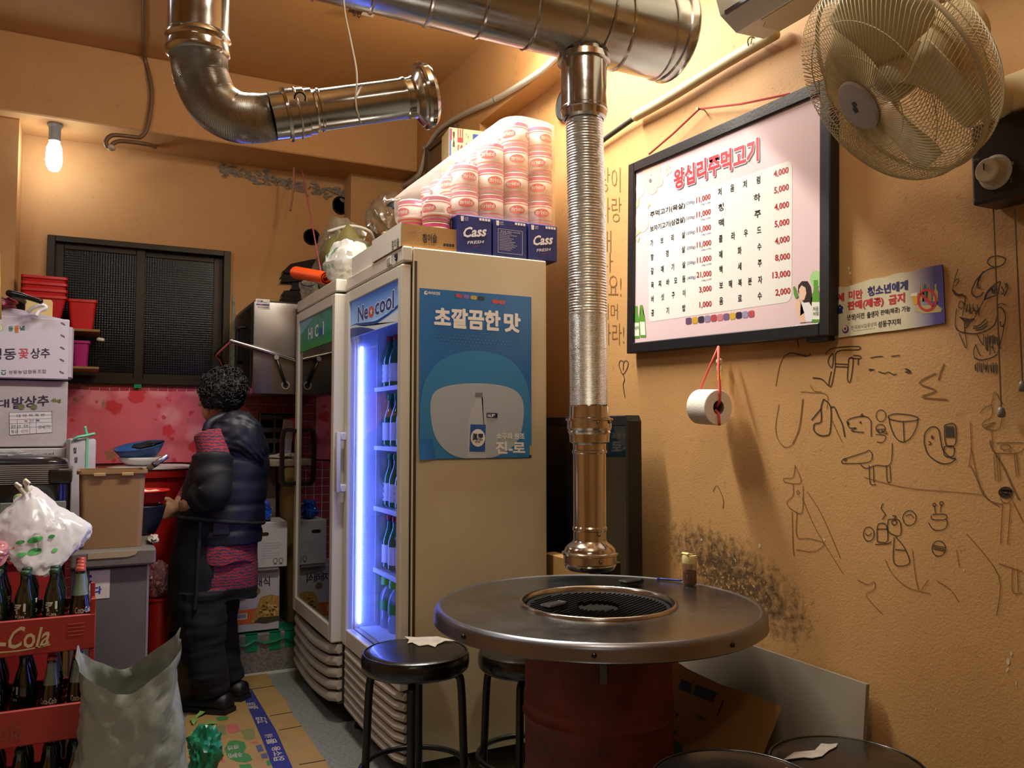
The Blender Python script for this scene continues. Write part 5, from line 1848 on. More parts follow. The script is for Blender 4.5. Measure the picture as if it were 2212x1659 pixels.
def fridge(name, lab, x_body, x_back, y0, y1, xd, lit, slats, slat_round):
 """front faces -X; local x runs along -Y from y1, local y runs into +X"""
 W = y1 - y0
 t = thing(name, lab, 'fridge', (x_body, y1, 0), -90)
 D = x_back - x_body
 th = .045
 bm = B()
 box(bm, 0, 0, .09, th, D, FH - .002, .004)
 box(bm, W - th, 0, .09, W, D, FH - .002, .004)
 box(bm, th, D - th, .09, W - th, D, FH - .003)
 box(bm, th, 0, FH - .09, W - th, D - th, FH - .003)
 box(bm, th, .0, .09, W - th, D - th, .40)
 obj('cabinet', bm, CAB, t)
 bm = B()
 e = .004
 box(bm, th, .02, .40, th + e, D - th, FH - .09)
 box(bm, W - th - e, .02, .40, W - th, D - th, FH - .09)
 box(bm, th, D - th - e, .40, W - th, D - th, FH - .09)
 box(bm, th, .02, .40, W - th, D - th, .404)
 box(bm, th, .02, FH - .094, W - th, D - th, FH - .09)
 obj('lining', bm, INN if lit else M('fridge_inside_unlit', '#15171a', 0.5), t)  # switched-off fridge: its unlit darkness is put into the lining colour
 dt_ = x_body - xd            # door thickness
 # crown panel
 obj('crown_panel', box(B(), .002, -dt_ + .004, 1.797, W - .002, -.001, FH, .005, 2), DOORW, t)
 # door frame
 dz0, dz1 = .335, 1.788
 gx0, gx1, gz0, gz1 = .055, W - .048, .402, 1.742
 bm = B()
 box(bm, .004, -dt_, dz0, gx0, -.006, dz1, .006, 2)
 box(bm, gx1, -dt_, dz0, W - .004, -.006, dz1, .006, 2)
 box(bm, gx0, -dt_ + .001, dz0, gx1, -.006, gz0, .003)
 box(bm, gx0, -dt_ + .001, gz1, gx1, -.006, dz1, .003)
 dr = obj('door', bm, DOORW, t)
 obj('gasket', rect_frame(B(), .012, dz0 + .008, W - .012, dz1 - .008, .02, .02, -.008, .001), GASK, dr)
 obj('glass', box(B(), gx0 - .003, -dt_ + .012, gz0 - .003, gx1 + .003, -dt_ + .016, gz1 + .003),
  glass('fridge_glass_lit' if lit else 'fridge_glass_dark', '#f2f6ff' if lit else '#6c7470', 1.5 if lit else 1.62, 0, 0.8 if lit else 1.2), dr)
 # louvred base panel, slat by slat
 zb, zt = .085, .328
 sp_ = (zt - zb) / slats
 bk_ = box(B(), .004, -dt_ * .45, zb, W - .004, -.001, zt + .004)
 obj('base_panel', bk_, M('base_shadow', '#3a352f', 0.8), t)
 for k in range(slats):
  z0 = zb + k * sp_
  bm = B()
  n_ = 14
  rs_ = []
  for i in range(n_ + 1):
   u = i / n_
   x_ = .003 + (W - .006) * u
   sag = -slat_round * .020 * math.sin(u * PI)
   end_ = min(1, min(u, 1 - u) / .07)
   yb_ = -dt_ * (.55 + .45 * math.sqrt(max(0, 1 - (1 - end_) ** 2)))
   rs_.append([(x_, -.012, z0 + sag + sp_ * .30), (x_, yb_ + .006, z0 + sag + sp_ * .20), (x_, yb_, z0 + sag + sp_ * .30), (x_, yb_ - .002, z0 + sag + sp_ * .62), (x_, yb_ + .006, z0 + sag + sp_ * .98), (x_, -.012, z0 + sag + sp_ * .98)])
  rings(bm, rs_)
  obj('base_slat', bm, GRIL, t, 40)
 for fx, fy in ((.05, .03), (W - .05, .03), (.05, D - .05), (W - .05, D - .05)):
  obj('foot', lathe(B(), [(.024, 0), (.026, .004), (.022, .03), (.012, .034), (.012, .092)], 12, (fx, fy, 0)), M('foot_dark', '#1c1917', 0.7), t, 40)
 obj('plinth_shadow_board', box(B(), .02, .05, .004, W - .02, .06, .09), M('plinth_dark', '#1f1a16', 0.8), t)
 return t, W, D, dt_, (gx0, gx1, gz0, gz1)

fr1, W1, D1, dt1, g1 = fridge('drinks_fridge', 'tall cream drinks fridge with blue lit interior and open view of green bottles', .985, 1.515, 2.685, 3.402, .945, True, 7, .5)
fr2, W2, D2, dt2, g2 = fridge('drinks_fridge', 'tall cream fridge with dark unlit glass door and green header beside the person', .965, 1.495, 3.412, 4.150, .905, False, 5, 1.6)
fr1['group'] = fr2['group'] = 'glass door fridges side by side'

# dark seam strip along the body edge of the lit fridge
obj('seam_strip', box(B(), W1 - .0005, .004, .33, W1 + .0012, .014, 1.80), M('seam_brown', '#3d3224', 0.7), fr1)
bm = B()
for k in range(4):
 box(bm, W1 - .001, .018, .12 + k * .05, W1 + .001, .03, .13 + k * .05)
obj('vent_slots', bm, GASK, fr1)
# brand badge and thermometer on the crown of the lit fridge
q = uv(fr1, 842, 557, -dt1 + .004)
obj('thermometer', cbox(q[0], -dt1 + .002, 1.822, .05, .006, .034, .003), M('therm_white', '#d8d6cf', .35), fr1)
obj('thermometer_screen', cbox(q[0], -dt1 - .0015, 1.822, .034, .001, .02), M('therm_screen', '#a8a39a', .3), fr1)
bm = B()
qx = q[0] + .075
tube(bm, [(qx - .008, -dt1 + .002, 1.834), (qx - .008, -dt1 + .002, 1.82), (qx, -dt1 + .002, 1.812), (qx + .008, -dt1 + .002, 1.82), (qx + .008, -dt1 + .002, 1.834)], .004, 6)
obj('badge', bm, M('badge_navy', '#1c2340', .4), fr1)

# ---- header graphics behind the glass
gx0, gx1, gz0, gz1 = g1
HB = 1.592
hy = -dt1 + .0105

def shade_z(name, c_lo, c_hi, z0, z1, rough=.4, emit=0.0):
 m_ = M(name, c_hi, rough)
 nt_ = m_.node_tree
 b_ = nt_.nodes['Principled BSDF']
 g_ = nt_.nodes.new('ShaderNodeNewGeometry')
 s_ = nt_.nodes.new('ShaderNodeSeparateXYZ')
 nt_.links.new(g_.outputs['Position'], s_.inputs[0])
 r_ = nt_.nodes.new('ShaderNodeMapRange')
 r_.inputs[1].default_value = z0
 r_.inputs[2].default_value = z1
 nt_.links.new(s_.outputs[2], r_.inputs[0])
 x_ = nt_.nodes.new('ShaderNodeMix')
 x_.data_type = 'RGBA'
 x_.inputs[6].default_value = (*srgb(c_lo), 1)
 x_.inputs[7].default_value = (*srgb(c_hi), 1)
 nt_.links.new(r_.outputs[0], x_.inputs[0])
 nt_.links.new(x_.outputs[2], b_.inputs['Base Color'])
 if emit:
  nt_.links.new(x_.outputs[2], b_.inputs['Emission Color'])
  b_.inputs['Emission Strength'].default_value = emit
 return m_

HBL = shade_z('header_blue', '#9cc4ea', '#2f62b4', HB, gz1, .4, .25)
hd1 = obj('header_panel', box(B(), gx0, hy - .001, HB, gx1, hy + .001, gz1), HBL, fr1)
hy1 = hy - .0014
hw_ = gx1 - gx0

def hp1(pts, mat, y, name='header_print'):
 return decal(fr1, [(gx0 + hw_ * a, HB + (gz1 - HB) * b) for a, b in pts], y, mat, name)

HWH = M('header_white', '#dfe9f5', .4)
HDB = M('header_deep_blue', '#24489a', .4)
hp1([(0, 0), (1, 0), (1, .28), (.8, .22), (.55, .12), (.3, .2), (.12, .32), (0, .34)], HWH, hy1)
hp1([(0, 0), (.55, 0), (.42, .10), (.22, .22), (.05, .27), (0, .27)], HDB, hy1 - .0003)
hp1([(0, .34), (.12, .36), (.3, .30), (.55, .22), (.8, .30), (1, .44), (1, .36), (.8, .24), (.55, .14), (.3, .22), (.12, .33), (0, .33)], HDB, hy1 - .0004)
NEO = M('header_navy_letter', '#2c3a86', .4)

def htx(t_, s, a0, b0, a1, b1, mat, y, bold=.02, gx=gx0, w_=hw_, zb_=HB, zt_=gz1):
 return tx(t_, [(s, gx + w_ * a0, zb_ + (zt_ - zb_) * b0, gx + w_ * a1, zb_ + (zt_ - zb_) * b1)], y, mat, 'header_lettering', bold)

htx(fr1, 'Ne', .17, .36, .40, .78, HWH, hy1 - .0006, .07)
htx(fr1, 'cool', .54, .36, .90, .80, HWH, hy1 - .0006, .07)
htx(fr1, 'Ne', .17, .36, .40, .78, NEO, hy1 - .0009, .025)
htx(fr1, 'cool', .54, .36, .90, .80, NEO, hy1 - .0009, .02)
hp1([(.465 + .055 * math.cos(t), .50 + .15 * math.sin(t)) for t in [2 * PI * i / 20 for i in range(20)]], M('header_orange', '#d9552c', .4), hy1 - .0009, 'header_emblem')
hp1([(.465 + (.035 if i % 2 == 0 else .015) * math.sin(PI * i / 5), .50 + (.10 if i % 2 == 0 else .043) * math.cos(PI * i / 5)) for i in range(10)], HWH, hy1 - .0012, 'header_emblem')
bm = B()
for k in range(3):
 a = R(60 * k)
 c_ = (gx1 - .02, gz1 - .025)
 ribbon(bm, [(c_[0] - .014 * math.cos(a), c_[1] - .014 * math.sin(a)), (c_[0] + .014 * math.cos(a), c_[1] + .014 * math.sin(a))], .003, lambda x_, z_: (x_, hy1 - .0009, z_))
obj('snowflake_print', bm, HWH, fr1, recalc=False)

gx0b, gx1b, gz0b, gz1b = g2
hwb = gx1b - gx0b
hyb = -dt2 + .0105
HGR = shade_z('header_green', '#1b8a4c', '#4aa59a', HB, gz1b, .4)
obj('header_panel', box(B(), gx0b, hyb - .001, HB, gx1b, hyb + .001, gz1b), HGR, fr2)
yb1 = hyb - .0014

def hp2(pts, mat, y, name='header_print'):
 return decal(fr2, [(gx0b + hwb * a, HB + (gz1b - HB) * b) for a, b in pts], y, mat, name)

hp2([(0, .55), (.25, .8), (.45, 1), (0, 1)], M('header_sky', '#7db7d2', .4), yb1)
hp2([(0, 0), (1, 0), (1, .12), (0, .2)], M('header_grass', '#2f9a46', .4), yb1)
HLG = M('header_leaf', '#2a9468', .4)
for a, b_ in ((.1, .5), (.22, .62), (.55, .75), (.72, .82), (.85, .7), (.65, .9), (.92, .9)):
 hp2([(a + .03 * math.cos(t), b_ + .06 * math.sin(t)) for t in [2 * PI * i / 10 for i in range(10)]], HLG, yb1 - .0002)
htx(fr2, 'Hi C', .27, .30, .58, .68, HWH, yb1 - .0006, .025, gx0b, hwb)
htx(fr2, 'oo', .585, .30, .70, .54, M('header_blue_letter', '#2860b8', .4), yb1 - .0006, .05, gx0b, hwb)
htx(fr2, 'l', .71, .30, .735, .68, HWH, yb1 - .0006, .03, gx0b, hwb)
htx(fr2, 'FRESH COLD', .77, .30, .95, .38, M('header_pale_letter', '#3fae86', .4), yb1 - .0006, 0, gx0b, hwb)

# ---- handles
hz0, hz1 = .955, 1.205
bm = B()
box(bm, .012, -dt1 - .040, hz0, .045, -dt1 - .022, hz1, .006, 2)
box(bm, .014, -dt1 - .024, hz0 + .002, .043, -dt1 + .002, hz0 + .034, .004)
box(bm, .014, -dt1 - .024, hz1 - .036, .043, -dt1 + .002, hz1 - .002, .004)
obj('handle', bm, M('handle_white', '#c9c9d4', .35), fr1, 40)
bm = B()
hl = smooth_path([(.03, -dt2 + .004, 1.205), (.03, -dt2 - .04, 1.212), (.03, -dt2 - .062, 1.19), (.03, -dt2 - .066, 1.08), (.03, -dt2 - .062, .968), (.03, -dt2 - .04, .946), (.03, -dt2 + .004, .952)], 5)
fr_ = frames(hl)
rs = []
for p, n, b_ in fr_:
 rs.append([p + Vector((dx, 0, 0)) + q_ for dx, q_ in ((-.014, Vector()), (.014, Vector()))] if False else
    [Vector((p.x + a * .017, p.y, p.z)) + (n if abs(n.x) < .5 else b_) * c_ for a, c_ in ((-1, -.009), (1, -.009), (1, .009), (-1, .009))])
rings(bm, rs)
obj('handle', bm, M('handle_black', '#0d0d0e', .35), fr2, 50, label='black loop handle')

# ---- lit interior: LED tubes behind the door frame, wire shelves
LEDM = M('led_tube', '#ffffff', .5, emit=(.13, .19, 1.0), estr=36)
for xx in (.058, W1 - .058):
 obj('led_tube', box(B(), xx - .006, .012, .42, xx + .006, .022, 1.56, .002), LEDM, fr1)
SHELF = M('shelf_white', '#d9dcea', .4)
SZ = [1.385, 1.143, .893, .640]
for z in SZ:
 bm = B()
 box(bm, .052, .075, z - .014, W1 - .052, .083, z + .004, .001)
 box(bm, .052, D1 - .06, z - .008, W1 - .052, D1 - .052, z, .001)
 for k in range(22):
  x_ = .06 + (W1 - .12) * k / 21
  box(bm, x_ - .0018, .08, z - .004, x_ + .0018, D1 - .055, z - .0005)
 obj('wire_shelf', bm, SHELF, fr1)
bm = B()
for xx in (.05, W1 - .054):
 box(bm, xx, .085, .42, xx + .004, .10, 1.62)
obj('shelf_rail', bm, SHELF, fr1)

# ---- green bottles, one by one
GG = M('green_bottle_glass', '#0f6a3a', .08, spec=.8, coat=.5)
LB = M('bottle_paper', '#e4e8ee', .6)
INKD = M('bottle_ink', '#1d2a2c', .6)
F1M = mw(fr1)

def curved(bm_, s, r_, z0, z1, wd, ang0=0.0, bold=.02, vertical=False):
 def fn(a, b):
  th_ = ang0 + (a - .5) * wd / r_
  return (r_ * math.sin(th_), -r_ * math.cos(th_), z0 + (z1 - z0) * b)
 tadd(bm_, s, fn, bold)

def soju(lab, loc, group, capc):
 t = thing('green_bottle', lab, 'bottle', loc, 0, group)
 obj('bottle_glass', lathe(B(), [(.024, 0), (.0315, .004), (.032, .010), (.032, .108), (.0305, .122), (.022, .148), (.0145, .166), (.0125, .176), (.0125, .205)], 18), GG, t, True)
 obj('cap', lathe(B(), [(.0142, .198), (.0148, .200), (.0148, .217), (.013, .220), (.001, .220)], 14), M('cap_' + capc, capc, .35, metal=.3), t, 40)
 lb_ = obj('label', lathe(B(), [(.0323, .026), (.0326, .027), (.0326, .098), (.0323, .099)], 18, cap=False), LB, t, True)
 bm_ = B()
 for k, ch in enumerate('참이슬'):
  curved(bm_, ch, .0329, .078 - k * .022, .096 - k * .022, .018, R(-60))
 bmesh.ops.recalc_face_normals(bm_, faces=bm_.faces[:])
 obj('lettering', bm_, INKD, lb_, recalc=False)
 return t

names = ['top', 'second', 'third', 'fourth']
rb = random.Random(4)
ordn = ['first', 'second', 'third', 'fourth', 'fifth', 'sixth', 'seventh']
for si, z in enumerate(SZ):
 grp = 'green bottles on the %s shelf of the lit fridge' % names[si]
 first = None
 for row in range(2):
  for k in range(7):
   xl = .085 + k * .085 + rb.uniform(-.004, .004) + row * .01
   yl = .135 + row * .085 + rb.uniform(-.004, .004)
   p = F1M @ Vector((xl, yl, z + .001))
   lab = 'green soju bottle, %s shelf of the lit fridge, %s row, %s from left' % (names[si], ['front', 'rear'][row], ordn[k])
   if first is None:
    first = soju(lab, p, grp, ['#a3232b', '#2a7a46', '#2a7a46', '#8f2530'][si])
    first.rotation_euler = (0, 0, R(rb.uniform(-40, 10) - 20))
   else:
    dup(first, p, rb.uniform(-40, 10) - 20, lab)
# squat clear bottles with lime caps on the floor of the fridge
grp = 'plastic bottles at the bottom of the lit fridge'
first = None
for row in range(2):
 for k in range(6):
  p = F1M @ Vector((.10 + k * .10 + row * .02, .135 + row * .10, .405))
  lab = 'clear plastic bottle with lime cap at the fridge bottom, %s row, %s from the left' % (['front', 'rear'][row], ordn[k])
  if first is None:
   first = thing('plastic_bottle', lab, 'bottle', p, 0, grp)
   obj('bottle_body', lathe(B(), [(.034, 0), (.040, .006), (.041, .05), (.038, .06), (.041, .07), (.041, .12), (.034, .145), (.02, .165), (.016, .175)], 16), film('pet_clear', '#dfeaf6', .55, .1), first, True)
   obj('cap', lathe(B(), [(.017, .172), (.038, .174), (.038, .200), (.034, .206), (.001, .206)], 16), M('cap_lime', '#6fb92e', .4), first, 40)
   obj('label', lathe(B(), [(.0415, .072), (.0418, .073), (.0418, .112), (.0415, .113)], 16, cap=False), M('label_green', '#4f9a3a', .5), first, True)
  else:
   dup(first, p, 20, lab)

# ---- poster on the side of the lit fridge
pp = att(905, 993, 2.9)
PYF = 2.685 - .0022
p_bl, p_tr = ony(904, 993, PYF), ony(1148, 646, PYF)
poster = thing('drink_poster', 'blue poster with a bottle and white Korean lettering on the fridge side', 'poster', (p_bl.x, PYF, p_bl.z))
PWd, PHt = ony(1148, 992, PYF).x - p_bl.x, ony(906, 622, PYF).z - p_bl.z
PBL = shade_z('poster_blue', '#1b5c9c', '#2a6fae', p_bl.z, p_bl.z + PHt, .3)
bm = B()
NP = 14
gv = []
for i in range(NP + 1):
 row = []
 for k in range(NP + 1):
  u, v = i / NP, k / NP
  y_ = -.0006 - .0012 * (1 + math.sin(v * 5 + u * 3)) * (1 if 0 < u < 1 else .4)
  if u < .15 and v < .12:
   y_ -= .012 * (1 - u / .15) * (1 - v / .12)
  z_ = PHt * v - (PHt * .028) * u * v * 0
  row.append(bm.verts.new((PWd * u, min(y_, -.0006), z_)))
 gv.append(row)
for i in range(NP):
 for k in range(NP):
  bm.faces.new((gv[i][k], gv[i + 1][k], gv[i + 1][k + 1], gv[i][k + 1]))
obj('sheet', bm, PBL, poster, True, recalc=False)
PWH = M('poster_white', '#e9e6de', .4)

def pz(a, b):
 return 880 + a / 3.772, 580 + b / 3.772

def pq(a, b, y=-.004):
 q = uv(poster, *pz(a, b), y)
 return min(max(q[0], .002), PWd - .002), min(max(q[1], .002), PHt - .002)

def pdec(pts, mat, y=-.004, name='print'):
 return decal(poster, [pq(a, b, y) for a, b in pts], y, mat, name)

txq(poster, [('초깔끔한', [pz(222, 470), pz(755, 507), pz(755, 350), pz(222, 318)]), ('맛', [pz(790, 512), pz(918, 522), pz(918, 372), pz(790, 362)])], -.0042, PWH, 'lettering', .042)
txq(poster, [('진-로', [pz(722, 1506), pz(958, 1510), pz(958, 1412), pz(722, 1410)])], -.0042, PWH, 'lettering', .035)
txq(poster, [('소주의 원조', [pz(728, 1388), pz(955, 1392), pz(955, 1342), pz(728, 1338)])], -.0042, PWH, 'lettering', .03)
txq(poster, [('하이트진로', [pz(172, 212), pz(268, 218), pz(268, 192), pz(172, 186)])], -.0042, PWH, 'lettering', .03)
pdec([(152 + 16 * math.cos(t), 198 + 17 * math.sin(t)) for t in [2 * PI * i / 14 for i in range(14)]], PWH, -.0042, 'emblem')
pdec([(157 + 8 * math.cos(t), 194 + 8 * math.sin(t)) for t in [2 * PI * i / 10 for i in range(10)]], PBL, -.0046, 'emblem')
# dotted halftone band and a plain pale rounded field behind the bottle
dots = []
for r_ in range(7):
 for c_ in range(22):
  x_, y_ = 230 + c_ * 29 + (r_ % 2) * 14, 500 + r_ * 26 + c_ * 2.2
  s_ = 5.0 * (1 - abs(r_ - 2.5) / 6)
  dots.append([pq(x_ + s_ * math.cos(t), y_ + s_ * math.sin(t)) for t in (.78, 2.35, 3.93, 5.5)])
multi_decal(poster, dots, -.004, M('poster_dot', '#5f93c4', .4), 'dot_print')
PDB = M('poster_mid_blue', '#2f7fb4', .4)
PGY = M('poster_grey', '#a9b1b8', .4)
sm2 = lambda pts: [(v.x, v.y) for v in smooth_path([(a, b, 0) for a, b in pts], 6, True)]
pdec(sm2([(112, 1050), (200, 820), (350, 710), (560, 670), (790, 720), (930, 850), (1000, 1080), (985, 1540), (120, 1535)]), PDB, -.0036, 'colour_field')
pdec(sm2([(195, 1060), (300, 965), (560, 935), (830, 970), (940, 1080), (935, 1300), (870, 1440), (690, 1540), (430, 1540), (280, 1450), (205, 1300)]), PGY, -.0039, 'pale_field')
PBT = M('poster_bottle', '#b6bcc0', .4)
pdec([(553, 1012), (612, 1012), (614, 1050), (605, 1056), (610, 1100), (640, 1190), (648, 1270), (640, 1550), (488, 1550), (500, 1230), (520, 1160), (552, 1090), (560, 1056), (551, 1050)], PBT, -.0041, 'bottle_print')
pdec([(553, 1012), (612, 1012), (614, 1050), (551, 1048)], M('poster_cap', '#6d737a', .4), -.0043, 'bottle_print')
pdec([(514, 1270), (640, 1272), (632, 1495), (505, 1492)], M('poster_label_blue', '#1f57a0', .4), -.0043, 'bottle_print')
pdec([(575 + 58 * math.cos(t), 1380 + 72 * math.sin(t)) for t in [2 * PI * i / 24 for i in range(24)]], PWH, -.0046, 'bottle_print')
txq(poster, [('眞露', [pz(530, 1400), pz(620, 1402), pz(620, 1345), pz(530, 1343)]), ('진로', [pz(552, 1420), pz(592, 1421), pz(592, 1405), pz(552, 1404)])], -.0049, M('poster_ink', '#27384a', .4), 'lettering', .03)
pdec([(645, 1175), (735, 1178), (722, 1200), (733, 1220), (645, 1216)], M('poster_tag_navy', '#22335f', .4), -.0044, 'strength_tag')
txq(poster, [('16.9º', [pz(655, 1210), pz(712, 1211), pz(712, 1186), pz(655, 1185)])], -.0047, PWH, 'lettering', .05)
# row of small stickers along the top
for k, (a, c_) in enumerate(((395, '#b0484a'), (455, '#7d6aa6'), (515, '#b5a03c'), (575, '#2c3038'), (690, '#c0503f'), (745, '#b5555a'))):
 yb_ = 205 + k * 7 + (18 if k > 3 else 0)
 pdec([(a, yb_ + 8), (a + 12, yb_), (a + 42, yb_ + 3), (a + 54, yb_ + 12), (a + 54, yb_ + 28), (a + 42, yb_ + 36), (a + 12, yb_ + 33), (a, yb_ + 26)], M('sticker_%d' % k, c_, .4), -.0044, 'sticker')
pdec([(998, 1440), (1016, 1442), (1014, 1520), (996, 1518)], M('poster_yellow', '#c9a23a', .4), -.0048, 'side_tab')
# ------------------------------------------------------------------ on top of the fridges
WHC = M('white_card', '#d6d0c4', .6)
CASSB = M('carton_navy', '#16256b', .45)
TOPZ = FH + .001

def carton(name, lab, cat, x0, y0, z0, x1, y1, z1, mats, group=None, front_px=None, rz=0):
 t = thing(name, lab, cat, (x0, y0, z0), rz, group)
 obj('carton_body', box(B(), 0, 0, 0, x1 - x0, y1 - y0, z1 - z0, .0025), mats, t)
 return t

# tray of brown board, three navy paper cup cartons along the near edge of the lit fridge
yf = 2.70
ctop = zrow(490, 1.06, yf)
bx0, bx1 = ony(868, 520, yf).x, ony(988, 520, yf).x
tray = thing('soju_carton', 'low open brown carton with black hand lettering at the fridge top corner', 'carton', (bx0, yf, TOPZ))
tray_w, tray_h = bx1 - bx0, ctop - TOPZ
bm = B()
box(bm, 0, 0, 0, tray_w, .004, tray_h)
box(bm, 0, .326, 0, tray_w, .33, tray_h)
box(bm, 0, .004, 0, .004, .326, tray_h)
box(bm, tray_w - .004, .004, 0, tray_w, .326, tray_h)
box(bm, .004, .004, 0, tray_w - .004, .326, .004)
obj('carton_body', bm, KR, tray)
txq(tray, [('참이슬', [(913, 524), (944, 525), (944, 505), (913, 504)])], -.0008, M('carton_black', '#1d1a16', .7), 'lettering', .02)
txq(tray, [('fresh', [(925, 530), (938, 531), (938, 526), (925, 525)]), ('소주 30본입', [(884, 504), (900, 505), (900, 500), (884, 499)])], -.0008, M('carton_brown_ink', '#7a5a34', .7))
multi_decal(tray, [[uv(tray, 958 + k * 6 + a, 526 + k * .5 + b) for a, b in ((0, 0), (5, .3), (5, 6.3), (0, 6))] for k in range(4)], -.0008, M('carton_black', '#1d1a16', .7), 'care_marks')
obj('side_card', box(B(), -.004, .002, 0, -.0005, .33, tray_h + .004), WHC, tray, label='white side panel')
bm = B()
q_ = [onx(*p, bx0 - .0046) - tray.location for p in ((846, 541), (862, 533), (862, 511), (846, 520))]
tadd(bm, '참이슬', lambda a, b: q_[0].lerp(q_[1], a).lerp(q_[3].lerp(q_[2], a), b), .01)
stuff(obj('lettering', bm, M('carton_black', '#1d1a16', .7), tray))
# white open trays towards the back along the front edge
wt = thing('paper_tray', 'low white card tray with black print along the fridge front edge', 'tray', (.972, 3.40, TOPZ), -90)
wy0 = uv(wt, 798, 560)[0]
bm = B()
th_ = zrow(522, .97, 3.05) - TOPZ
box(bm, 0.005, -.001, 0, .34, .003, th_)
box(bm, 0.005, .003, 0, .009, .015, th_)
box(bm, .336, .003, 0, .34, .015, th_)
box(bm, 0.005, .003, 0, .34, .015, .003)
obj('tray_body', bm, WHC, wt)
txq(wt, [('남해의', [(804, 563), (822, 553), (822, 541), (804, 550)]), ], -.0018, M('carton_black', '#1d1a16', .7), 'lettering', .01)
txq(wt, [('naturally', [(804, 573), (824, 561), (824, 556), (804, 568)])], -.0018, M('tray_green_ink', '#3d8a4a', .7))
rcass = [(988, 1063), (1065, 1139), (1141, 1204)]
CW = M('carton_white_ink', '#e6e6ea', .5)
for i, (a, b_) in enumerate(rcass):
 x0, x1 = ony(a, 520, yf - .006).x, ony(b_, 540, yf - .006).x
 lab = ['navy paper cup carton with bold white lettering beside the brown carton', 'navy paper cup carton showing its panel of small print', 'navy paper cup carton overhanging the right end of the fridge top'][i]
 t = carton('paper_cup_carton', lab, 'carton', x0, yf - .006, TOPZ, x1 - .001, yf + .25, TOPZ + .136, CASSB, 'navy paper cup cartons on the fridge top')
 w_ = x1 - x0
 if i != 1:
  bm = B()
  sh = .22

  def sfn(x0_, z0_, x1_, z1_):
   return lambda u, v: (x0_ + (x1_ - x0_) * u + (z1_ - z0_) * sh * v, -.0008, z0_ + (z1_ - z0_) * v + (x1_ - x0_) * .16 * u)
  tadd(bm, 'Cass', sfn(w_ * .14, .052, w_ * .80, .090), .03)
  tadd(bm, 'FRESH', sfn(w_ * .28, .030, w_ * .74, .041), .01)
  for f in bm.faces:
   f.normal_update()
   if f.normal.y > 0:
    f.normal_flip()
  obj('lettering', bm, CW, t, recalc=False)
  decal(t, [(w_ * .38, .021), (w_ * .62, .030), (w_ * .66, .033), (w_ * .6, .0275)], -.0008, M('carton_red_swash', '#c2323a', .5), 'swash')
 else:
  bm = B()
  for z0_, z1_, x0_, x1_ in ((.012, .0128, .02, w_ - .02), (.1, .1008, .02, w_ - .02)):
   box(bm, x0_, -.0009, z0_, x1_, -.0006, z1_)
  for x_ in (.02, w_ - .0208):
   box(bm, x_, -.0009, .012, x_ + .0008, -.0006, .1008)
  obj('panel_outline', bm, CW, t)
  rl = random.Random(2)
  tx(t, [('종이컵 사용시 주의사항', .03, .09, w_ - .03, .095)] + [(''.join(rl.choice('가나다라마바사아자차카타하') for _ in range(rl.randint(8, 16))), .026, .084 - k * .0062, .026 + rl.uniform(.45, .8) * (w_ - .05), .088 - k * .0062) for k in range(11)], -.0008, CW)
 tx(t, [('x10', .028, .122, .042, .129), ('225ml', .028, .116, .042, .120)], -.0008, CW)
 multi_decal(t, [[(.012, .130), (.025, .130), (.0235, .112), (.0135, .112)]] + [[(w_ - .052 + k * .0115, .122), (w_ - .043 + k * .0115, .122), (w_ - .043 + k * .0115, .131), (w_ - .052 + k * .0115, .131)] for k in range(4)], -.0008, CW, 'carton_marks')
 if i == 0:
  sd = box(B(), -.0009, .05, .09, -.0006, .056, .122)
  obj('side_print', sd, CW, t)
t.rotation_euler = (0, 0, R(-.6))

# ---- toilet roll pack: every roll is its own thing, the bag around them another
RW = M('roll_wrap', '#eeded4', .55, bump=.1, bscale=200)
RPK = M('roll_pink', '#cf4f7d', .45)
RRD = M('roll_red', '#cf3b36', .5)
RRL, RLN = .0505, .096

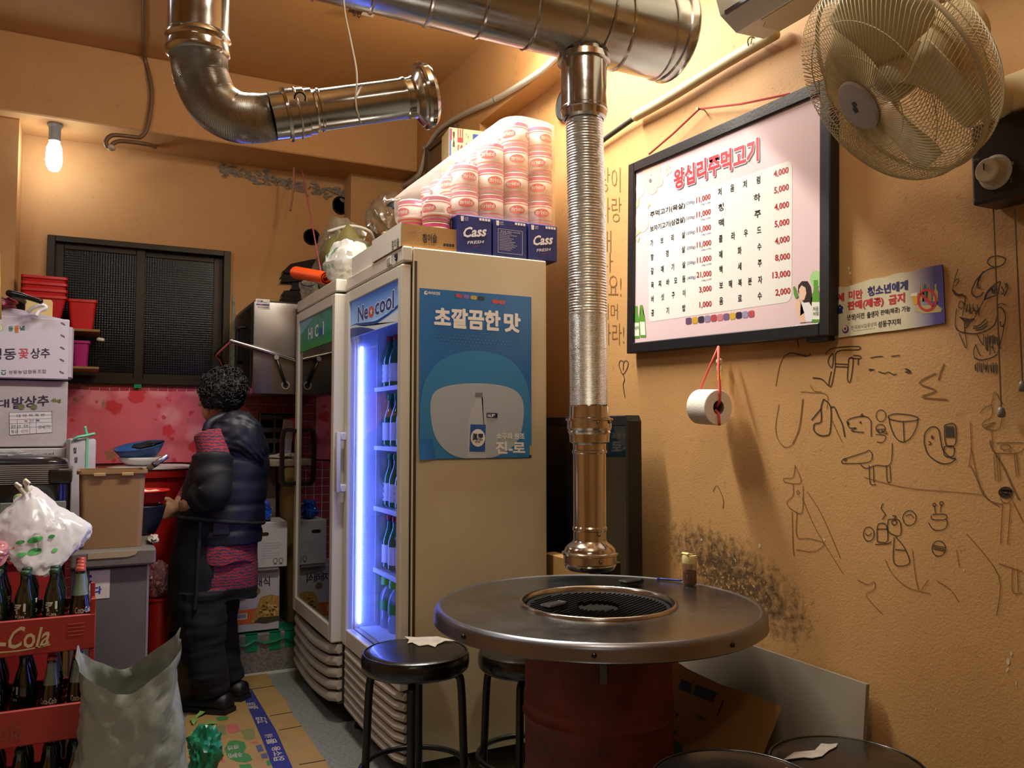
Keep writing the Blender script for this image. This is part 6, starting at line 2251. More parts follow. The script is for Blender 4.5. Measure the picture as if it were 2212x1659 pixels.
def roll(loc, rz, lab, grp, variant):
 t = thing('wrapped_roll', lab, 'toilet roll', loc, rz, grp)
 obj('roll_body', lathe(B(), [(.018, .001), (RRL - .004, 0), (RRL, .004), (RRL, RLN - .004), (RRL - .004, RLN), (.018, RLN - .001)], 24), RW, t, 50)
 bm = B()
 rings(bm, [[((RRL + .0006) * math.cos(2 * PI * j / 24), (RRL + .0006) * math.sin(2 * PI * j / 24), z_) for j in range(24)] for z_ in (RLN - .018, RLN - .005)], cap=False)
 rings(bm, [[((RRL + .0006) * math.cos(2 * PI * j / 24), (RRL + .0006) * math.sin(2 * PI * j / 24), z_) for j in range(24)] for z_ in (.004, .010)], cap=False)
 obj('pink_band', bm, RPK, t, True)
 bm = B()
 for z_ in (.018, RLN - .026):
  rings(bm, [[((RRL + .0006) * math.cos(2 * PI * j / 24), (RRL + .0006) * math.sin(2 * PI * j / 24), z_ + d_) for j in range(24)] for d_ in (0, .0035)], cap=False)
 obj('red_line', bm, RRD, t, True)
 for a0 in (0, 120, 240):
  bm = B()
  vv = []
  ctr = bm.verts.new(((RRL + .0009) * math.sin(R(a0)), -(RRL + .0009) * math.cos(R(a0)), .048))
  ring2 = []
  for k in (.5, 1):
   ring2.append([bm.verts.new(((RRL + .0009) * math.sin(R(a0) + .62 * k * math.cos(2 * PI * j / 20)), -(RRL + .0009) * math.cos(R(a0) + .62 * k * math.cos(2 * PI * j / 20)), .048 + .0165 * k * math.sin(2 * PI * j / 20))) for j in range(20)])
  for j in range(20):
   bm.faces.new((ctr, ring2[0][j], ring2[0][(j + 1) % 20]))
   bm.faces.new((ring2[0][j], ring2[1][j], ring2[1][(j + 1) % 20], ring2[0][(j + 1) % 20]))
  ov = obj('oval_print', bm, RRD, t, True)
  bm = B()

  def fn(a, b, a0=a0):
   th_ = R(a0) + (.5 - a) * 1.0 * (-1 if variant else 1)
   bb = b if variant else b
   return ((RRL + .0012) * math.sin(th_), -(RRL + .0012) * math.cos(th_), .041 + .0145 * (1 - bb))
  tadd(bm, '모나리자', fn, .03)
  obj('lettering', bm, RW, ov)
 return t

rt = random.Random(9)
rollz = TOPZ + .140
proto = None
cols = {}
spot_list = []
for i in range(4):            # along X
 for j in range(4):        # into the depth
  x_ = bx1 + .056 + i * .1046
  y_ = 2.765 + j * .1046
  n_lay = [2, 3, 4, 4][i]
  if j == 3:
   n_lay = min(n_lay, 2)
  for k in range(n_lay):
   spot_list.append((x_, y_, k, i, j))
ord_c = ['left', 'second', 'third', 'fourth', 'fifth', 'right']
ord_l = ['bottom', 'second', 'third', 'top']
ord_d = ['front', 'second', 'third', 'fourth', 'back']
for (x_, y_, k, i, j) in spot_list:
 loc = (x_ + rt.uniform(-.0004, .0004), y_ + rt.uniform(-.0004, .0004), rollz + k * (RLN + .0012))
 lab = 'pink and white wrapped toilet roll, %s column, %s layer, %s row of the bagged heap' % (ord_c[i], ord_l[k], ord_d[j])
 rz_ = rt.choice([-35, -15, 0, 10, 25, 60, 85])
 if proto is None:
  proto = roll(loc, rz_, lab, 'wrapped toilet rolls in the clear bag', True)
 else:
  dup(proto, loc, rz_, lab)
# second small pile along the front edge, behind the white tray
LP = ((bx1 - .058, 2.762, 2), (bx1 - .118, 2.852, 2), (bx1 - .058, 2.942, 2))
LZB = TOPZ + .005
for q, (xx, yy, n_) in enumerate(LP[::-1]):
 for k in range(n_):
  dup(proto, (xx, yy, LZB + .004 + k * (RLN + .0012)), -75 + 9 * q, 'pink and white wrapped roll, %s layer, %s of the side pile at the fridge front' % (ord_l[k], ['farthest', 'middle', 'nearest'][q]))
# boards under the heap so that it rests level with the cartons
und = carton('packing_carton', 'brown packing carton under the far half of the toilet roll heap', 'carton', 1.19, 2.96, TOPZ, 1.50, 3.385, rollz - .004, KR)
und2 = carton('packing_carton', 'brown packing carton behind the low lettered carton at the fridge corner', 'carton', .99, 3.035, TOPZ, 1.185, 3.06, rollz - .012, KR)

# clear bag: convex hull of the rolls, puffed and creased
bm = B()
pts = []
for (x_, y_, k, i, j) in spot_list:
 for a in range(8):
  for zz in (0.0, RLN):
   pts.append(Vector((x_ + (RRL + .006) * math.cos(a * PI / 4), y_ + (RRL + .006) * math.sin(a * PI / 4), rollz + k * (RLN + .001) + zz + (.006 if zz else .0005))))
for xx, yy, n_ in LP:
 for a in range(8):
  for zz in (.0005, 2 * RLN + .008):
   pts.append(Vector((xx + (RRL + .009) * math.cos(a * PI / 4), yy + (RRL + .009) * math.sin(a * PI / 4), (LZB if zz > .1 else rollz) + zz)))
for p in pts:
 bm.verts.new(p)
r_ = bmesh.ops.convex_hull(bm, input=bm.verts[:])
bmesh.ops.delete(bm, geom=[v for v in bm.verts if not v.link_faces], context='VERTS')
bmesh.ops.triangulate(bm, faces=bm.faces[:])
for _ in range(3):
 bmesh.ops.subdivide_edges(bm, edges=[e for e in bm.edges if e.calc_length() > .03], cuts=1, use_grid_fill=False)
 bmesh.ops.triangulate(bm, faces=bm.faces[:])
bm.normal_update()
for v in bm.verts:
 q = v.co * 9
 v.co += v.normal * (.010 + .006 * noise.noise(q) - .006 * abs(noise.noise(q * 2.3)))
 v.co.z = max(v.co.z, rollz - .0006 if v.co.x > bx1 - .004 else LZB - .0008)
bag = tag(obj('plastic_bag', bm, film('clear_film', '#fff3ec', .80, .12, gloss=.13), None, 30), 'big clear plastic bag wrapped round the heap of toilet rolls on the fridge', 'bag')

# ---- hose carton standing against the wall
hx = ony(970, 300, 3.44)
hb_, ht_ = TOPZ, zrow(252, 1.15, 3.42)
HY = 3.42
hx0, hx1, hx2 = ony(970, 300, HY).x, ony(1030, 300, HY).x, 0
hose = thing('hose_carton', 'tall yellow and blue carton with red hose lettering standing behind the toilet rolls', 'carton', (hx0, HY, TOPZ), -8)
HC = M('hose_cream', '#e3d4a0', .55)
hwid, hdep, hhgt = .205, .14, ht_ - TOPZ
obj('carton_body', box(B(), 0, 0, 0, hwid, hdep, hhgt, .003), HC, hose)
HBL_ = M('hose_blue', '#1f4f9e', .5)
HRD = M('hose_red', '#b3202a', .5)

def hbx(x0, z0, x1, z1, mat, y=-.0008, name='print'):
 return decal(hose, [(x0, z0), (x1, z0), (x1, z1), (x0, z1)], y, mat, name)

hbx(.002, 0, .010, hhgt - .006, HBL_)
hbx(.006, hhgt - .06, .014, hhgt - .006, HRD, -.001)
hbx(.112, 0, hwid - .004, hhgt - .02, HBL_)
decal(hose, [(.115, hhgt - .13), (.14, hhgt - .02), (.185, hhgt - .02), (.200, hhgt - .06), (.17, hhgt - .13)], -.001, HRD, 'print')

def vtext(t_, s, x0, z0, x1, z1, mat, y=-.0012, bold=.02):
 """lettering reading upwards"""
 bm_ = B()
 tadd(bm_, s, lambda a, b: (x1 - (x1 - x0) * b, y, z0 + (z1 - z0) * a), bold)
 for f in bm_.faces:
  f.normal_update()
  if f.normal.y > 0:
   f.normal_flip()
 return obj('lettering', bm_, mat, t_, recalc=False)

vtext(hose, 'FLEX HOSE', .040, .04, .066, hhgt - .004, HRD, bold=.03)
vtext(hose, 'D.,CO.', .078, hhgt - .15, .089, hhgt - .06, M('hose_black', '#222', .5))
vtext(hose, '중부산업', .094, hhgt - .16, .101, hhgt - .085, HRD)
vtext(hose, '10 mm      10 M', .017, .06, .027, hhgt - .02, M('hose_black', '#222', .5))
tx(hose, [('7 6', .078, hhgt - .045, .092, hhgt - .022)], -.0012, M('hose_black', '#222', .5))
zt_ = zrow(350, hx0, HY) - TOPZ
obj('yellow_tape', box(B(), -.001, -.0022, zt_ - .012, .11, -.0005, zt_ + .012), M('yellow_tape', '#e0c53a', .35), hose)
# dark wooden hatch frame on the wall behind
hf = thing('hatch_frame', 'brown wooden hatch frame on the wall behind the hose carton', 'frame', onx(925, 440, XL - .004), -90)
x1_, z1_ = uv(hf, 990, 300)
bm = rect_frame(B(), 0, -.25, x1_, uv(hf, 925, 322)[1], .05, .03, -.022, .003)
obj('wood_frame', bm, M('old_wood', '#5f4a2c', .7, var=.4, vscale=14), hf)
obj('hatch_board', box(B(), .045, -.008, -.25, x1_ - .045, .002, uv(hf, 925, 322)[1] - .03), M('hatch_brown', '#7b5f3d', .7), hf)

# ---- bags piled at the back of the fridges
clr = film('clear_bag', '#cfd0b8', .62, .15, gloss=.16)

def bagobj(lab, c, rad, seed, mat, crumple=.14, fine=.07, flat=-1.0, contents=None, name='plastic_bag', sub=4):
 t = thing(name, lab, 'bag', c)
 bm_ = blob((0, 0, 0), rad, seed, crumple, fine, sub, -rad[2] * .86)
 obj('bag_film', bm_, mat, t, 40)
 return t

def bfill(t, c, rad, seed, mat, name='bag_contents', crumple=.12):
 return obj(name, blob(c, rad, seed, crumple, .03, 3), mat, t, True)

OLV = M('dull_olive', '#77703c', .7, var=.4, vscale=20)
pb = ony(748, 535, 3.75)
zc = TOPZ + .135
b1 = bagobj('large clear bag of folded olive and grey things behind the white bag', (1.115, 4.06, TOPZ + .192), (.135, .27, .22), 3, clr)
bfill(b1, (-.03, -.05, .02), (.10, .21, .16), 5, OLV)
bfill(b1, (.05, .04, .05), (.09, .13, .06), 8, M('grey_folds', '#55564f', .7))
bfill(b1, (.07, -.16, .04), (.035, .03, .03), 2, M('leaf_green', '#57a03a', .6))
obj('strap', tube(B(), smooth_path([(-.12, -.16, .12), (-.02, -.2, .15), (.08, -.18, .14), (.13, -.1, .1)], 5), .008, 6), M('white_tape', '#c9c8be', .5), b1, True)
b2 = bagobj('clear bag with brown and black lumps in the corner below the conduit', (1.31, 3.95, TOPZ + .425), (.10, .11, .125), 9, film('clear_bag2', '#a9967a', .35, .15, gloss=.15))
bfill(b2, (-.02, 0, -.03), (.07, .08, .075), 4, M('kraft_lump', '#8a6c50', .8))
bfill(b2, (.02, -.05, .05), (.055, .05, .045), 6, M('black_lump', '#1b1a1c', .5))
bfill(b2, (.06, -.05, -.01), (.035, .05, .04), 7, M('black_lump', '#1b1a1c', .5))
# stack under it
st_ = carton('storage_box', 'dark storage box at the back of the fridge top under the bag with lumps', 'box', 1.27, 3.86, TOPZ, 1.42, 4.06, TOPZ + .315, M('dim_box', '#5a4630', .8))
# white bag with green print at the seam of the fridges
wb = thing('grocery_bag', 'white plastic bag with green print slumped on the fridge tops', 'bag', (1.015, 3.60, TOPZ + .098))
bm = blob((0, 0, 0), (.105, .170, .112), 15, .10, .06, 4, -.097)
obj('bag_film', bm, film('milky_bag', '#f4f4f0', .12, .2, gloss=.12), wb, 40)
bfill(wb, (.0, 0, -.01), (.085, .13, .08), 21, M('white_paper_lump', '#ecebe4', .7))

def on_bag(t, items, mat, dist=.118):
 """print wrapped on the -x side of a bag: (string, y0, z0, y1, z1)"""
 bm_ = B()
 src_ = [c for c in t.children if c.name.startswith('bag_film')][0]
 bvh = BVHTree.FromPolygons([v.co.copy() for v in src_.data.vertices], [tuple(p.vertices) for p in src_.data.polygons])
 for s, y0, z0, y1, z1, bo in items:
  def fn(a, b):
   y_, z_ = y0 + (y1 - y0) * a, z0 + (z1 - z0) * b
   h = bvh.ray_cast(Vector((-1, y_, z_)), Vector((1, 0, 0)))
   return (h[0].x - .003 if h[0] else -dist, y_, z_)
  tadd(bm_, s, fn, bo)
 return obj('lettering', bm_, mat, t)

on_bag(wb, [('푸른', .06, .01, -.02, .052, .05), ('깨끗한나라', .07, -.03, -.08, -.012, 0), ('봉투', -.04, .03, -.08, .06, .02)], M('bag_green_ink', '#1f9a4a', .5))
# orange roll of cloth
orr = thing('orange_roll', 'bright orange rolled plastic mat poking out over the corner of the dark fridge', 'roll', att(672, 594, 3.93))
oa, ob = att(640, 590, 3.98) - orr.location, att(706, 602, 3.86) - orr.location
ax_ = (ob - oa).normalized()
sv = ax_.cross(UP).normalized()
uu_ = sv.cross(ax_)
bm = B()
N_ = 60
ringA, ringB, ringC, ringD = [], [], [], []
for i in range(N_):
 th_ = i / N_ * 2 * PI * 2.6
 r_ = .010 + .032 * i / N_
 p = sv * math.cos(th_) * r_ * 1.05 + uu_ * math.sin(th_) * r_ * .8
 q = sv * math.cos(th_) * (r_ + .0028) * 1.05 + uu_ * math.sin(th_) * (r_ + .0028) * .8
 ringA.append((oa + p, ob + p, oa + q, ob + q))
vv = [[bm.verts.new(c) for c in a] for a in ringA]
for i in range(N_ - 1):
 a, b_ = vv[i], vv[i + 1]
 bm.faces.new((a[0], b_[0], b_[1], a[1]))
 bm.faces.new((a[2], a[3], b_[3], b_[2]))
 bm.faces.new((a[0], a[2], b_[2], b_[0]))
 bm.faces.new((a[1], b_[1], b_[3], a[3]))
obj('rolled_sheet', bm, M('orange_plastic', '#f2581d', .4, bump=.3, bscale=60), orr, 40)
obj('blue_cord', tube(B(), smooth_path([oa + Vector((.02, 0, -.03)), oa + Vector((.03, .0, -.055)), oa + Vector((.07, -.02, -.06)), oa + Vector((.09, -.02, -.04))], 5), .0022, 5), M('blue_cord', '#2a2c9a', .5), orr, True)
# ragged dark bag on the lower front corner
rg = bagobj('thin clear bag hanging off the front corner of the dark fridge', (.945, 4.07, TOPZ + .053), (.045, .07, .06), 31, clr, .2, .1)
bc_ = bagobj('crumpled blue and white plastic on the rear end of the dark fridge', (1.0, 4.10, 1.61), (.02, .03, .05), 41, film('bluish', '#7fa3c4', .2, .2))
bpy.data.objects.remove(bc_.children[0])
bpy.data.objects.remove(bc_)
# pale card edge
pcd = carton('white_card', 'plain pale card lying on the front of the dark fridge top', 'card', .925, 3.95, TOPZ, 1.03, 4.13, TOPZ + .006, WHC)

# strings hanging from the beam
p0, p1 = ony(652, 365, YBM + .12), att(693, 586, 3.95)
tag(obj('pink_string', tube(B(), smooth_path([p0, p0.lerp(p1, .4), p0.lerp(p1, .75), p1], 4), .0035, 6), M('rose_string', '#b5546a', .6), None, True), 'taut pink string from the beam down to the orange roll', 'string')
p0 = ony(635, 362, YBM + .12)
tag(obj('pink_string', tube(B(), smooth_path([p0, ony(634, 400, YBM + .12), ony(630, 435, YBM + .12), ony(627, 455, YBM + .12)], 4), [.006] * 12 + [.009], 6), M('dusty_string', '#a0684f', .7), None, True), 'short dusty string end hanging free from the beam', 'string')
# ------------------------------------------------------------------ drinks crates at the left
CR = M('crate_red', '#9c2b20', .5, var=.35, vscale=9, col2='#6a1c14')
CRL = M('crate_lettering', '#c8b48c', .6)
CX1, CY0 = .030, 2.853
CWD, CDP, PIT, STR_H = .46, .31, .261, .105
GDK = M('dark_green_glass', '#0b1a10', .07, spec=.9, coat=.6)
CDK = M('cola_glass', '#100a08', .07, spec=.9, coat=.6)
WPR = M('bottle_white_print', '#cfd2c8', .5)
CPR = M('crown_cap_red', '#b05040', .4, metal=.3)

def tall_bottle(kind, lab, loc, rz, grp):
 t = thing('drink_bottle', lab, 'bottle', loc, rz, grp)
 if kind == 'kin':
  prof = [(.024, 0), (.0285, .004), (.029, .02), (.029, .135), (.0275, .15), (.020, .176), (.0140, .195), (.0125, .215), (.0135, .217), (.0135, .226)]
  obj('bottle_glass', lathe(B(), prof, 16), GDK, t, True)
 else:
  prof = [(.024, 0), (.027, .004), (.028, .03), (.026, .05), (.029, .085), (.0285, .11), (.022, .15), (.015, .185), (.0125, .215), (.0135, .217), (.0135, .226)]
  obj('bottle_glass', lathe(B(), prof, 16), CDK, t, True)
  obj('clear_neck', lathe(B(), [(.0226, .15), (.0156, .185), (.0131, .214)], 16, cap=False), M('neck_glass', '#6d8274', .08, spec=.9), t, True)
 obj('crown_cap', lathe(B(), [(.0138, .224), (.0152, .223), (.0148, .229), (.012, .2325), (.001, .2325)], 16), CPR if kind == 'coke' else M('crown_cap_green', '#20402c', .4, metal=.3), t, 40)
 bm_ = B()
 if kind == 'kin':
  curved(bm_, '킨', .0297, .110, .140, .034, 0, .03)
  curved(bm_, 'Kin', .0297, .098, .107, .026, 0, .03)
 else:
  curved(bm_, 'Coca-Cola', .0298, .098, .116, .050, 0, .01)
 bmesh.ops.recalc_face_normals(bm_, faces=bm_.faces[:])
 obj('lettering', bm_, WPR, t, recalc=False)
 return t

kinp = cokep = None
lev = ['bottom', 'middle', 'top']
for li in range(3):
 z0 = .029 + li * PIT
 cr = thing('bottle_crate', 'red slatted bottle crate, %s of the stack at the left edge' % lev[li], 'crate', (CX1 - CWD, CY0, z0), 0, 'red bottle crates stacked at the left')
 bm = B()
 t_ = .012
 box(bm, 0, 0, 0, CWD, t_, STR_H, .003)
 box(bm, 0, CDP - t_, 0, CWD, CDP, STR_H, .003)
 box(bm, 0, t_, 0, t_, CDP - t_, STR_H, .003)
 box(bm, CWD - t_, t_, 0, CWD, CDP - t_, STR_H, .003)
 obj('crate_wall', bm, CR, cr)
 obj('crate_floor', box(B(), t_, t_, .002, CWD - t_, CDP - t_, .008), CR, cr)
 bm = B()
 for k in range(1, 6):
  box(bm, k * (CWD / 6) - .002, t_, .008, k * (CWD / 6) + .002, CDP - t_, STR_H - .02)
 for k in range(1, 4):
  box(bm, t_, k * (CDP / 4) - .002, .008, CWD - t_, k * (CDP / 4) + .002, STR_H - .02)
 obj('divider', bm, CR, cr)
 for a in (0, CWD - .015):
  for b_ in (0, CDP - .015):
   hh = PIT - .0012 if li < 2 else STR_H + .045
   o = obj('corner_post', box(B(), a + (.001 if a == 0 else -.001), b_ + .001, STR_H - .004, a + .014, b_ + .014, hh, .002), CR, cr)
 if li == 0:
  for a in (.02, CWD - .05):
   obj('crate_foot', box(B(), a, .02, -.029, a + .03, CDP - .02, 0), CR, cr)
 # raised script on the front, small vent lines
 if li == 2:
  bm = B()
  tadd(bm, 'Coca-Cola', lambda u, v: (CWD * .18 + CWD * .55 * u + .012 * v, -.0015, .022 + .062 * v + .004 * math.sin(u * 20)), .015)
  for f in bm.faces:
   f.normal_update()
   if f.normal.y > 0:
    f.normal_flip()
  sw = [(CWD * .40 + CWD * .34 * i / 10, .020 - .006 * math.sin(i / 10 * PI) + .006 * i / 10) for i in range(11)]
  ribbon(bm, sw, .004, lambda a, b: (a, -.0015, b))
  obj('lettering', bm, CRL, cr, recalc=False)
  bm = B()
  for k in range(4):
   box(bm, CWD - .075, -.001, .045 + k * .011, CWD - .03, .001, .047 + k * .011)
  obj('vent_line', bm, M('crate_pale', '#b0553f', .6), cr)
 else:
  tx(cr, [('Coca-Cola', CWD * .12, .022, CWD * .60, .084)], -.0013, M('crate_worn_letter', '#8a3a28', .6), 'lettering', .01)
 rl = random.Random(40 + li)
 for c_ in range(6):
  for r_ in range(4):
   if li == 1 and r_ == 0 and c_ == 3:
    continue
   kind = 'kin'
   if li == 2 and c_ == 5:
    kind = 'coke'
   if li == 1 and c_ >= 4:
    kind = 'coke'
   if li == 0 and c_ == 0:
    kind = 'coke'
   p = (CX1 - CWD + (c_ + .5) * CWD / 6, CY0 + (r_ + .5) * CDP / 4, z0 + .0085)
   if True:
    p = (min(max(p[0], CX1 - CWD + .045), CX1 - .045), min(max(p[1], CY0 + .045), CY0 + CDP - .045), p[2])
   lab = '%s glass bottle in the %s red crate, %s row, %s from the right' % ('dark green' if kind == 'kin' else 'dark cola', lev[li], ['front', 'second', 'third', 'back'][r_], ordn[5 - c_])
   grp = '%s bottles in the %s crate' % ('green' if kind == 'kin' else 'cola', lev[li])
   rz_ = rl.uniform(-25, 35) if r_ == 0 else rl.uniform(0, 360)
   if kind == 'kin':
    if kinp is None:
     kinp = tall_bottle('kin', lab, p, rz_, grp)
    else:
     dup(kinp, p, rz_, lab, grp)
   else:
    if cokep is None:
     cokep = tall_bottle('coke', lab, p, rz_, grp)
    else:
     dup(cokep, p, rz_, lab, grp)

# ---- white carrier bag of tissue packs on the bottles
topz = .029 + 2 * PIT + .0085 + .2325
tb_c = att(84, 1195, 2.62)
cb_ = thing('carrier_bag', 'thin white carrier bag of printed tissue packs lying on the crate bottles', 'bag', (tb_c.x, tb_c.y + .075, topz + .092))
bm = blob((0, 0, 0), (.150, .135, .098), 51, .05, .03, 5, -.090)
for v in bm.verts:
 if v.co.y < -.07:
  v.co.z -= (-.07 - v.co.y) * 1.5 * (1 if v.co.z < .03 else .5)
 if v.co.z > .02:
  k = (v.co.z - .02) / .08
  v.co.x -= .035 * k
  v.co.x *= (1 - .35 * k)
  v.co.z += .05 * k * max(0, 1 - abs(v.co.x + .03) / .09)
obj('bag_film', bm, film('carrier_white', '#f5f4f6', .16, .22, gloss=.10), cb_, 40)
for k, (cx_, cz_, a) in enumerate(((-.02, -.06, 6), (.035, -.052, -12), (-.005, -.020, 16))):
 o = obj('tissue_pack', cbox(0, 0, 0, .17, .12, .036, .012, 2), M('tissue_pack_white', '#eceae2', .5), cb_, 40)
 o.location = (cx_, -.005 + k * .008, cz_)
 o.rotation_euler = (0, R(a * .5), R(a))
bm = B()
src_ = [c for c in cb_.children if c.name.startswith('bag_film')][0]
bvh = BVHTree.FromPolygons([v.co.copy() for v in src_.data.vertices], [tuple(p.vertices) for p in src_.data.polygons])

def bagpt(x_, z_):
 h = bvh.ray_cast(Vector((x_, -1, z_)), Vector((0, 1, 0)))
 return Vector((x_, (h[0].y if h[0] else -.11) - .002, z_))

def bagprint(items, mat, name='print'):
 bm_ = B()
 for cx_, cz_, rx, rz_, rotv in items:
  n = 16
  c_ = bm_.verts.new(bagpt(cx_, cz_))
  rg_ = []
  for kk in (.35, .7, 1):
   rg_.append([])
   for i in range(n):
    a = 2 * PI * i / n
    x_, z_ = rx * kk * math.cos(a), rz_ * kk * math.sin(a)
    rg_[-1].append(bm_.verts.new(bagpt(cx_ + x_ * math.cos(rotv) - z_ * math.sin(rotv), cz_ + x_ * math.sin(rotv) + z_ * math.cos(rotv))))
  for i in range(n):
   j = (i + 1) % n
   bm_.faces.new((c_, rg_[0][i], rg_[0][j]))
   for kk in (0, 1):
    bm_.faces.new((rg_[kk][i], rg_[kk + 1][i], rg_[kk + 1][j], rg_[kk][j]))
 return stuff(obj(name, bm_, mat, cb_, True))

bagprint([(-.01, -.012, .022, .010, .25), (.035, -.005, .010, .006, .2), (-.05, -.018, .013, .006, .2), (-.01, -.048, .020, .010, .2), (-.045, -.055, .014, .006, .1), (.045, -.048, .009, .006, .3)], M('print_leaf_green', '#4fae5e', .5))
bagprint([(-.085, -.066, .011, .010, 0), (-.07, -.035, .006, .003, 0)], M('print_ochre', '#c2a05a', .5))
for dx, dz, lean in ((-.045, .135, -.045), (-.035, .145, -.02)):
 hpts = smooth_path([(dx + .02, -.03, dz - .06), (dx, -.035, dz - .01), (dx + lean * .6, -.04, dz + .025), (dx + lean * .5 + .012, -.045, dz + .014)], 5)
 obj('bag_handle', tube(B(), hpts, [.011 - .006 * min(1, i / len(hpts) * 1.3) for i in range(len(hpts))], 7), M('bag_knot', '#d9d5c2', .5), cb_, True)
# corner of a pink bag at the very edge of the view
pbk = bagobj('pink plastic bag at the very left edge on the crate', (att(-14, 1215, 2.62).x, CY0 + .10, topz + .05), (.05, .06, .05), 61, film('pink_film', '#e8a0a8', .25, .2))

# ---- grey storage chest with the brown bin, newspaper, bowls
CHX0, CHX1, CHY0, CHY1, CHZ = -.050, .206, 3.352, 3.93, .78
chest = thing('storage_chest', 'grey metal storage chest with an overhanging lid behind the crates', 'chest', (0, 0, 0))
GRY = M('chest_grey', '#6f6c69', .45, metal=.35, var=.25, vscale=7)
obj('chest_body', box(B(), CHX0, CHY0, 0, CHX1, CHY1, CHZ - .062, .006), GRY, chest)
obj('lid', box(B(), CHX0 - .002, CHY0 - .022, CHZ - .06, CHX1 + .022, CHY1, CHZ, .008, 2), M('chest_lid', '#6a625b', .5, var=.4, vscale=12), chest)
a, b_ = ony(190, 1180, CHY0 - .022), ony(300, 1195, CHY0 - .022)
obj('lid_grip', prism(B(), [(a.x, CHZ - .004), (b_.x, CHZ - .004), (b_.x - .012, CHZ - .020), (b_.x - .04, CHZ - .026), (a.x, CHZ - .026)], CHY0 - .0245, CHY0 - .02), M('grip_beige', '#a08e70', .5), chest)
obj('edge_trim', box(B(), CHX1 - .006, CHY0 - .001, .0, CHX1 + .0015, CHY0 + .008, CHZ - .063), M('edge_bright', '#b9b9c6', .3, metal=.7), chest)
sg = thing('paper_sign', 'white paper sign with blue hand lettering taped to the grey chest', 'sign', (ony(192, 1295, CHY0).x, CHY0 - .0008, ony(192, 1295, CHY0).z))
sx, sz = uv(sg, 238, 1230)
decal(sg, [(0, 0), (sx, 0), (sx, sz), (0, sz)], -.0004, M('sign_white', '#d2cdbf', .8, var=.3, vscale=30, col2='#a0916c'), 'sheet')
txq(sg, [('다', [(203, 1284), (219, 1282), (219, 1266), (203, 1268)]), (':', [(193, 1260), (198, 1260), (198, 1242), (193, 1242)])], -.001, M('sign_blue', '#2a2f8f', .7), 'lettering', .04)
# brown bin
bx0 = ony(167, 1160, 3.39).x
binn = thing('brown_bin', 'brown rectangular plastic bin standing on the grey chest', 'bin', (bx0, 3.39, CHZ + .001))
bw = .19 - bx0
bh = zrow(1017, .07, 3.39) - CHZ
BNB = M('bin_brown', '#8a6a45', .45)
bm = B()

def tubprof(w_, d_, h_, tp, th, lipw, n=5, r=.02):
 """open rectangular tub: list of rings (outer bottom .. rim .. inner bottom)"""
 def rr_(x0, y0, x1, y1, z_):
  return [(x_, y_, z_) for x_, y_ in rrect(x0, y0, x1, y1, r, n)]
 return [rr_(tp, tp, w_ - tp, d_ - tp, 0), rr_(0, 0, w_, d_, h_ - .014), rr_(-lipw, -lipw, w_ + lipw, d_ + lipw, h_ - .012), rr_(-lipw, -lipw, w_ + lipw, d_ + lipw, h_),
   rr_(th, th, w_ - th, d_ - th, h_), rr_(tp + th, tp + th, w_ - tp - th, d_ - tp - th, th)]

rings(bm, tubprof(bw, .21, bh, .008, .004, .008), cap=True)
obj('bin_body', bm, BNB, binn, 40)
for k in (.3, .72):
 obj('rim_tab', box(B(), bw * k - .02, -.013, bh - .020, bw * k + .02, -.004, bh - .008, .002), M('bin_tan', '#a5855a', .45), binn)
ld0, ld1 = Vector((bw - .07, .08, bh - .06)), mw(binn).inverted() @ ony(362, 984, 3.45)
bm = B()
cyl(bm, ld0, ld0.lerp(ld1, .8), .008, .008, 10)
lad = thing('ladle', 'ladle with a steel and black handle sticking out of the brown bin', 'ladle', mw(binn) @ ld0)
e = ld1 - ld0
bm = B()
tube(bm, [(0, 0, 0), e * .55], .0075, 8)
obj('grip', bm, M('ladle_grey', '#6f6c6a', .4, metal=.5), lad, True)
bm = B()
tube(bm, [e * .55, e * .8, e], .0105, 6)
obj('handle_end', bm, M('ladle_bright', '#b9b4bd', .25, metal=.9), lad, True)
obj('dark_joint', tube(B(), [e * .66, e * .72], .0115, 8), DARKM, lad, True)
# stacked bowls: red strainer in a dark bowl
cl = thing('dark_bowl', 'dark bowl under the red strainer at the rear of the grey chest', 'bowl', (.195, 3.78, CHZ + .001))
obj('bowl_body', lathe(B(), [(.045, 0), (.06, .004), (.085, .06), (.098, .115), (.100, .12), (.096, .12), (.082, .062), (.05, .012), (.001, .012)], 32), M('bowl_dark', '#1c2030', .3), cl, True)
stn = thing('red_strainer', 'red plastic strainer holding pale food beside the brown bin', 'strainer', (.195, 3.78, CHZ + .108))
bm = lathe(B(), [(.05, .0), (.09, .03), (.103, .068), (.112, .070), (.112, .076), (.100, .076), (.086, .036), (.048, .008), (.001, .008)], 36)
obj('strainer_body', bm, M('strainer_red', '#c9241c', .4), stn, True)
obj('pale_food', blob((0.02, -.02, .05), (.06, .05, .03), 3, .3, .1, 3), M('pale_food', '#e5d8b0', .6), stn, True)
pw = obj('newspaper', blob((0, 0, 0), (.020, .10, .014), 5, .2, .12, 4), M('newsprint', '#b5ada0', .8, var=.5, vscale=60), None, True)
pw.location = (CHX1 + .022, 3.50, CHZ + .013)
tag(pw, 'crumpled newsprint on the lid of the grey chest beside the brown bin', 'paper')

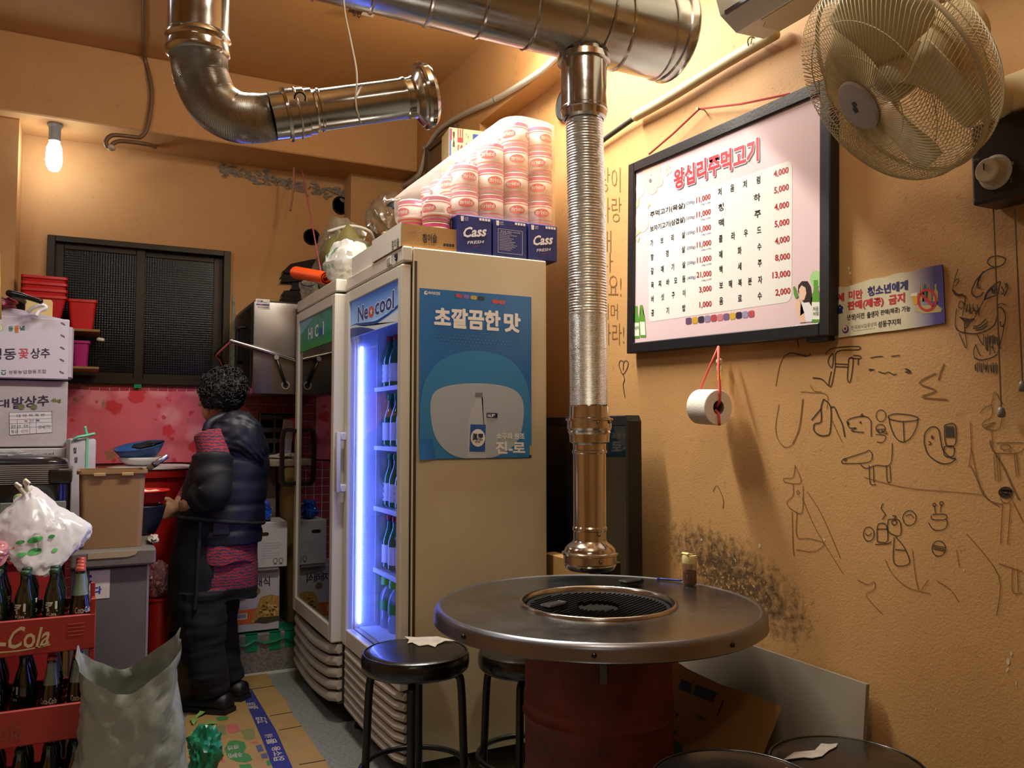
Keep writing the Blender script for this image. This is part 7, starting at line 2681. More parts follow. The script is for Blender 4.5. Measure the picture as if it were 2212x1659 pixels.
# ---- rice cooker on a cream board over a red tub
STX0, STX1, STY0, STY1, STZ = -.50, -.062, 3.33, 4.30, .842
stn_ = thing('side_shelf', 'cream board shelf on a red tub stand below the rice cooker', 'shelf', (0, 0, 0))
obj('board_top', box(B(), STX0, STY0, STZ - .035, STX1, STY1, STZ, .004), M('cream_board', '#cdbb8d', .6), stn_)
bm = B()
rings(bm, [[(x_, y_, z_) for x_, y_ in rrect(STX0 + .03, STY0 + .01 + d_, STX1 - .02, STY1 - .05, .03, 4)] for d_, z_ in ((.03, 0), (.0, STZ - .09), (-.008, STZ - .088), (-.008, STZ - .036))], cap=True)
obj('red_stand', bm, M('stand_red', '#a32a22', .45), stn_, 40)
rc = thing('rice_cooker', 'large black rice cooker with a ribbed steel band on the cream board', 'rice cooker', (-.235, 3.50, STZ + .001))
RCB = M('cooker_black', '#0b0a0b', .25, coat=.4)

def orr_(w_, d_, z_, r_=.06, n=6):
 return [(x_, y_, z_) for x_, y_ in rrect(-w_, -d_, w_, d_, min(r_, w_ * .9, d_ * .9), n)]

rw, rd = .178, .155
zr = lambda py: zrow(py, -.2, 3.36) - STZ
zlid0, zlid1 = zr(1046), zr(1003)
rings_ = [orr_(rw * .92, rd * .92, 0), orr_(rw, rd, .02), orr_(rw, rd, zlid0 - .004)]
bm = B()
rings(bm, rings_, cap=True)
obj('cooker_body', bm, RCB, rc, 40)
bm = B()
seq = []
nb = 10
for k in range(nb + 1):
 z_ = zlid0 + (zlid1 - zlid0) * k / nb
 sh = .010 * (k / nb) ** 2
 seq.append(orr_(rw + .001 - sh, rd + .001 - sh, z_))
 if k < nb:
  seq.append(orr_(rw - .0035 - sh, rd - .0035 - sh, z_ + (zlid1 - zlid0) / nb * .75))
rings(bm, seq, cap=True)
obj('ribbed_band', bm, M('cooker_steel', '#8b837c', .28, metal=.9), rc, 30)
bm = B()
zt2 = zr(985)
rings(bm, [orr_(rw - .012, rd - .012, zlid1), orr_(rw - .02, rd - .02, zlid1 + .012), orr_(rw - .06, rd - .06, zt2 - .002), orr_(.05, .05, zt2)], cap=True)
obj('lid_top', bm, M('lid_black', '#15171b', .2, coat=.5), rc, True)
obj('hinge_block', box(B(), rw - .07, -rd - .004, zlid0 - .002, rw + .004, rd, zlid1 - .02, .008, 2), RCB, rc)
obj('front_panel', box(B(), -rw * .2, -rd - .003, .05, rw - .012, -rd + .004, .12, .003), M('cooker_panel', '#6c6f66', .35), rc)
# energy label
ex, ez = uv(rc, 28, 1103, -rd - .0015)
ex1, ez1 = uv(rc, 59, 1068, -rd - .0015)
decal(rc, [(ex, ez), (ex1, ez), (ex1, ez1 - .012)] + [((ex + ex1) / 2 + (ex1 - ex) / 2 * math.cos(R(a)), ez1 - .012 + .016 * math.sin(R(a))) for a in range(0, 181, 20)], -rd - .0015, M('energy_white', '#dcd9cf', .5), 'energy_label')
mx_ = (ex + ex1) / 2

def arc(a0, a1, r0_, r1_, n=8):
 o_ = [(mx_ + r1_ * math.cos(R(a0 + (a1 - a0) * i / n)), ez1 - .016 + r1_ * .8 * math.sin(R(a0 + (a1 - a0) * i / n))) for i in range(n + 1)]
 return o_ + [(mx_ + r0_ * math.cos(R(a1 - (a1 - a0) * i / n)), ez1 - .016 + r0_ * .8 * math.sin(R(a1 - (a1 - a0) * i / n))) for i in range(n + 1)]

for a0, a1, c_ in ((120, 180, '#4f9a4a'), (60, 120, '#d8c23a'), (0, 60, '#d0622c')):
 decal(rc, arc(a0, a1, .016, .022), -rd - .002, M('energy' + c_, c_, .5), 'energy_label')
decal(rc, arc(10, 170, .002, .012), -rd - .002, M('energy#2f7d45', '#2f7d45', .5), 'energy_label')
decal(rc, [(ex + .004, ez + .010), (ex1 - .004, ez + .010), (ex1 - .004, ez + .015), (ex + .004, ez + .015)], -rd - .002, M('energy#2f7d45', '#2f7d45', .5), 'energy_label')
obj('bag_on_lid', blob((-.05, 0, zt2 + .004), (.10, .10, .014), 71, .3, .15, 4), film('lid_film', '#d5d8dc', .5, .15, gloss=.2), rc, 40)

# ---- lettuce cartons
LBX = M('lettuce_carton', '#cfc8d4', .55, var=.12, vscale=5)
LGR = M('lettuce_carton_worn', '#b9b2b8', .6, var=.45, vscale=9, col2='#8d867f')
INKP = M('carton_plum_ink', '#33203c', .7)
LR = M('carton_rose_ink', '#c0414a', .7)
LGN = M('carton_green_ink', '#2f6f52', .7)
lx1 = -.085
LZ = [zrow(966, -.1, 3.86), zrow(820, -.1, 3.86), zrow(686, -.1, 3.86)]
zprev = STZ + .001
lbs = []
for k, (z1, lab) in enumerate(((LZ[0], 'white carton with black lettering, lowest of the three by the rice cooker'), (LZ[1], 'greyish printed carton with a table label, middle of the stack'), (LZ[2], 'clean white carton with red and plum lettering, top of the stack'))):
 t = thing('vegetable_carton', lab, 'carton', (lx1 - .44, 3.86 + .03 * (k == 1), zprev), 4, 'white vegetable cartons stacked at the left')
 h_ = z1 - zprev - .004
 bm = box(B(), 0, 0, 0, .44, .30, h_, .004)
 obj('carton_body', bm, LBX if k == 2 else LGR, t)
 zprev = z1 + .001
 lbs.append((t, h_))
t, h_ = lbs[2]
# bulging side flap, staples, open top flaps
bm = B()
prismz(bm, [(.4405, .004), (.452, .02), (.462, .10), (.462, .20), (.452, .28), (.4405, .296)], .012, h_ - .03)
obj('side_flap', bm, LBX, t)
bm = B()
for k in range(5):
 z_ = .03 + k * (h_ - .05) / 4
 tube(bm, [(.408, -.001, z_ + .006), (.418, -.004, z_ + .002), (.424, -.001, z_ - .004)], .0016, 5)
obj('staple', bm, M('staple', '#bdb8c0', .3, metal=.8), t)
bm = B()
for (a, b_, c_) in (((.0, .0), (.43, .0), (.22, .05)),):
 pass
prism(bm, [(.14, h_ - .002), (.43, h_ - .002), (.26, h_ + .030), (.22, h_ + .034)], .004, .010)
prism(bm, [(.0, h_ - .002), (.25, h_ - .002), (.24, h_ + .032), (.20, h_ + .028)], .016, .022)
obj('top_flap', bm, LBX, t)
txq(t, [('성동', [(-22, 780), (35, 776), (35, 752), (-22, 753)]), ('상추', [(66, 775), (108, 773), (108, 752), (66, 752)])], -.0012, INKP, 'lettering', .012)
txq(t, [('꽃', [(40, 775), (62, 774), (62, 753), (40, 753)])], -.0012, LR, 'lettering', .012)
txq(t, [('성동농업협동조합', [(18, 808), (100, 806), (100, 798), (18, 800)])], -.0012, M('carton_grey_ink', '#5c5a60', .7), 'lettering')
txq(t, [('동', [(18, 716), (29, 715), (29, 704), (18, 705)]), ('녘', [(43, 715), (53, 714), (53, 703), (43, 704)])], -.0012, LGN, 'lettering', .02)
txq(t, [('뜰', [(31, 719), (41, 718), (41, 703), (31, 704)])], -.0012, M('carton_orange_ink', '#d0702c', .7), 'lettering', .02)
cx_, cz_ = uv(t, -2, 708, -.0012)
q_ = uv(t, 7, 708, -.0012)[0] - cx_
for r_, c_ in ((1, '#b7c48a'), (.75, '#e4dfe6'), (.5, '#c9d2a0')):
 decal(t, disc(cx_, cz_, q_ * r_), -.0012 - (1 - r_) * .001, M('ring' + c_, c_, .7), 'emblem')
ca, cb2 = uv(t, 8, 804, -.0012)
bm = B()
rad = uv(t, 12, 804, -.0012)[0] - ca
ribbon(bm, [(ca + rad * math.cos(R(a)), cb2 - .003 + rad * math.sin(R(a))) for a in range(140, 405, 15)], rad * .55, lambda a, b: (a, -.0012, b))
ribbon(bm, [(ca - rad * 1.2, cb2 + rad * 1.25), (ca, cb2 + rad * 1.0), (ca + rad * 1.2, cb2 + rad * 1.25)], rad * .5, lambda a, b: (a, -.0012, b))
obj('emblem', bm, LGN, t, recalc=False)
t, h_ = lbs[1]
txq(t, [('대', [(-6, 882), (20, 880), (20, 862), (-6, 863)]), ('발상추', [(26, 884), (106, 876), (106, 853), (26, 858)])], -.0012, INKP, 'lettering', .02)
txq(t, [('4kg', [(110, 872), (132, 870), (132, 860), (110, 861)])], -.0012, M('carton_olive_ink', '#6d6a1e', .7), 'lettering', .03)
for px in (46, 73):
 cx_, cz_ = uv(t, px, 879, -.0012)
 decal(t, disc(cx_, cz_, .012), -.0016, M('leaf_blob', '#66704a', .7), 'print')
P4 = [(21, 940), (113, 934), (111, 889), (20, 891)]
q4 = [uv(t, a, b, -.0012) for a, b in P4]
decal(t, q4, -.0012, M('label_white', '#d9d5da', .7), 'label_print')
bm = B()
for k in (0, .3, .5, .67, .84, 1):
 a = [q4[0][i] + (q4[3][i] - q4[0][i]) * k for i in (0, 1)]
 b_ = [q4[1][i] + (q4[2][i] - q4[1][i]) * k for i in (0, 1)]
 ribbon(bm, [a, b_], .0011, lambda x_, z_: (x_, -.0015, z_))
for k in (0, .18, .47, .62, 1):
 a = [q4[0][i] + (q4[1][i] - q4[0][i]) * k for i in (0, 1)]
 b_ = [a[i] + (q4[3][i] - q4[0][i]) * (.67 if 0 < k < 1 else 1) for i in (0, 1)]
 ribbon(bm, [a, b_], .0011, lambda x_, z_: (x_, -.0015, z_))
obj('label_lines', bm, INKP, t, recalc=False)
txq(t, [('대 박 작 목 반', [(36, 902), (97, 899), (97, 893), (36, 895)]), ('농 산 물', [(52, 912), (86, 910), (86, 906), (52, 907)]), ('품명 상추   무게', [(24, 926), (60, 924), (60, 917), (24, 918)]),
  ('등급  산지', [(24, 936), (60, 934), (60, 928), (24, 929)]), ('010 442 7712', [(83, 927), (109, 925), (109, 918), (83, 919)])], -.0016, INKP, 'lettering')
t, h_ = lbs[0]
txq(t, [('알배기', [(73, 991), (116, 988), (116, 978), (73, 981)])], -.0012, INKP, 'lettering', .02)
txq(t, [('배추', [(0, 988), (16, 986), (16, 981), (0, 982)])], -.0012, LR, 'lettering')
# pack with a green tie next to the lowest carton
gpk = thing('rice_pack', 'white pack tied with a light green ribbon beside the lowest white carton', 'pack', (lx1 + .012, 3.80, STZ + .001), 8)
gz = zrow(948, -.05, 3.80) - STZ
obj('pack_body', box(B(), 0, 0, 0, .10, .12, gz, .012, 2), LGR, gpk, 40)
GRB = M('ribbon_green', '#6fc79a', .35)
obj('ribbon', box(B(), .060, -.003, 0, .070, .123, gz + .002, .001), GRB, gpk)
obj('ribbon_bow', tube(B(), smooth_path([(.015, -.004, gz - .004), (.03, -.01, gz + .006), (.06, -.006, gz + .012), (.09, 0, gz + .02), (.065, 0, gz + .014), (.055, 0, gz + .05)], 5), .006, 6), GRB, gpk, True)
txq(gpk, [('찰', [(158, 980), (166, 979), (166, 966), (158, 967)]), ('쌀', [(160, 1000), (168, 999), (168, 986), (160, 987)])], -.0008, INKP, 'lettering', .02)
# red printed pouch, frying pan and yellow card on the top carton
tz = LZ[2] + .001
pan = thing('frying_pan', 'black frying pan handle lying across the top white carton', 'pan', (lx1 - .27, 4.10, tz + .034))
obj('pan_body', lathe(B(), [(.10, 0), (.12, .004), (.14, .04), (.143, .041), (.137, .039), (.118, .008), (.001, .006)], 32), M('pan_black', '#111010', .35), pan, True)
hA, hB = ony(18, 636, 3.86) - pan.location, ony(90, 652, 3.80) - pan.location
hS = Vector((.10, -.11, .035))
obj('pan_handle', tube(B(), smooth_path([hS, hA + Vector((0, 0, .004)), hA.lerp(hB, .45) + Vector((0, 0, .006)), hB], 6), [.010] * 7 + [.013] * 6 + [.010] * 6, 10), M('handle_bakelite', '#0d0c0c', .3), pan, True)
rp = thing('red_pouch', 'red printed food pouch under the pan on the top carton', 'pouch', (lx1 - .30, 3.885, tz + .044))
obj('pouch_body', blob((0, 0, 0), (.12, .045, .034), 81, .1, .06, 4, -.029), M('pouch_red', '#8e1c24', .35, var=.4, vscale=20, col2='#3f2a5c'), rp, True)
yc = thing('yellow_card', 'pale yellow card standing behind the pan handle on the top carton', 'card', (ony(54, 680, 3.98).x, 3.98, tz))
obj('card_sheet', prism(B(), rrect(0, 0, .10, .085, .012), 0, .004), M('card_yellow', '#d6bd7c', .6), yc)
wbw = obj('white_bow', tube(B(), smooth_path([(0, 0, 0), (.02, -.005, .018), (.05, -.01, .03), (.065, -.01, .02), (.04, -.012, .004), (.03, -.015, -.016)], 5), .008, 7), M('bow_white', '#f2f2f4', .4), None, True)
wbw.location = ony(60, 676, 3.85) + Vector((0, 0, .004))
tag(wbw, 'white plastic tie standing up from the flaps of the top carton', 'tie')
gy = tag(obj('gold_pole', tube(B(), [ony(-3, 545, 3.84), ony(0, 690, 3.84)], .006, 8), M('gold_pole', '#c9a850', .35, metal=.3), None, True), 'thin gold coloured pole at the very left edge beside the top carton', 'pole')

# ---- shelves by the window with red tubs
SHW = M('shelf_wood', '#8d6a38', .7)
sr1, sr2 = ony(216, 713, 4.46), ony(214, 793, 4.46)
TRD = M('tub_red', '#c3211c', .35)
for nm_, p, lab in (('upper', sr1, 'thin wooden shelf board under the red tubs by the window'), ('lower', sr2, 'thin wooden shelf board under the magenta tub by the window')):
 s_ = thing('wall_shelf', lab, 'shelf', (0, 0, 0))
 obj('shelf_board', box(B(), -.315, 4.44, p.z - .012, p.x, YB - .03, p.z, .002), SHW, s_)
 bm = B()
 box(bm, -.20, YB - .03, p.z - .10, -.19, YB - .001, p.z)
 box(bm, -.20, 4.50, p.z - .022, -.19, YB - .02, p.z - .012)
 obj('shelf_bracket', bm, SHW, s_)

def tub(name, lab, px0, px1, pyt, pyb, Y, mat, grp=None, taper=.02, zbase=None):
 a, b2_ = ony(px0, pyt, Y), ony(px1, pyt, Y)
 zb_ = ony(px0, pyb, Y).z if zbase is None else zbase
 t_ = thing(name, lab, 'tub', (a.x, Y, zb_), 0, grp)
 bm_ = B()
 rings(bm_, tubprof(b2_.x - a.x, .17, a.z - zb_, taper, .003, .006, 3, .014), cap=True)
 obj('tub_body', bm_, mat, t_, 40)
 return t_

tub('plastic_tub', 'single red tub at the right end of the upper wall shelf', 148, 208, 645, 708, 4.47, TRD, 'red tubs by the window', .012, sr1.z + .001)
base = None
x0t, x1t = ony(52, 605, 4.30).x, ony(150, 605, 4.30).x
zt0 = ony(52, 690, 4.30).z
for k in range(4):
 nm = ['lowest', 'second', 'third', 'topmost'][k]
 zz = sr1.z - .028 + .030 * k
 t_ = thing('plastic_tub', 'red tub nested in a stack of four, %s of the stack' % nm, 'tub', (x0t - .016, 4.445, sr1.z + .001 + .0305 * k), 3, 'red tubs by the window')
 bm = B()
 rings(bm, tubprof(x1t - x0t, .19, .150, .028, .003, .007, 3, .014), cap=True)
 obj('tub_body', bm, TRD, t_, 40)
mg = tub('plastic_tub', 'magenta tub on the lower wall shelf by the window', 157, 193, 735, 790, 4.47, M('tub_magenta', '#a01a63', .4), None, .006, sr2.z + .001)
obj('white_scrap', blob((.12, .02, sr1.z * 0 + ony(190, 732, 4.47).z - sr2.z), (.02, .015, .01), 3, .2, .1, 2), M('scrap', '#cfcab0', .7), mg, True)

# ---- red rubber tubs, white lid, bowls
rtc = (.27, 4.36)
RDA = M('rubber_tub_red', '#b31f1a', .35)
zt1 = zrow(1012, *rtc)
for nm_, z0, z1, lab in (('a', 0.0, .56, 'lower big red rubber tub standing on the kitchen floor'), ('b', .562, zt1, 'upper big red rubber tub with a white lid on it')):
 t_ = thing('rubber_tub', lab, 'tub', (rtc[0], rtc[1], z0), 0, 'big red rubber tubs')
 h_ = z1 - z0
 bm = lathe(B(), [(.14, 0), (.16, .004), (.172, h_ - .04), (.188, h_ - .036), (.190, h_ - .004), (.186, h_), (.170, h_), (.150, .02), (.001, .02)], 40)
 obj('tub_body', bm, RDA, t_, 40)
obj('lid', lathe(B(), [(.195, 0), (.198, .003), (.197, .010), (.16, .015), (.05, .012), (.001, .012)], 44, (0, 0, h_ + .001)), M('lid_white', '#dcd7d8', .4), t_, 40, label='white lid')
bwc = att(308, 985, 4.02)
b1_ = thing('white_bowl', 'white bowl under the blue bowl on the red tub lid', 'bowl', (ony(306, 990, 4.33).x, 4.33, zt1 + .016))
hh = zrow(988, b1_.location.x, 4.28) - b1_.location.z
bm = lathe(B(), [(.05, 0), (.062, .002), (.092, hh * .5), (.104, hh), (.100, hh), (.086, hh * .5), (.05, .008), (.001, .008)], 36)
obj('bowl_body', bm, M('bowl_white', '#e2ddd8', .35), b1_, True)
b2_ = thing('blue_bowl', 'tilted blue bowl with a dark cloth stacked on the white bowl', 'bowl', (b1_.location.x, 4.33, b1_.location.z + hh - .016), rot=(R(8), R(-10), 0))
bm = lathe(B(), [(.05, .0), (.06, .002), (.095, .042), (.112, .070), (.114, .074), (.108, .073), (.088, .04), (.05, .008), (.001, .008)], 36)
obj('bowl_body', bm, M('bowl_blue', '#2c5a9e', .4), b2_, True)
obj('dark_cloth', blob((.035, -.01, .072), (.065, .04, .016), 8, .25, .1, 3), M('dark_rag', '#15171f', .8), b2_, True)

# pink bag and blue basin low beside the person
pk_ = bagobj('pale pink plastic bag slumped low between the chest and the person', att(343, 1252, 3.70), (.055, .05, .085), 91, film('pale_pink_film', '#d99a98', .25, .15, gloss=.2), .16, .12)
ped = thing('red_pail', 'tall narrow red plastic pail under the pale pink bag', 'pail', (pk_.location.x, 4.035, .2005))
hb = pk_.location.z - .073 - .2005
obj('basin_body', lathe(B(), [(.04, 0), (.045, .003), (.052, hb - .012), (.058, hb - .01), (.058, hb), (.05, hb), (.04, .01), (.001, .01)], 28), RDA, ped, 40)
blb = thing('blue_box', 'small blue plastic box on the worn wooden step behind the trousers', 'box', (.328, 4.06, .2005))
bm = B()
rings(bm, tubprof(.10, .08, .085, .006, .003, .004, 3, .012), cap=True)
obj('box_body', bm, M('stool_blue', '#25447c', .45), blb, 40)
# wooden kerb box the small things stand on
wk = carton('wooden_step', 'low worn wooden step on the floor between the bag and the trousers', 'step', .07, 3.965, 0, .43, 4.155, .199, M('step_wood', '#6d5638', .7, var=.5, vscale=14))

# ---- cartons, waste bin and steel dishwasher on the ledge
LEDZ = .2005
lb_ = thing('food_carton', 'white and orange food carton with a noodle picture on the terrazzo ledge', 'carton', (ony(500, 1345, 4.30).x, 4.30, LEDZ + .026))
lw, lh = uv(lb_, 603, 1345)[0], uv(lb_, 603, 1228)[1]
PL = M('carton_lilac_white', '#c3bcc6', .6)
obj('carton_body', box(B(), 0, 0, -.016, lw, .22, lh, .003), PL, lb_)

def fdec(pts, mat, y=-.0008, name='print'):
 return decal(lb_, [uv(lb_, a, b, y) for a, b in pts], y, mat, name)

fdec([(505, 1320), (556, 1314), (548, 1330), (540, 1347), (505, 1352)], M('carton_orange', '#d9682a', .6))
fdec([(540, 1348), (563, 1290), (585, 1284), (603, 1288), (603, 1338), (575, 1344)], M('carton_food_gold', '#a9793c', .6, var=.8, vscale=120, col2='#e0c07a'), -.001)
fdec([(548, 1345), (560, 1334), (603, 1330), (603, 1340), (575, 1347)], M('carton_pot', '#4a4030', .6), -.0013)
rn = random.Random(6)
multi_decal(lb_, [[uv(lb_, x_ + a * 3.2 * rn.uniform(.6, 1.4), y_ + b * 2.2 * rn.uniform(.6, 1.4), -.0014) for a, b in ((-1, -1), (1, -.6), (1, 1), (-.6, 1))] for x_, y_ in [(rn.uniform(562, 600), rn.uniform(1300, 1328)) for _ in range(22)]], -.0014,
   M('carton_noodle', '#d8bb6e', .6), 'food_print')
multi_decal(lb_, [[uv(lb_, x_ + a * 3.2 * rn.uniform(.6, 1.4), y_ + b * 2.2 * rn.uniform(.6, 1.4), -.0016) for a, b in ((-1, -1), (1, -.6), (1, 1), (-.6, 1))] for x_, y_ in [(rn.uniform(562, 600), rn.uniform(1300, 1328)) for _ in range(14)]], -.0016,
   M('carton_food_dark', '#6b4a24', .6), 'food_print')
fdec([(508, 1327), (534, 1324), (534, 1337), (508, 1340)], M('barcode_white', '#d8d5d8', .6), -.0012)
multi_decal(lb_, [[uv(lb_, 510 + k * 2 + a, 1328 + b - k * .2, -.0014) for a, b in ((0, 0), (1.1, 0), (1.1, 9), (0, 9))] for k in range(11)], -.0014, INKD, 'barcode')
txq(lb_, [('재', [(534, 1270), (549, 1268), (549, 1248), (534, 1250)]), ('래식', [(551, 1268), (583, 1266), (583, 1246), (551, 1248)]), ('14', [(504, 1317), (513, 1316), (513, 1310), (504, 1311)])], -.001, M('carton_violet_ink', '#32263f', .6), 'lettering', .02)
txq(lb_, [('콩 백 된 장', [(548, 1246), (574, 1244), (574, 1240), (548, 1242)]), ('개입 된장찌개', [(514, 1316), (536, 1314), (536, 1311), (514, 1312)])], -.001, M('carton_mid_ink', '#7a6a80', .6), 'lettering')
for px, py, r_ in ((554, 1277, 8), (510, 1296, 5), (518, 1294, 5), (526, 1293, 5)):
 cx_, cz_ = uv(lb_, px, py)
 decal(lb_, disc(cx_, cz_, r_ * 4.2 / FPX), -.0011, M('carton_seal', '#8a6f4e', .6), 'seal_print')
uc = thing('white_carton', 'plain white carton with a hand hole stacked on the food carton', 'carton', (ony(544, 1230, 4.27).x, 4.27, LEDZ + .026 + lh + .014), -2)
uw, uh = uv(uc, 620, 1222)[0], uv(uc, 615, 1127)[1]
obj('carton_body', box(B(), 0, 0, 0, uw, .24, uh, .003), M('carton_pure_white', '#cdcbd0', .6), uc)
obj('carton_below', box(B(), .01, .004, -.0135, uw - .04, .20, -.0005), M('carton_grey', '#8d878b', .7), uc)
hx_, hz_ = uv(uc, 570, 1154)
decal(uc, rrect(hx_ - .024, hz_ - .009, hx_ + .024, hz_ + .009, .0085), -.0006, M('hand_hole', '#3a1f16', .9), 'hand_hole')
tx(uc, [(''.join(rn.choice('가나다라마바사아자') for _ in range(rn.randint(7, 15))), uw * .30, uh * (.52 - k * .055), uw * .30 + uw * rn.uniform(.3, .55), uh * (.55 - k * .055)) for k in range(7)], -.0008, M('carton_pale_ink', '#9a98a6', .6))
for k in (.66, .82):
 bm = B()
 ribbon(bm, [(uw * k + .010 * math.cos(t_), uh * .14 + .012 * math.sin(t_)) for t_ in [2 * PI * i / 12 for i in range(13)]], .003, lambda a, b: (a, -.0008, b))
 ribbon(bm, [(uw * k - .008, uh * .14 - .016), (uw * k + .008, uh * .14 - .016)], .004, lambda a, b: (a, -.0008, b))
 obj('recycle_mark', bm, M('carton_grey_ink2', '#5a5660', .6), uc, recalc=False)
bb = bagobj('crumpled blue plastic bag on the white carton behind the person', (ony(570, 1105, 4.36).x, 4.36, uc.location.z + uh + .047), (.045, .06, .055), 101, M('blue_plastic_bag', '#1f57c9', .25, coat=.3), .2, .12)
# tall waste bin with boxes
wbz = zrow(990, 1.0, 4.40)
wbn = thing('waste_bin', 'tall tan plastic waste bin behind the left fridge', 'bin', (1.06, 4.52, LEDZ))
WT = M('bin_tan_plastic', '#8c7540', .5, var=.25, vscale=6)
hz = wbz - LEDZ - .045
bm = B()
rings(bm, [[(x_, y_, z_) for x_, y_ in rrect(-w_, -w_, w_, w_, .05, 5)] for w_, z_ in ((.11, 0), (.118, .01), (.150, hz - .09), (.162, hz - .088), (.165, hz))], cap=True)
obj('bin_body', bm, WT, wbn, 40)
gbx = thing('grey_carton', 'tall grey brown carton between the person and the waste bin', 'carton', (ony(560, 1100, 4.52).x, 4.52, LEDZ))
gw = 1.06 - .167 - gbx.location.x
obj('carton_body', box(B(), 0, 0, 0, gw, .16, hz - .004, .004), M('carton_taupe', '#75675a', .7, var=.3, vscale=7), gbx)
obj('brown_tape', box(B(), gw * .35, -.001, hz * .72, gw * .8, .001, hz * .735), M('tape_tan', '#b5966a', .5), gbx)
wlid = thing('cardboard_lid', 'torn brown cardboard lid lying over the waste bin', 'cardboard', (gbx.location.x - .02, 4.36, wbz - .042))
obj('board', box(B(), 0, 0, 0, 1.235 - gbx.location.x, .32, .040, .006), M('torn_kraft', '#7a6347', .8, var=.6, vscale=16, col2='#c0b4a0'), wlid)
jz = wbz
jk = obj('junk_papers', blob((0, 0, 0), (.085, .07, .022), 111, .25, .14, 4, -.010), M('junk_paper', '#b4a898', .8, var=.9, vscale=30, col2='#39332e'), None, True)
jk.location = (ony(625, 975, 4.44).x, 4.46, jz + .010)
tag(jk, 'heap of scrap papers and sachets on the cardboard lid of the waste bin', 'papers')
wcd = thing('white_packet', 'white card packet leaning against the red tub on the waste bin', 'packet', (ony(606, 958, 4.50).x, 4.50, jz + .022), 0, rot=(0, R(5), R(-3)))
pw_, ph_ = .055, zrow(905, wcd.location.x, 4.5) - jz - .022
obj('packet_body', box(B(), 0, 0, 0, pw_, .03, ph_, .002), M('packet_white', '#d0ccd6', .6), wcd)
bm = B()
for k in range(4):
 ribbon(bm, [(.022, .025 + k * .012), (.048, .025 + k * .012)], .0012, lambda a, b: (a, -.0008, b))
for k in range(3):
 ribbon(bm, [(.022 + k * .013, .025), (.022 + k * .013, .061)], .0012, lambda a, b: (a, -.0008, b))
obj('table_print', bm, INKD, wcd, recalc=False)
rtb = thing('sauce_tub', 'red tub with a yellow label standing on the waste bin', 'tub', (wcd.location.x + .062, 4.46, jz + .022))
rh_ = zrow(903, rtb.location.x, 4.46) - jz - .022
bm = B()
rings(bm, tubprof(.15, .12, rh_, .022, .003, .006, 3, .014), cap=True)
obj('tub_body', bm, TRD, rtb, 40)
decal(rtb, rrect(.045, rh_ * .25, .12, rh_ * .78, .008), -.001, M('tub_label', '#c5a254', .5), 'label')
# steel dishwasher hood, fixed to the wall
DWX0, DWX1, DWY0 = .705, 1.26, 4.185
dwz0, dwz1 = zrow(850, DWX0, DWY0), zrow(650, DWX0, DWY0)
SSB = M('brushed_steel', '#8f8a86', .3, metal=1.0, rvar=.12, vscale=6)
dw = thing('dishwasher_hood', 'brushed steel dishwasher hood with a bar lever beside the window', 'dishwasher', (0, 0, 0))
obj('hood_body', box(B(), DWX0, DWY0, dwz0, DWX1, YB - .001, dwz1, .006, 2), SSB, dw, 40)
obj('top_gasket', box(B(), DWX0 + .01, DWY0 + .02, dwz1 - .001, DWX1 - .02, YB - .02, dwz1 + .008), DARKM, dw)
obj('left_cover', box(B(), DWX0 - .008, DWY0 + .03, dwz0 + .03, DWX0 + .001, YB - .02, dwz1 - .02, .003), M('cover_dark_steel', '#3c3835', .35, metal=.8), dw)
A_ = ony(650, 781, DWY0 - .021)
B_ = ony(498, 736, DWY0 - .021)
C_ = Vector((B_.x - .03, 4.42, B_.z - .045))
D_ = Vector((B_.x + .04, 4.60, B_.z - .10))
bar = smooth_path([A_, A_.lerp(B_, .5), A_.lerp(B_, .93), B_, B_.lerp(C_, .12), C_, C_.lerp(D_, .3), D_, Vector((DWX0 + .004, 4.62, D_.z))], 5)
obj('lever_bar', tube(B(), bar, .0115, 10), CHR, dw, True)
bm = B()
for z_ in (0, 1):
 pass
hl2 = [ony(513, 785, YB), ]
x_ = DWX0 - .012
y0_, y1_ = 4.34, 4.62
z0_, z1_ = zrow(785, x_, 4.45), zrow(712, x_, 4.45)
obj('side_handle', tube(B(), smooth_path([(x_, y0_, z1_), (x_ - .03, y0_ + .01, z1_ - .006), (x_ - .036, y0_ + .02, z1_ - .03), (x_ - .036, y0_ + .02, z0_ + .02), (x_ - .03, y0_ + .03, z0_), (x_ - .006, y0_ + .06, z0_ + .002)], 5), .009, 8), M('black_handle', '#0e0d0d', .4), dw, True)
r0_, r1_ = ony(597, 772, DWY0 - .03), ony(617, 832, DWY0 - .012)
bm = B()
tube(bm, [r0_, r0_.lerp(r1_, .5), r1_], .0075, 8)
obj('lever_rod', bm, M('rod_dark', '#4d4845', .35, metal=.9), dw, True)
bm = B()
cyl(bm, (r1_.x, DWY0 + .001, r1_.z), (r1_.x, DWY0 - .012, r1_.z), .022, .021, 20)
pv = obj('pivot_disc', bm, M('pivot_pale', '#b5b2ac', .35, metal=.6), dw, 40)
bm = B()
cyl(bm, (r1_.x, DWY0 - .012, r1_.z), (r1_.x, DWY0 - .018, r1_.z), .014, .010, 14)
obj('pivot_bolt', bm, M('rod_dark', '#4d4845', .35, metal=.9), pv, 40)
bm = B()
cyl(bm, (r0_.x, DWY0 + .001, r0_.z), (r0_.x, DWY0 - .038, r0_.z), .012, .012, 14)
obj('pivot_disc', bm, M('pivot_pale', '#b5b2ac', .35, metal=.6), dw, 40)
s0, s1 = ony(552, 667, DWY0 - .001), ony(583, 647, DWY0 - .001)
lab_ = thing('rating_sticker', 'small white sticker with a red and blue stripe on the steel hood corner', 'sticker', (s0.x, DWY0 - .0006, s0.z))
lw2, lh2 = s1.x - s0.x, s1.z - s0.z
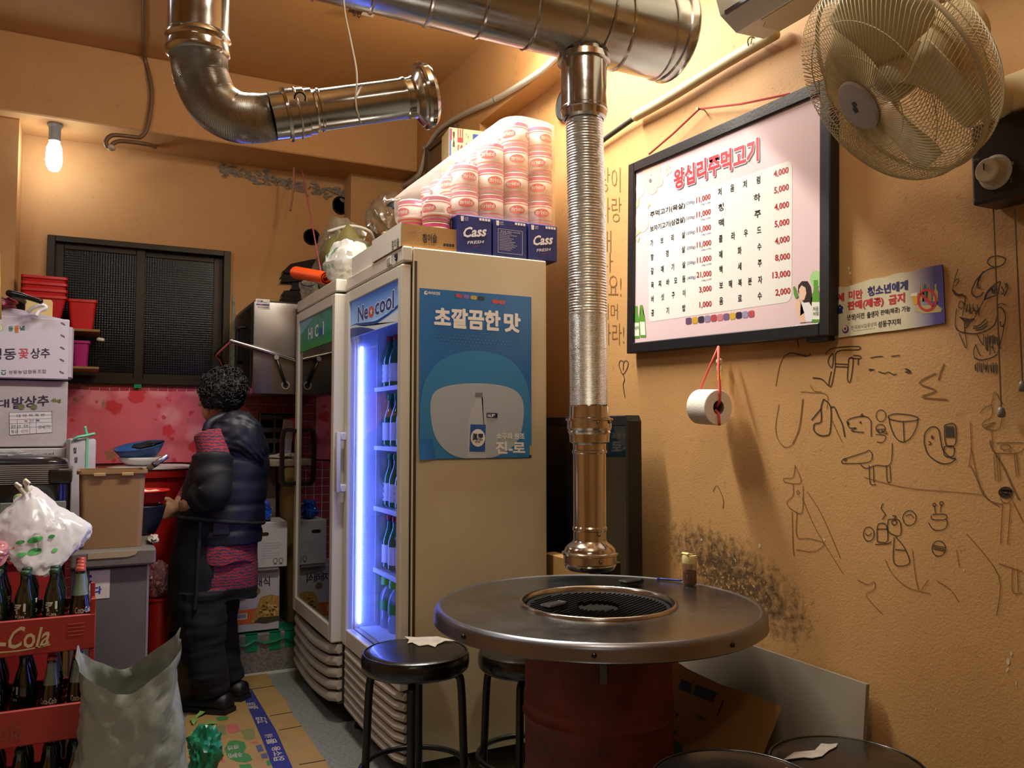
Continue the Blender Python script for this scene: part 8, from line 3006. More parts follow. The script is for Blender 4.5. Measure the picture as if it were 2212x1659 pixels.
decal(lab_, [(0, 0), (lw2, 0), (lw2, lh2), (0, lh2)], -.0003, M('sticker_white', '#d5d0c4', .5), 'sheet')
decal(lab_, [(.003, lh2 * .36), (lw2 - .003, lh2 * .36), (lw2 - .003, lh2 * .52), (.003, lh2 * .52)], -.0006, M('sticker_blue', '#3c3f8a', .5), 'stripe')
decal(lab_, [(lw2 * .25, lh2 * .36), (lw2 * .45, lh2 * .36), (lw2 * .5, lh2 * .52), (lw2 * .3, lh2 * .52)], -.0008, M('sticker_red', '#a8404f', .5), 'stripe')
tx(lab_, [('GGM', .006, lh2 * .64, lw2 * .5, lh2 * .88), ('gastro', lw2 * .54, lh2 * .64, lw2 * .8, lh2 * .74), ('+82 010 2044 0000', .008, lh2 * .12, lw2 - .006, lh2 * .26)], -.0008, INKD, 'lettering', .02)
# steel rack with slots under the hood
rk = thing('slotted_rack', 'grey steel rack with dark slots on the wall under the dishwasher hood', 'rack', (0, 0, 0))
ra, rb2 = ony(560, 985, YB - .06), ony(660, 893, YB - .06)
bm = B()
xs = [ra.x + (rb2.x + .15 - ra.x) * k / 5 for k in range(6)]
zs = [ra.z, ra.z + (rb2.z - ra.z) * .35, ra.z + (rb2.z - ra.z) * .6, ra.z + (rb2.z - ra.z) * .9]
for k in range(4):
 box(bm, ra.x, YB - .07, zs[k] - .012, rb2.x + .15, YB - .05, zs[k] + .014, .002)
for x_ in xs:
 box(bm, x_ - .005, YB - .068, ra.z, x_ + .005, YB - .052, rb2.z, .001)
box(bm, ra.x, YB - .05, ra.z - .01, rb2.x + .15, YB - .001, ra.z)
obj('rack_frame', bm, M('rack_grey', '#6b6862', .5, metal=.5), rk)
obj('rack_back', box(B(), ra.x, YB - .02, ra.z, rb2.x + .15, YB - .001, rb2.z), M('rack_dark', '#0e0d0c', .8), rk)
# pink bag hanging by the hood, grey sack pieces
hbag = thing('hanging_bag', 'rose coloured plastic bag hanging between the steel hood and the dark fridge', 'bag', att(655, 815, 4.22))
bm = blob((0, 0, 0), (.022, .03, .075), 121, .15, .1, 4)
for v in bm.verts:
 if v.co.z > 0:
  v.co.x *= 1 - v.co.z * 8 if v.co.z < .07 else .4
obj('bag_film', bm, film('rose_film', '#c96a62', .15, .2, gloss=.15), hbag, True)
obj('bag_loop', tube(B(), smooth_path([(0, 0, .06), (.01, .0, .10), (.03, .02, .14), (.05, .03, .16)], 4), .004, 5), M('rose_string', '#b5546a', .6), hbag, True)
# scraps of paint and paper by the window edge
sc_ = obj('peeling_strip', prism(B(), [(0, 0), (.03, .01), (.034, .14), (.028, .30), (.02, .46), (.006, .47), (.008, .3), (-.002, .15)], 0, .004), M('peeling_white', '#9d9a88', .8, var=.7, vscale=40, col2='#5b513e'), WALL_B)
sc_.location = (WX1 + .02, YB - .006, WZ0 + .02)
# ------------------------------------------------------------------ floor: cardboard, grey sack, greens
KRF = M('floor_kraft', '#a5854f', .8, var=.3, vscale=7, bump=.1, bscale=200)
kb_ = thing('floor_cardboard', 'flattened brown carton with a blue printed stripe lying on the terrazzo floor', 'cardboard', (0, 0, 0))

def F(px, py, z=0.0):
 p = onz(px, py, 0)
 return (p.x, p.y)

out = [(420, 1478), (530, 1462), (577, 1457), (592, 1485), (618, 1517), (632, 1545), (656, 1578), (702, 1645), (735, 1700), (740, 1760), (380, 1800), (400, 1560)]
bm = prismz(B(), [F(*p) for p in out], .0005, .0045)
bmesh.ops.triangulate(bm, faces=[f for f in bm.faces if len(f.verts) > 4])
obj('board', bm, KRF, kb_)

def fprint(polys, mat, z=.0052, name='print'):
 bm_ = B()
 for pl in polys:
  bm_.faces.new([bm_.verts.new((*F(*p), z)) for p in pl])
 bmesh.ops.triangulate(bm_, faces=bm_.faces[:])
 for f in bm_.faces:
  f.normal_update()
  if f.normal.z < 0:
   f.normal_flip()
 return stuff(obj(name, bm_, mat, kb_, recalc=False))

FB = M('floor_print_blue', '#2a2f74', .7)
FGN = M('floor_print_green', '#3c7a3e', .8)
FR = M('floor_print_rose', '#b5605c', .8)
FW_ = M('floor_print_pale', '#b5ac9a', .8)
fprint([[(519, 1492), (543, 1490), (596, 1580), (636, 1670), (600, 1690), (566, 1600)]], FB)
# flap creases
for a, b_ in (((583, 1549), (631, 1541)), ((603, 1580), (651, 1571)), ((646, 1655), (703, 1645)), ((545, 1491), (592, 1484))):
 bm = B()
 p0, p1 = F(*a), F(*b_)
 tube(bm, [(p0[0], p0[1], .0045), (p1[0], p1[1], .0045)], .0022, 4)
 obj('flap_slit', bm, M('slit_dark', '#2a1d10', .9), kb_)

def ftext(items, mat, z=.006, bold=.02):
 bm_ = B()
 for s, q in items:
  P = [Vector((*F(*p), z)) for p in q]
  tadd(bm_, s, lambda a, b: P[0].lerp(P[1], a).lerp(P[3].lerp(P[2], a), b), bold)
 for f in bm_.faces:
  f.normal_update()
  if f.normal.z < 0:
   f.normal_flip()
 return obj('lettering', bm_, mat, kb_, recalc=False)

# lettering runs down the stripe, turned towards the far side
ftext([('업소용', [(618, 1646), (585, 1618), (600, 1614), (606, 1646)][::-1] if False else [(592, 1650), (586, 1617), (604, 1614), (617, 1645)])], FW_)
ftext([('물', [(578, 1612), (574, 1600), (594, 1598), (600, 1608)]), ('수량', [(572, 1598), (571, 1590), (588, 1588), (592, 1596)]), ('고급', [(553, 1566), (552, 1552), (572, 1552), (580, 1566)]), ('절임', [(538, 1535), (533, 1522), (550, 1520), (560, 1534)])], FW_)
fprint([[(495, 1604), (510, 1602), (528, 1606), (532, 1618), (526, 1628), (540, 1634), (545, 1644), (532, 1650), (512, 1648), (492, 1640), (485, 1620)],
  [(466, 1553), (480, 1549), (495, 1551), (490, 1558), (472, 1560)], [(574, 1648), (584, 1644), (586, 1655), (578, 1658)], [(516, 1655), (540, 1653), (545, 1662), (520, 1668)]], FGN)
ftext([('친환', [(490, 1616), (515, 1612), (517, 1620), (492, 1625)]), ('경배추', [(490, 1632), (522, 1628), (524, 1638), (492, 1643)])], FW_, .0062)
fprint([[(489, 1568), (512, 1566), (520, 1582), (494, 1588)], [(543, 1605), (556, 1603), (558, 1608), (545, 1609)], [(465, 1613), (472, 1612), (474, 1620), (467, 1620)], [(472, 1632), (479, 1631), (481, 1638), (474, 1638)],
  [(476, 1642), (484, 1641), (486, 1650), (478, 1651)], [(436, 1610), (444, 1608), (448, 1622), (440, 1624)]], FR)
fprint([[(467, 1572), (486, 1568), (488, 1590), (472, 1588)], [(520, 1580), (548, 1575), (552, 1598), (530, 1602)], [(468, 1622), (474, 1621), (476, 1629), (470, 1629)]], M('floor_print_moss', '#7a7a48', .8))
fprint([[(552, 1614), (564, 1611), (570, 1625), (558, 1628)], [(563, 1632), (576, 1629), (579, 1640), (566, 1642)], [(446, 1640), (455, 1640), (459, 1652), (452, 1658), (446, 1648)]], M('floor_print_slate', '#50506e', .8))
fprint([[(424 + k * 3.2, 1592 + (k % 3)), (425.4 + k * 3.2, 1592), (428 + k * 3.2, 1600 - k * .4), (426.6 + k * 3.2, 1600 - k * .4)] for k in range(11)], M('floor_print_bar', '#4d4150', .8))
# second worn sheet reaching back under the person's feet
k2 = thing('floor_cardboard', 'dark stained cardboard sheet further back under the person', 'cardboard', (0, 0, 0))
bm = prismz(B(), [F(*p) for p in [(330, 1400), (520, 1392), (528, 1458), (420, 1474), (330, 1490)]], .0003, .0035)
obj('board', bm, M('dirty_kraft', '#6e583a', .85, var=.7, vscale=9, col2='#2e2418'), k2)

# grey plastic sack
sx_, sy_ = .134, 2.70
sack = thing('plastic_sack', 'open grey white plastic sack standing in front of the crates', 'sack', (sx_, sy_, 0))
NSK, NR = 64, 30
ztop = zrow(1440, sx_, sy_ - .1)
rs = []
for i in range(NR + 1):
 f = i / NR
 z = f
 ring = []
 for j in range(NSK):
  a = 2 * PI * j / NSK
  ca, sa = math.cos(a), math.sin(a)
  w_ = .158 - .016 * f + .012 * math.sin(f * 5 + 1)
  d_ = .115 - .03 * f
  ex_ = 2.6
  k = (abs(ca) ** ex_ + abs(sa) ** ex_) ** (-1 / ex_)
  x_ = w_ * ca * k
  y_ = d_ * sa * k
  n1 = noise.noise((ca * 2.2 + 3, sa * 2.2, f * 4.5))
  n2 = abs(noise.noise((ca * 3.1, sa * 3.1 + 7, f * 10 + x_ * 6)))
  k2_ = 1 + .08 * n1 - .16 * n2 + .03 * noise.noise((ca * 7, sa * 7, f * 16))
  top = .535 + .075 * max(0, ca) ** 3 + .055 * max(0, -ca) ** 6 - .05 * math.exp(-((ca + .1) / .5) ** 2) + (.012 if sa > 0 else -.02)
  zz_ = .002 + f * (top - .002)
  ring.append((x_ * k2_ - .012 * f, y_ * k2_, zz_))
 rs.append(ring)
bm = B()
rings(bm, rs, cap=False)
bm.faces.ensure_lookup_table()
vlist = [v for v in bm.verts if abs(v.co.z - .002) < 1e-6]
obj('sack_film', bm, M('sack_grey', '#8f9790', .3, var=.4, vscale=6, col2='#6b7064', coat=.3, bump=.9, bscale=14), sack, 60)
bm = B()
prismz(bm, [(p[0] * .98, p[1] * .98) for p in rs[0]], .001, .006)
obj('sack_base', bm, M('sack_grey', '#a3aba0', .3), sack)
bm = B()
bmf = blob((0, 0, .28), (.10, .06, .12), 141, .2, .08, 4)
obj('dark_contents', bmf, M('sack_contents', '#5b5a40', .8), sack, True)
# greens and a green net bag behind the sack
nb_ = thing('green_net_bag', 'dark green plastic bag squeezed behind the grey sack', 'bag', (onz(412, 1560, 0).x - .02, 3.12, .085))
obj('bag_film', blob((0, 0, 0), (.06, .07, .095), 131, .2, .1, 4, -.083), M('net_green', '#1b7a55', .35), nb_, 40)
LFG = M('leaf_bright', '#7fae52', .5, var=.4, vscale=30)
rg_ = random.Random(8)
for i, (px, py) in enumerate(((418, 1566), (424, 1550), (428, 1540), (438, 1568), (430, 1580), (450, 1632), (424, 1638), (436, 1640))):
 p = onz(px, py, .008)
 lf_ = thing('green_leaf', 'shred of green leaf on the cardboard by the sack, %s' % ['nearest the shoe', 'second from the shoe', 'third from the shoe', 'by the white stalk', 'beside the net bag', 'nearest the stripe', 'lowest, by the sack', 'lowest, in the middle'][i], 'leaf', (p.x, p.y, .0065), rg_.uniform(0, 360), 'vegetable shreds by the sack')
 bm = B()
 n_ = 7
 L_, R_ = [], []
 ln = rg_.uniform(.05, .09)
 for k in range(n_):
  u = k / (n_ - 1)
  w_ = .012 * math.sin(u * PI) + .001
  z_ = .012 * math.sin(u * PI) + .002 * math.sin(u * 17)
  L_.append(bm.verts.new((u * ln, w_ * (1 + .3 * math.sin(k * 2.1)), z_ + .003)))
  R_.append(bm.verts.new((u * ln, -w_, z_)))
 for k in range(n_ - 1):
  bm.faces.new((L_[k], L_[k + 1], R_[k + 1], R_[k]))
 obj('leaf_blade', bm, LFG, lf_, True)
sp0 = [onz(422, 1582, 0), onz(421, 1600, 0), onz(428, 1612, 0), onz(434, 1617, 0)]
tag(obj('white_stalk', tube(B(), smooth_path([p + Vector((0, 0, .010)) for p in sp0], 4), [.005] * 9 + [.003] * 4, 6), M('stalk_white', '#d8d4c4', .5), None, True), 'thin white vegetable stalk on the printed cardboard', 'stalk')
# ------------------------------------------------------------------ the woman at the kitchen
pf = onz(478, 1524, 0)
SCL = (pf - CAM).dot(F3) / FPX
per = thing('person', 'short person with black curly hair, navy padded vest and black trousers, seen from behind', 'person', (pf.x, pf.y, 0.005), -math.degrees(math.atan2(pf.x, pf.y)))
PM = mw(per)
PMI = PM.inverted()

def J(px, py, y=0.0):
 """pixel -> local point on the figure's vertical plane at local depth y"""
 o_ = PMI @ CAM
 d_ = PMI.to_3x3() @ ray(px, py)
 k = (y - o_.y) / d_.y
 return o_ + d_ * k

def loft(rows, seg=20, ex=2.0):
 """rows: (centre, rx, ry) horizontal super-ellipse rings"""
 bm_ = B()
 rs_ = []
 for c_, rx, ry in rows:
  ring = []
  for j in range(seg):
   a = 2 * PI * j / seg
   ca, sa = math.cos(a), math.sin(a)
   k = (abs(ca) ** ex + abs(sa) ** ex) ** (-1 / ex)
   ring.append((c_.x + rx * ca * k, c_.y + ry * sa * k, c_.z))
  rs_.append(ring)
 rings(bm_, rs_, cap=True)
 return bm_

def row(pl, pr, py, ry, y=0.0):
 a, b_ = J(pl, py, y), J(pr, py, y)
 return ((a + b_) / 2, abs(b_.x - a.x) / 2, ry)

def merge(bms):
 out = B()
 for b_ in bms:
  me = bpy.data.meshes.new('tmp')
  b_.to_mesh(me)
  b_.free()
  out.from_mesh(me)
  bpy.data.meshes.remove(me)
 bmesh.ops.recalc_face_normals(out, faces=out.faces[:])
 return out

def remesh(bm_, vox, smooth=4, it=0.5):
 me = bpy.data.meshes.new('tmp')
 bm_.to_mesh(me)
 bm_.free()
 o = bpy.data.objects.new('tmp', me)
 COL.objects.link(o)
 m_ = o.modifiers.new('r', 'REMESH')
 m_.mode = 'VOXEL'
 m_.voxel_size = vox
 if smooth:
  s_ = o.modifiers.new('s', 'SMOOTH')
  s_.iterations = smooth
  s_.factor = it
 dg = bpy.context.evaluated_depsgraph_get()
 ev = bpy.data.meshes.new_from_object(o.evaluated_get(dg))
 bpy.data.objects.remove(o)
 bpy.data.meshes.remove(me)
 b2 = B()
 b2.from_mesh(ev)
 bpy.data.meshes.remove(ev)
 return b2

# --- joints (local)
head = J(474, 856, -.02)
HRX = 46 * SCL
neck0, neck1 = J(482, 915, .0), J(470, 880, -.01)
shL = J(452, 935, -.14)            # near (left) shoulder
elL = J(462, 1052, -.20)
wrL = J(424, 1090, -.12)
haL = J(400, 1096, -.08)
shR = J(508, 930, .15)
elR = J(420, 1050, .20)
wrR = J(385, 1098, .12)
haR = J(366, 1103, .09)
torso = loft([row(392, 556, 1290, .135), row(382, 558, 1240, .150), row(388, 556, 1190, .150), row(405, 560, 1130, .145), row(425, 568, 1070, .140), row(442, 574, 1010, .135),
    row(446, 572, 965, .140), row(448, 556, 935, .120), row(462, 520, 915, .07)], 22, 2.3)
hipL, hipR = J(440, 1275, -.075), J(470, 1275, .07)
knL, knR = J(440, 1390, -.085), J(474, 1385, .075)
anL, anR = J(462, 1498, -.075), J(497, 1470, .085)

def limb(pts, rad, seg=14):
 return tube(B(), smooth_path(pts, 6), [rad[0] + (rad[1] - rad[0]) * i / (len(pts) * 6 - 6) if len(rad) == 2 else
           rad[min(len(rad) - 1, int(i / 6))] + (rad[min(len(rad) - 1, int(i / 6) + 1)] - rad[min(len(rad) - 1, int(i / 6))]) * ((i % 6) / 6) for i in range((len(pts) - 1) * 6 + 1)], seg)

legL = limb([hipL, knL, anL], [.112, .092, .070])
legR = limb([hipR, knR, anR], [.108, .084, .066])
armL = limb([shL, shL.lerp(elL, .5) + Vector((.012, 0, 0)), elL, elL.lerp(wrL, .5), wrL], [.066, .066, .060, .050, .034])
armR = limb([shR, elR, wrR], [.060, .050, .030])
nk = limb([neck0, neck1], [.052, .048])
# head: skull, jaw, nose, ears
fdir = Vector((-.80, .60, -.10)).normalized()     # the face is turned away to the left
side = fdir.cross(UP).normalized()
hb_ = B()
bmesh.ops.create_uvsphere(hb_, u_segments=20, v_segments=14, radius=1)
for v in hb_.verts:
 v.co = head + side * v.co.x * .072 + fdir * v.co.y * .086 + UP * v.co.z * .098
jaw = B()
bmesh.ops.create_uvsphere(jaw, u_segments=16, v_segments=10, radius=1)
for v in jaw.verts:
 v.co = head + fdir * .030 - UP * .062 + side * v.co.x * .052 + fdir * v.co.y * .052 + UP * v.co.z * .048
nose = tube(B(), [head + fdir * .080 + UP * .010, head + fdir * .096 - UP * .014, head + fdir * .102 - UP * .024, head + fdir * .085 - UP * .032], [.009, .013, .015, .009], 10)
brow = tube(B(), [head + fdir * .074 + side * .045 + UP * .020, head + fdir * .084 + UP * .024, head + fdir * .074 - side * .045 + UP * .020], .010, 8)
lips = tube(B(), [head + fdir * .070 + side * .024 - UP * .052, head + fdir * .082 - UP * .050, head + fdir * .070 - side * .024 - UP * .052], [.006, .009, .006], 8)
ears = []
for s in (-1, 1):
 e_ = B()
 bmesh.ops.create_uvsphere(e_, u_segments=10, v_segments=8, radius=1)
 for v in e_.verts:
  v.co = head + side * s * .074 - fdir * .005 - UP * .006 + side * v.co.x * .012 + fdir * v.co.y * .02 + UP * v.co.z * .032
 ears.append(e_)

def hand(wr, tip, thumb_dir, curl):
 d_ = (tip - wr).normalized()
 palm_c = wr + d_ * .040
 w_ = d_.cross(thumb_dir).normalized()
 th_ = w_.cross(d_).normalized()          # across the palm towards the thumb
 out = [limb([wr - d_ * .03, wr, palm_c + d_ * .012], [.029, .027, .026], 10)]
 pb = B()
 bmesh.ops.create_uvsphere(pb, u_segments=12, v_segments=8, radius=1)
 for v in pb.verts:
  v.co = palm_c + d_ * v.co.x * .045 + th_ * v.co.y * .039 + w_ * v.co.z * .017
 out.append(pb)
 for k, (off, ln) in enumerate(((.027, .066), (.009, .074), (-.009, .070), (-.026, .054))):
  b0 = palm_c + d_ * .030 + th_ * off
  p1 = b0 + d_ * ln * .42 + w_ * curl * .012
  p2 = p1 + (d_ * .75 + w_ * curl).normalized() * ln * .33
  p3 = p2 + (d_ * .25 + w_ * curl).normalized() * ln * .25
  out.append(tube(B(), smooth_path([b0 - d_ * .02, b0, p1, p2, p3], 3), [.0095] * 8 + [.0085] * 3 + [.0078] * 2, 8))
 t0 = palm_c - d_ * .020 + th_ * .030
 out.append(tube(B(), smooth_path([t0 - th_ * .012, t0, t0 + (th_ * .7 + d_ * .7) * .030 + w_ * curl * .006, t0 + (th_ * .5 + d_ * .9) * .052 + w_ * curl * .014], 3), [.012] * 4 + [.0105] * 4 + [.0085] * 2, 8))
 return out

hL = hand(wrL, haL, UP, 1.0)
hR = hand(wrR, haR, UP, 1.0)
body = remesh(merge([torso, legL, legR, armL, armR, nk, hb_, jaw, nose, brow, lips] + ears + hL + hR), .0072, 3)
# clothing folds on the trousers
for v in body.verts:
 if v.co.z < hipL.z and v.co.z > .05:
  v.co += v.normal * (.012 * noise.noise((v.co.x * 9, v.co.y * 9, v.co.z * 16)) - .008 * abs(noise.noise((v.co.x * 5, v.co.y * 5, v.co.z * 26))))
SKIN = M('skin', '#b98a68', .5)
TRO = M('black_trousers', '#0a0a0e', .85, bump=.2, bscale=220)
STRP = M('striped_shirt', '#8d2b34', .85)
nt = STRP.node_tree
b = nt.nodes['Principled BSDF']
tcn = nt.nodes.new('ShaderNodeNewGeometry')
wv = nt.nodes.new('ShaderNodeTexWave')
wv.bands_direction = 'Z'
wv.inputs['Scale'].default_value = 24
wv.inputs['Distortion'].default_value = 7.0
wv.inputs['Detail'].default_value = 4
wv.inputs['Detail Scale'].default_value = 3
nt.links.new(tcn.outputs['Position'], wv.inputs['Vector'])
mx = nt.nodes.new('ShaderNodeMix')
mx.data_type = 'RGBA'
mx.inputs[6].default_value = (*srgb('#a82832'), 1)
mx.inputs[7].default_value = (*srgb('#34364c'), 1)
mr = nt.nodes.new('ShaderNodeMapRange')
mr.inputs[1].default_value = .35
mr.inputs[2].default_value = .65
nt.links.new(wv.outputs['Fac'], mr.inputs[0])
nt.links.new(mr.outputs[0], mx.inputs[0])
nt.links.new(mx.outputs[2], b.inputs['Base Color'])
zshirt = J(480, 1262, 0).z
zel = elL.z
body.faces.ensure_lookup_table()
cuffL = elL.lerp(wrL, .80)
for f in body.faces:
 c_ = f.calc_center_median()
 idx = 1
 if c_.z > zshirt:
  idx = 2
 if c_.z > J(480, 905, 0).z and (c_ - head).length < .17:
  idx = 0
 # hands
 dl = (c_ - wrL).dot((haL - wrL).normalized())
 if (c_ - haL).length < .14 and dl > -.012:
  idx = 0
 dr_ = (c_ - wrR).dot((haR - wrR).normalized())
 if (c_ - haR).length < .12 and dr_ > -.02 and c_.y > .03:
  idx = 0
 f.material_index = idx
me = bpy.data.meshes.new('body')
body.to_mesh(me)
body.free()
bo = link('body', me, [SKIN, TRO, STRP], per, True)
for s in (-1, 1):
 e_ = B()
 bmesh.ops.create_uvsphere(e_, u_segments=12, v_segments=8, radius=.0115)
 for v in e_.verts:
  v.co += head + fdir * .073 + side * s * .030 + UP * .002
 eo = obj('eye', e_, M('eye_white', '#d8d2c8', .2), per, True)
 p_ = B()
 bmesh.ops.create_uvsphere(p_, u_segments=10, v_segments=6, radius=.006)
 for v in p_.verts:
  v.co += head + fdir * .0815 + side * s * .030 + UP * .002
 obj('pupil', p_, M('pupil', '#1a120c', .2), eo, True)

# --- hair: dense curls over a cap
HAIR = M('black_hair', '#0c0a09', .5, bump=.5, bscale=260, var=.3, vscale=120, col2='#231d1a')
hc = head - fdir * .014 + UP * .020
cap_ = B()
bmesh.ops.create_icosphere(cap_, subdivisions=5, radius=1)
for v in cap_.verts:
 d_ = v.co.normalized()
 n_ = noise.noise(d_ * 3.2 + Vector((3, 1, 2))) * .10 + abs(noise.noise(d_ * 8)) * .16 - .04 + noise.noise(d_ * 17) * .07
 k = 1 + n_
 v.co = hc + side * d_.x * .098 * k + fdir * d_.y * .100 * k + UP * d_.z * .100 * k
dele = [v for v in cap_.verts if (v.co - head).dot(fdir) > .050 and (v.co - head).z < .048]
bmesh.ops.delete(cap_, geom=dele, context='VERTS')
ho = obj('hair', cap_, HAIR, per, True)
rc_ = random.Random(17)
curl = B()
for i in range(420):
 d_ = Vector((rc_.gauss(0, 1), rc_.gauss(0, 1), rc_.gauss(0, 1))).normalized()
 if d_.dot(fdir) > .45 and d_.z < .5:
  continue
 if d_.z < -.75:
  continue
 c_ = hc + side * d_.dot(side) * .098 + fdir * d_.dot(fdir) * .100 + UP * d_.z * .103 + d_ * rc_.uniform(.000, .012)
 a1 = d_.orthogonal().normalized()
 a2 = d_.cross(a1)
 ph = rc_.uniform(0, 6.28)
 r_ = rc_.uniform(.007, .014)
 pts = []
 for k in range(9):
  t_ = ph + k * .85
  pts.append(c_ + (a1 * math.cos(t_) + a2 * math.sin(t_)) * r_ * (1 - k * .04) + d_ * (.004 * math.sin(k * 1.1)))
 tube(curl, pts, .0030, 4)
o = obj('curls', curl, HAIR, ho, True)
o['kind'] = 'stuff'

# --- padded vest with hood, following the torso
NAVY = M('navy_vest', '#0d1020', .55, bump=.15, bscale=160)
z_b, z_t = J(480, 1166, 0).z, J(480, 918, 0).z
trow = [(1168, 408, 566, .168), (1150, 405, 566, .170), (1110, 414, 572, .168), (1070, 425, 577, .166), (1010, 440, 583, .163), (965, 446, 582, .162), (940, 450, 572, .150), (922, 458, 545, .115), (912, 468, 520, .08)]
rows = []
NSV = 40
for i in range(60):
 f = i / 59 * (len(trow) - 1)
 k = min(int(f), len(trow) - 2)
 u = f - k
 a, b_ = trow[k], trow[k + 1]
 rows.append((a[0] + (b_[0] - a[0]) * u, a[1] + (b_[1] - a[1]) * u, a[2] + (b_[2] - a[2]) * u, a[3] + (b_[3] - a[3]) * u))
rs = []
quilt = [1138, 1085, 1035, 985]
for py, pl, pr_, ry in rows:
 c_, rx, ry_ = row(pl, pr_, py, ry)
 g = sum(math.exp(-((py - q) / 5.0) ** 2) for q in quilt)
 ring = []
 for j in range(NSV):
  a = 2 * PI * j / NSV
  ca, sa = math.cos(a), math.sin(a)
  kk = (abs(ca) ** 2.4 + abs(sa) ** 2.4) ** (-1 / 2.4)
  w_ = .006 * noise.noise((ca * 3, sa * 3, c_.z * 14)) - .009 * g
  ring.append((c_.x + (rx + w_) * ca * kk, c_.y + (ry_ + w_) * sa * kk, c_.z))
 rs.append(ring)
bm = B()
rings(bm, rs, cap=False)
# open the front (towards the left and away) and the near armhole
fa = math.radians(150)
dele = []
for f in bm.faces:
 c_ = f.calc_center_median()
 ctr = (J(440, 1000, 0) + J(583, 1000, 0)) / 2
 if (c_ - Vector((shL.x - .015, shL.y, shL.z - .03))).length < .078 and c_.y < -.04:
  dele.append(f)
 elif (c_ - Vector((shR.x, shR.y, shR.z - .03))).length < .08 and c_.y > .05:
  dele.append(f)
bmesh.ops.delete(bm, geom=dele, context='FACES')
v_o = obj('vest', bm, NAVY, per, True)
sm_ = v_o.modifiers.new('thick', 'SOLIDIFY')
sm_.thickness = .010
sm_.offset = -1
# hood lying on the back: drooping folded pouch
hd = B()
bmesh.ops.create_icosphere(hd, subdivisions=5, radius=1)
hcn = J(512, 948, -.125)
for v in hd.verts:
 d_ = v.co.copy()
 x_ = d_.x * .118
 z_ = d_.z * .085 - (.10 * max(0, d_.x) ** 1.5 if d_.z < .3 else 0) * .9
 y_ = d_.y * .070
 fold = .012 * math.sin((d_.x * 1.2 + d_.z * 3.4) * 5) * (1 - abs(d_.y)) + .008 * noise.noise(d_ * 4)
 v.co = hcn + Vector((x_, y_ - fold * .8, z_ + .010 + (.03 * (1 - d_.x * d_.x)) * max(0, d_.z)))
obj('hood', hd, NAVY, v_o, True)
collar = tube(B(), smooth_path([J(446, 932, -.13), J(455, 912, -.12), J(485, 900, -.09), J(520, 905, -.03), J(528, 915, .06), J(500, 912, .12)], 6), .020, 10)
obj('collar', collar, NAVY, v_o, True)
# small dark pocket patch
pkp = obj('pocket_panel', cbox(0, 0, 0, .070, .010, .055, .004), M('vest_sheen', '#1c2033', .35), v_o)
pkp.location = J(478, 1142, -.172)

# --- black sleeve cover on the near forearm
SLV = M('black_sleeve', '#0f0f14', .7, bump=.2, bscale=120)
st0 = shL.lerp(elL, .42) + Vector((.008, 0, 0))
sv_pts = smooth_path([st0, shL.lerp(elL, .75), elL + Vector((.004, -.004, -.006)), elL.lerp(wrL, .45), elL.lerp(wrL, .92)], 8)
srad = []
for i in range(len(sv_pts)):
 u = i / (len(sv_pts) - 1)
 srad.append((.081 if u > .02 else .076) - .018 * u - (.016 if u > .96 else 0) + .004 * math.sin(u * 26))
slb = tube(B(), sv_pts, srad, 20)
slb.normal_update()
for v in slb.verts:
 v.co += v.normal * .006 * noise.noise(v.co * 22)
obj('sleeve_cover', slb, SLV, per, True)

# --- apron hanging in front and down the near side
APR = M('black_apron', '#0b0b10', .8, bump=.15, bscale=200)
g = []
prow_ = [(965, 432, 452), (1000, 412, 446), (1050, 396, 440), (1100, 388, 438), (1160, 378, 452), (1220, 366, 456), (1290, 364, 452), (1340, 370, 446), (1400, 384, 440), (1450, 396, 438)]
NA = 18
rs = []
for i in range(40):
 f = i / 39 * (len(prow_) - 1)
 k = min(int(f), len(prow_) - 2)
 u = f - k
 py = prow_[k][0] + (prow_[k + 1][0] - prow_[k][0]) * u
 pl = prow_[k][1] + (prow_[k + 1][1] - prow_[k][1]) * u
 pr_ = prow_[k][2] + (prow_[k + 1][2] - prow_[k][2]) * u
 P0, P1 = J(pr_, py, -.155 + .02 * math.sin(py * .02)), J(pl, py, .0)
 rowv = []
 for j in range(NA + 1):
  a = j / NA
  # near side edge -> round the front (left) -> far side
  ang = R(-95 + 190 * a)
  cx_ = (P0.x + .0)
  wx = abs(P0.x - P1.x)
  x_ = P0.x - wx * math.cos(ang) * 1.0
  y_ = .150 * math.sin(ang) + .010 * noise.noise((a * 5, py * .02, 3))
  rowv.append((x_ + .008 * math.sin(a * 22 + py * .03) * (py - 960) / 490, y_, P0.z))
 rs.append(rowv)
bm = B()
vv = [[bm.verts.new(p) for p in r_] for r_ in rs]
for i in range(len(vv) - 1):
 for j in range(NA):
  bm.faces.new((vv[i][j], vv[i][j + 1], vv[i + 1][j + 1], vv[i + 1][j]))
ap = obj('apron', bm, APR, per, True)
sm_ = ap.modifiers.new('thick', 'SOLIDIFY')
sm_.thickness = .004
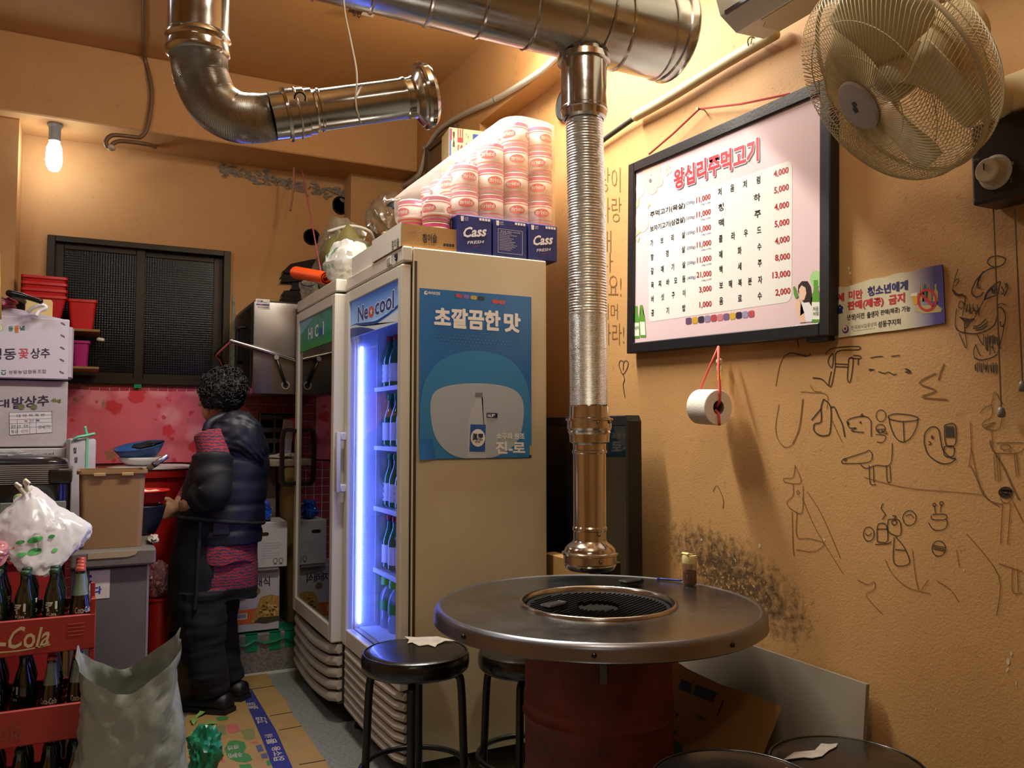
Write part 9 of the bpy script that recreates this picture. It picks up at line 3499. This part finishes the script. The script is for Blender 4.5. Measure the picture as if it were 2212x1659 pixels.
obj('apron_string', tube(B(), smooth_path([J(385, 1118, -.12), J(430, 1122, -.17), J(500, 1128, -.178), J(560, 1130, -.10), J(570, 1128, .05)], 6), .009, 8), APR, ap, True)
tail = tube(B(), smooth_path([J(434, 1128, -.178), J(428, 1200, -.182), J(424, 1280, -.18), J(420, 1320, -.18)], 5), .008, 6)
obj('apron_tie', tail, APR, ap, True)

# --- shirt hem below the vest
hem = [row(408, 556, py, ry) for py, ry in ((1150, .160), (1170, .163), (1190, .166), (1206, .166))]
bm = B()
rs = []
for c_, rx, ry in hem:
 rs.append([(c_.x + rx * math.cos(2 * PI * j / 36) * 1.0, c_.y + ry * math.sin(2 * PI * j / 36) - .002, c_.z + .008 * math.sin(j * .9)) for j in range(36)])
rings(bm, rs, cap=False)
obj('shirt_hem', bm, STRP, per, True)

# --- shoes
SHO = M('black_shoe', '#0e0d0d', .5)
for s, (an, dirv) in enumerate(((anL, Vector((-.75, .60, 0))), (anR, Vector((-.75, .60, 0))))):
 d_ = dirv.normalized()
 sd = d_.cross(UP)
 base = Vector((an.x, an.y, 0))
 bm = B()
 prof = [(-.085, .030, .055), (-.075, .040, .080), (-.03, .045, .085), (.03, .048, .075), (.09, .050, .055), (.135, .040, .042), (.15, .022, .030)]
 rs = []
 for u, w_, h_ in prof:
  ring = []
  for j in range(12):
   a = 2 * PI * j / 12
   ring.append(base + d_ * u + sd * w_ * math.cos(a) + UP * (h_ * .5 + h_ * .5 * math.sin(a)))
  rs.append(ring)
 rings(bm, rs, cap=True)
 so = obj('shoe', bm, SHO, per, True)
 bm = B()
 sole = [base + d_ * u + sd * w_ * k for u, w_, k in [(-.09, .035, 1), (-.03, .048, 1), (.05, .054, 1), (.12, .048, 1), (.155, .025, 1), (.155, .025, -1), (.12, .048, -1), (.05, .054, -1), (-.03, .048, -1), (-.09, .035, -1)]]
 prismz(bm, [(p.x, p.y) for p in sole], 0, .020)
 obj('sole', bm, M('shoe_sole', '#17161a', .6), so)
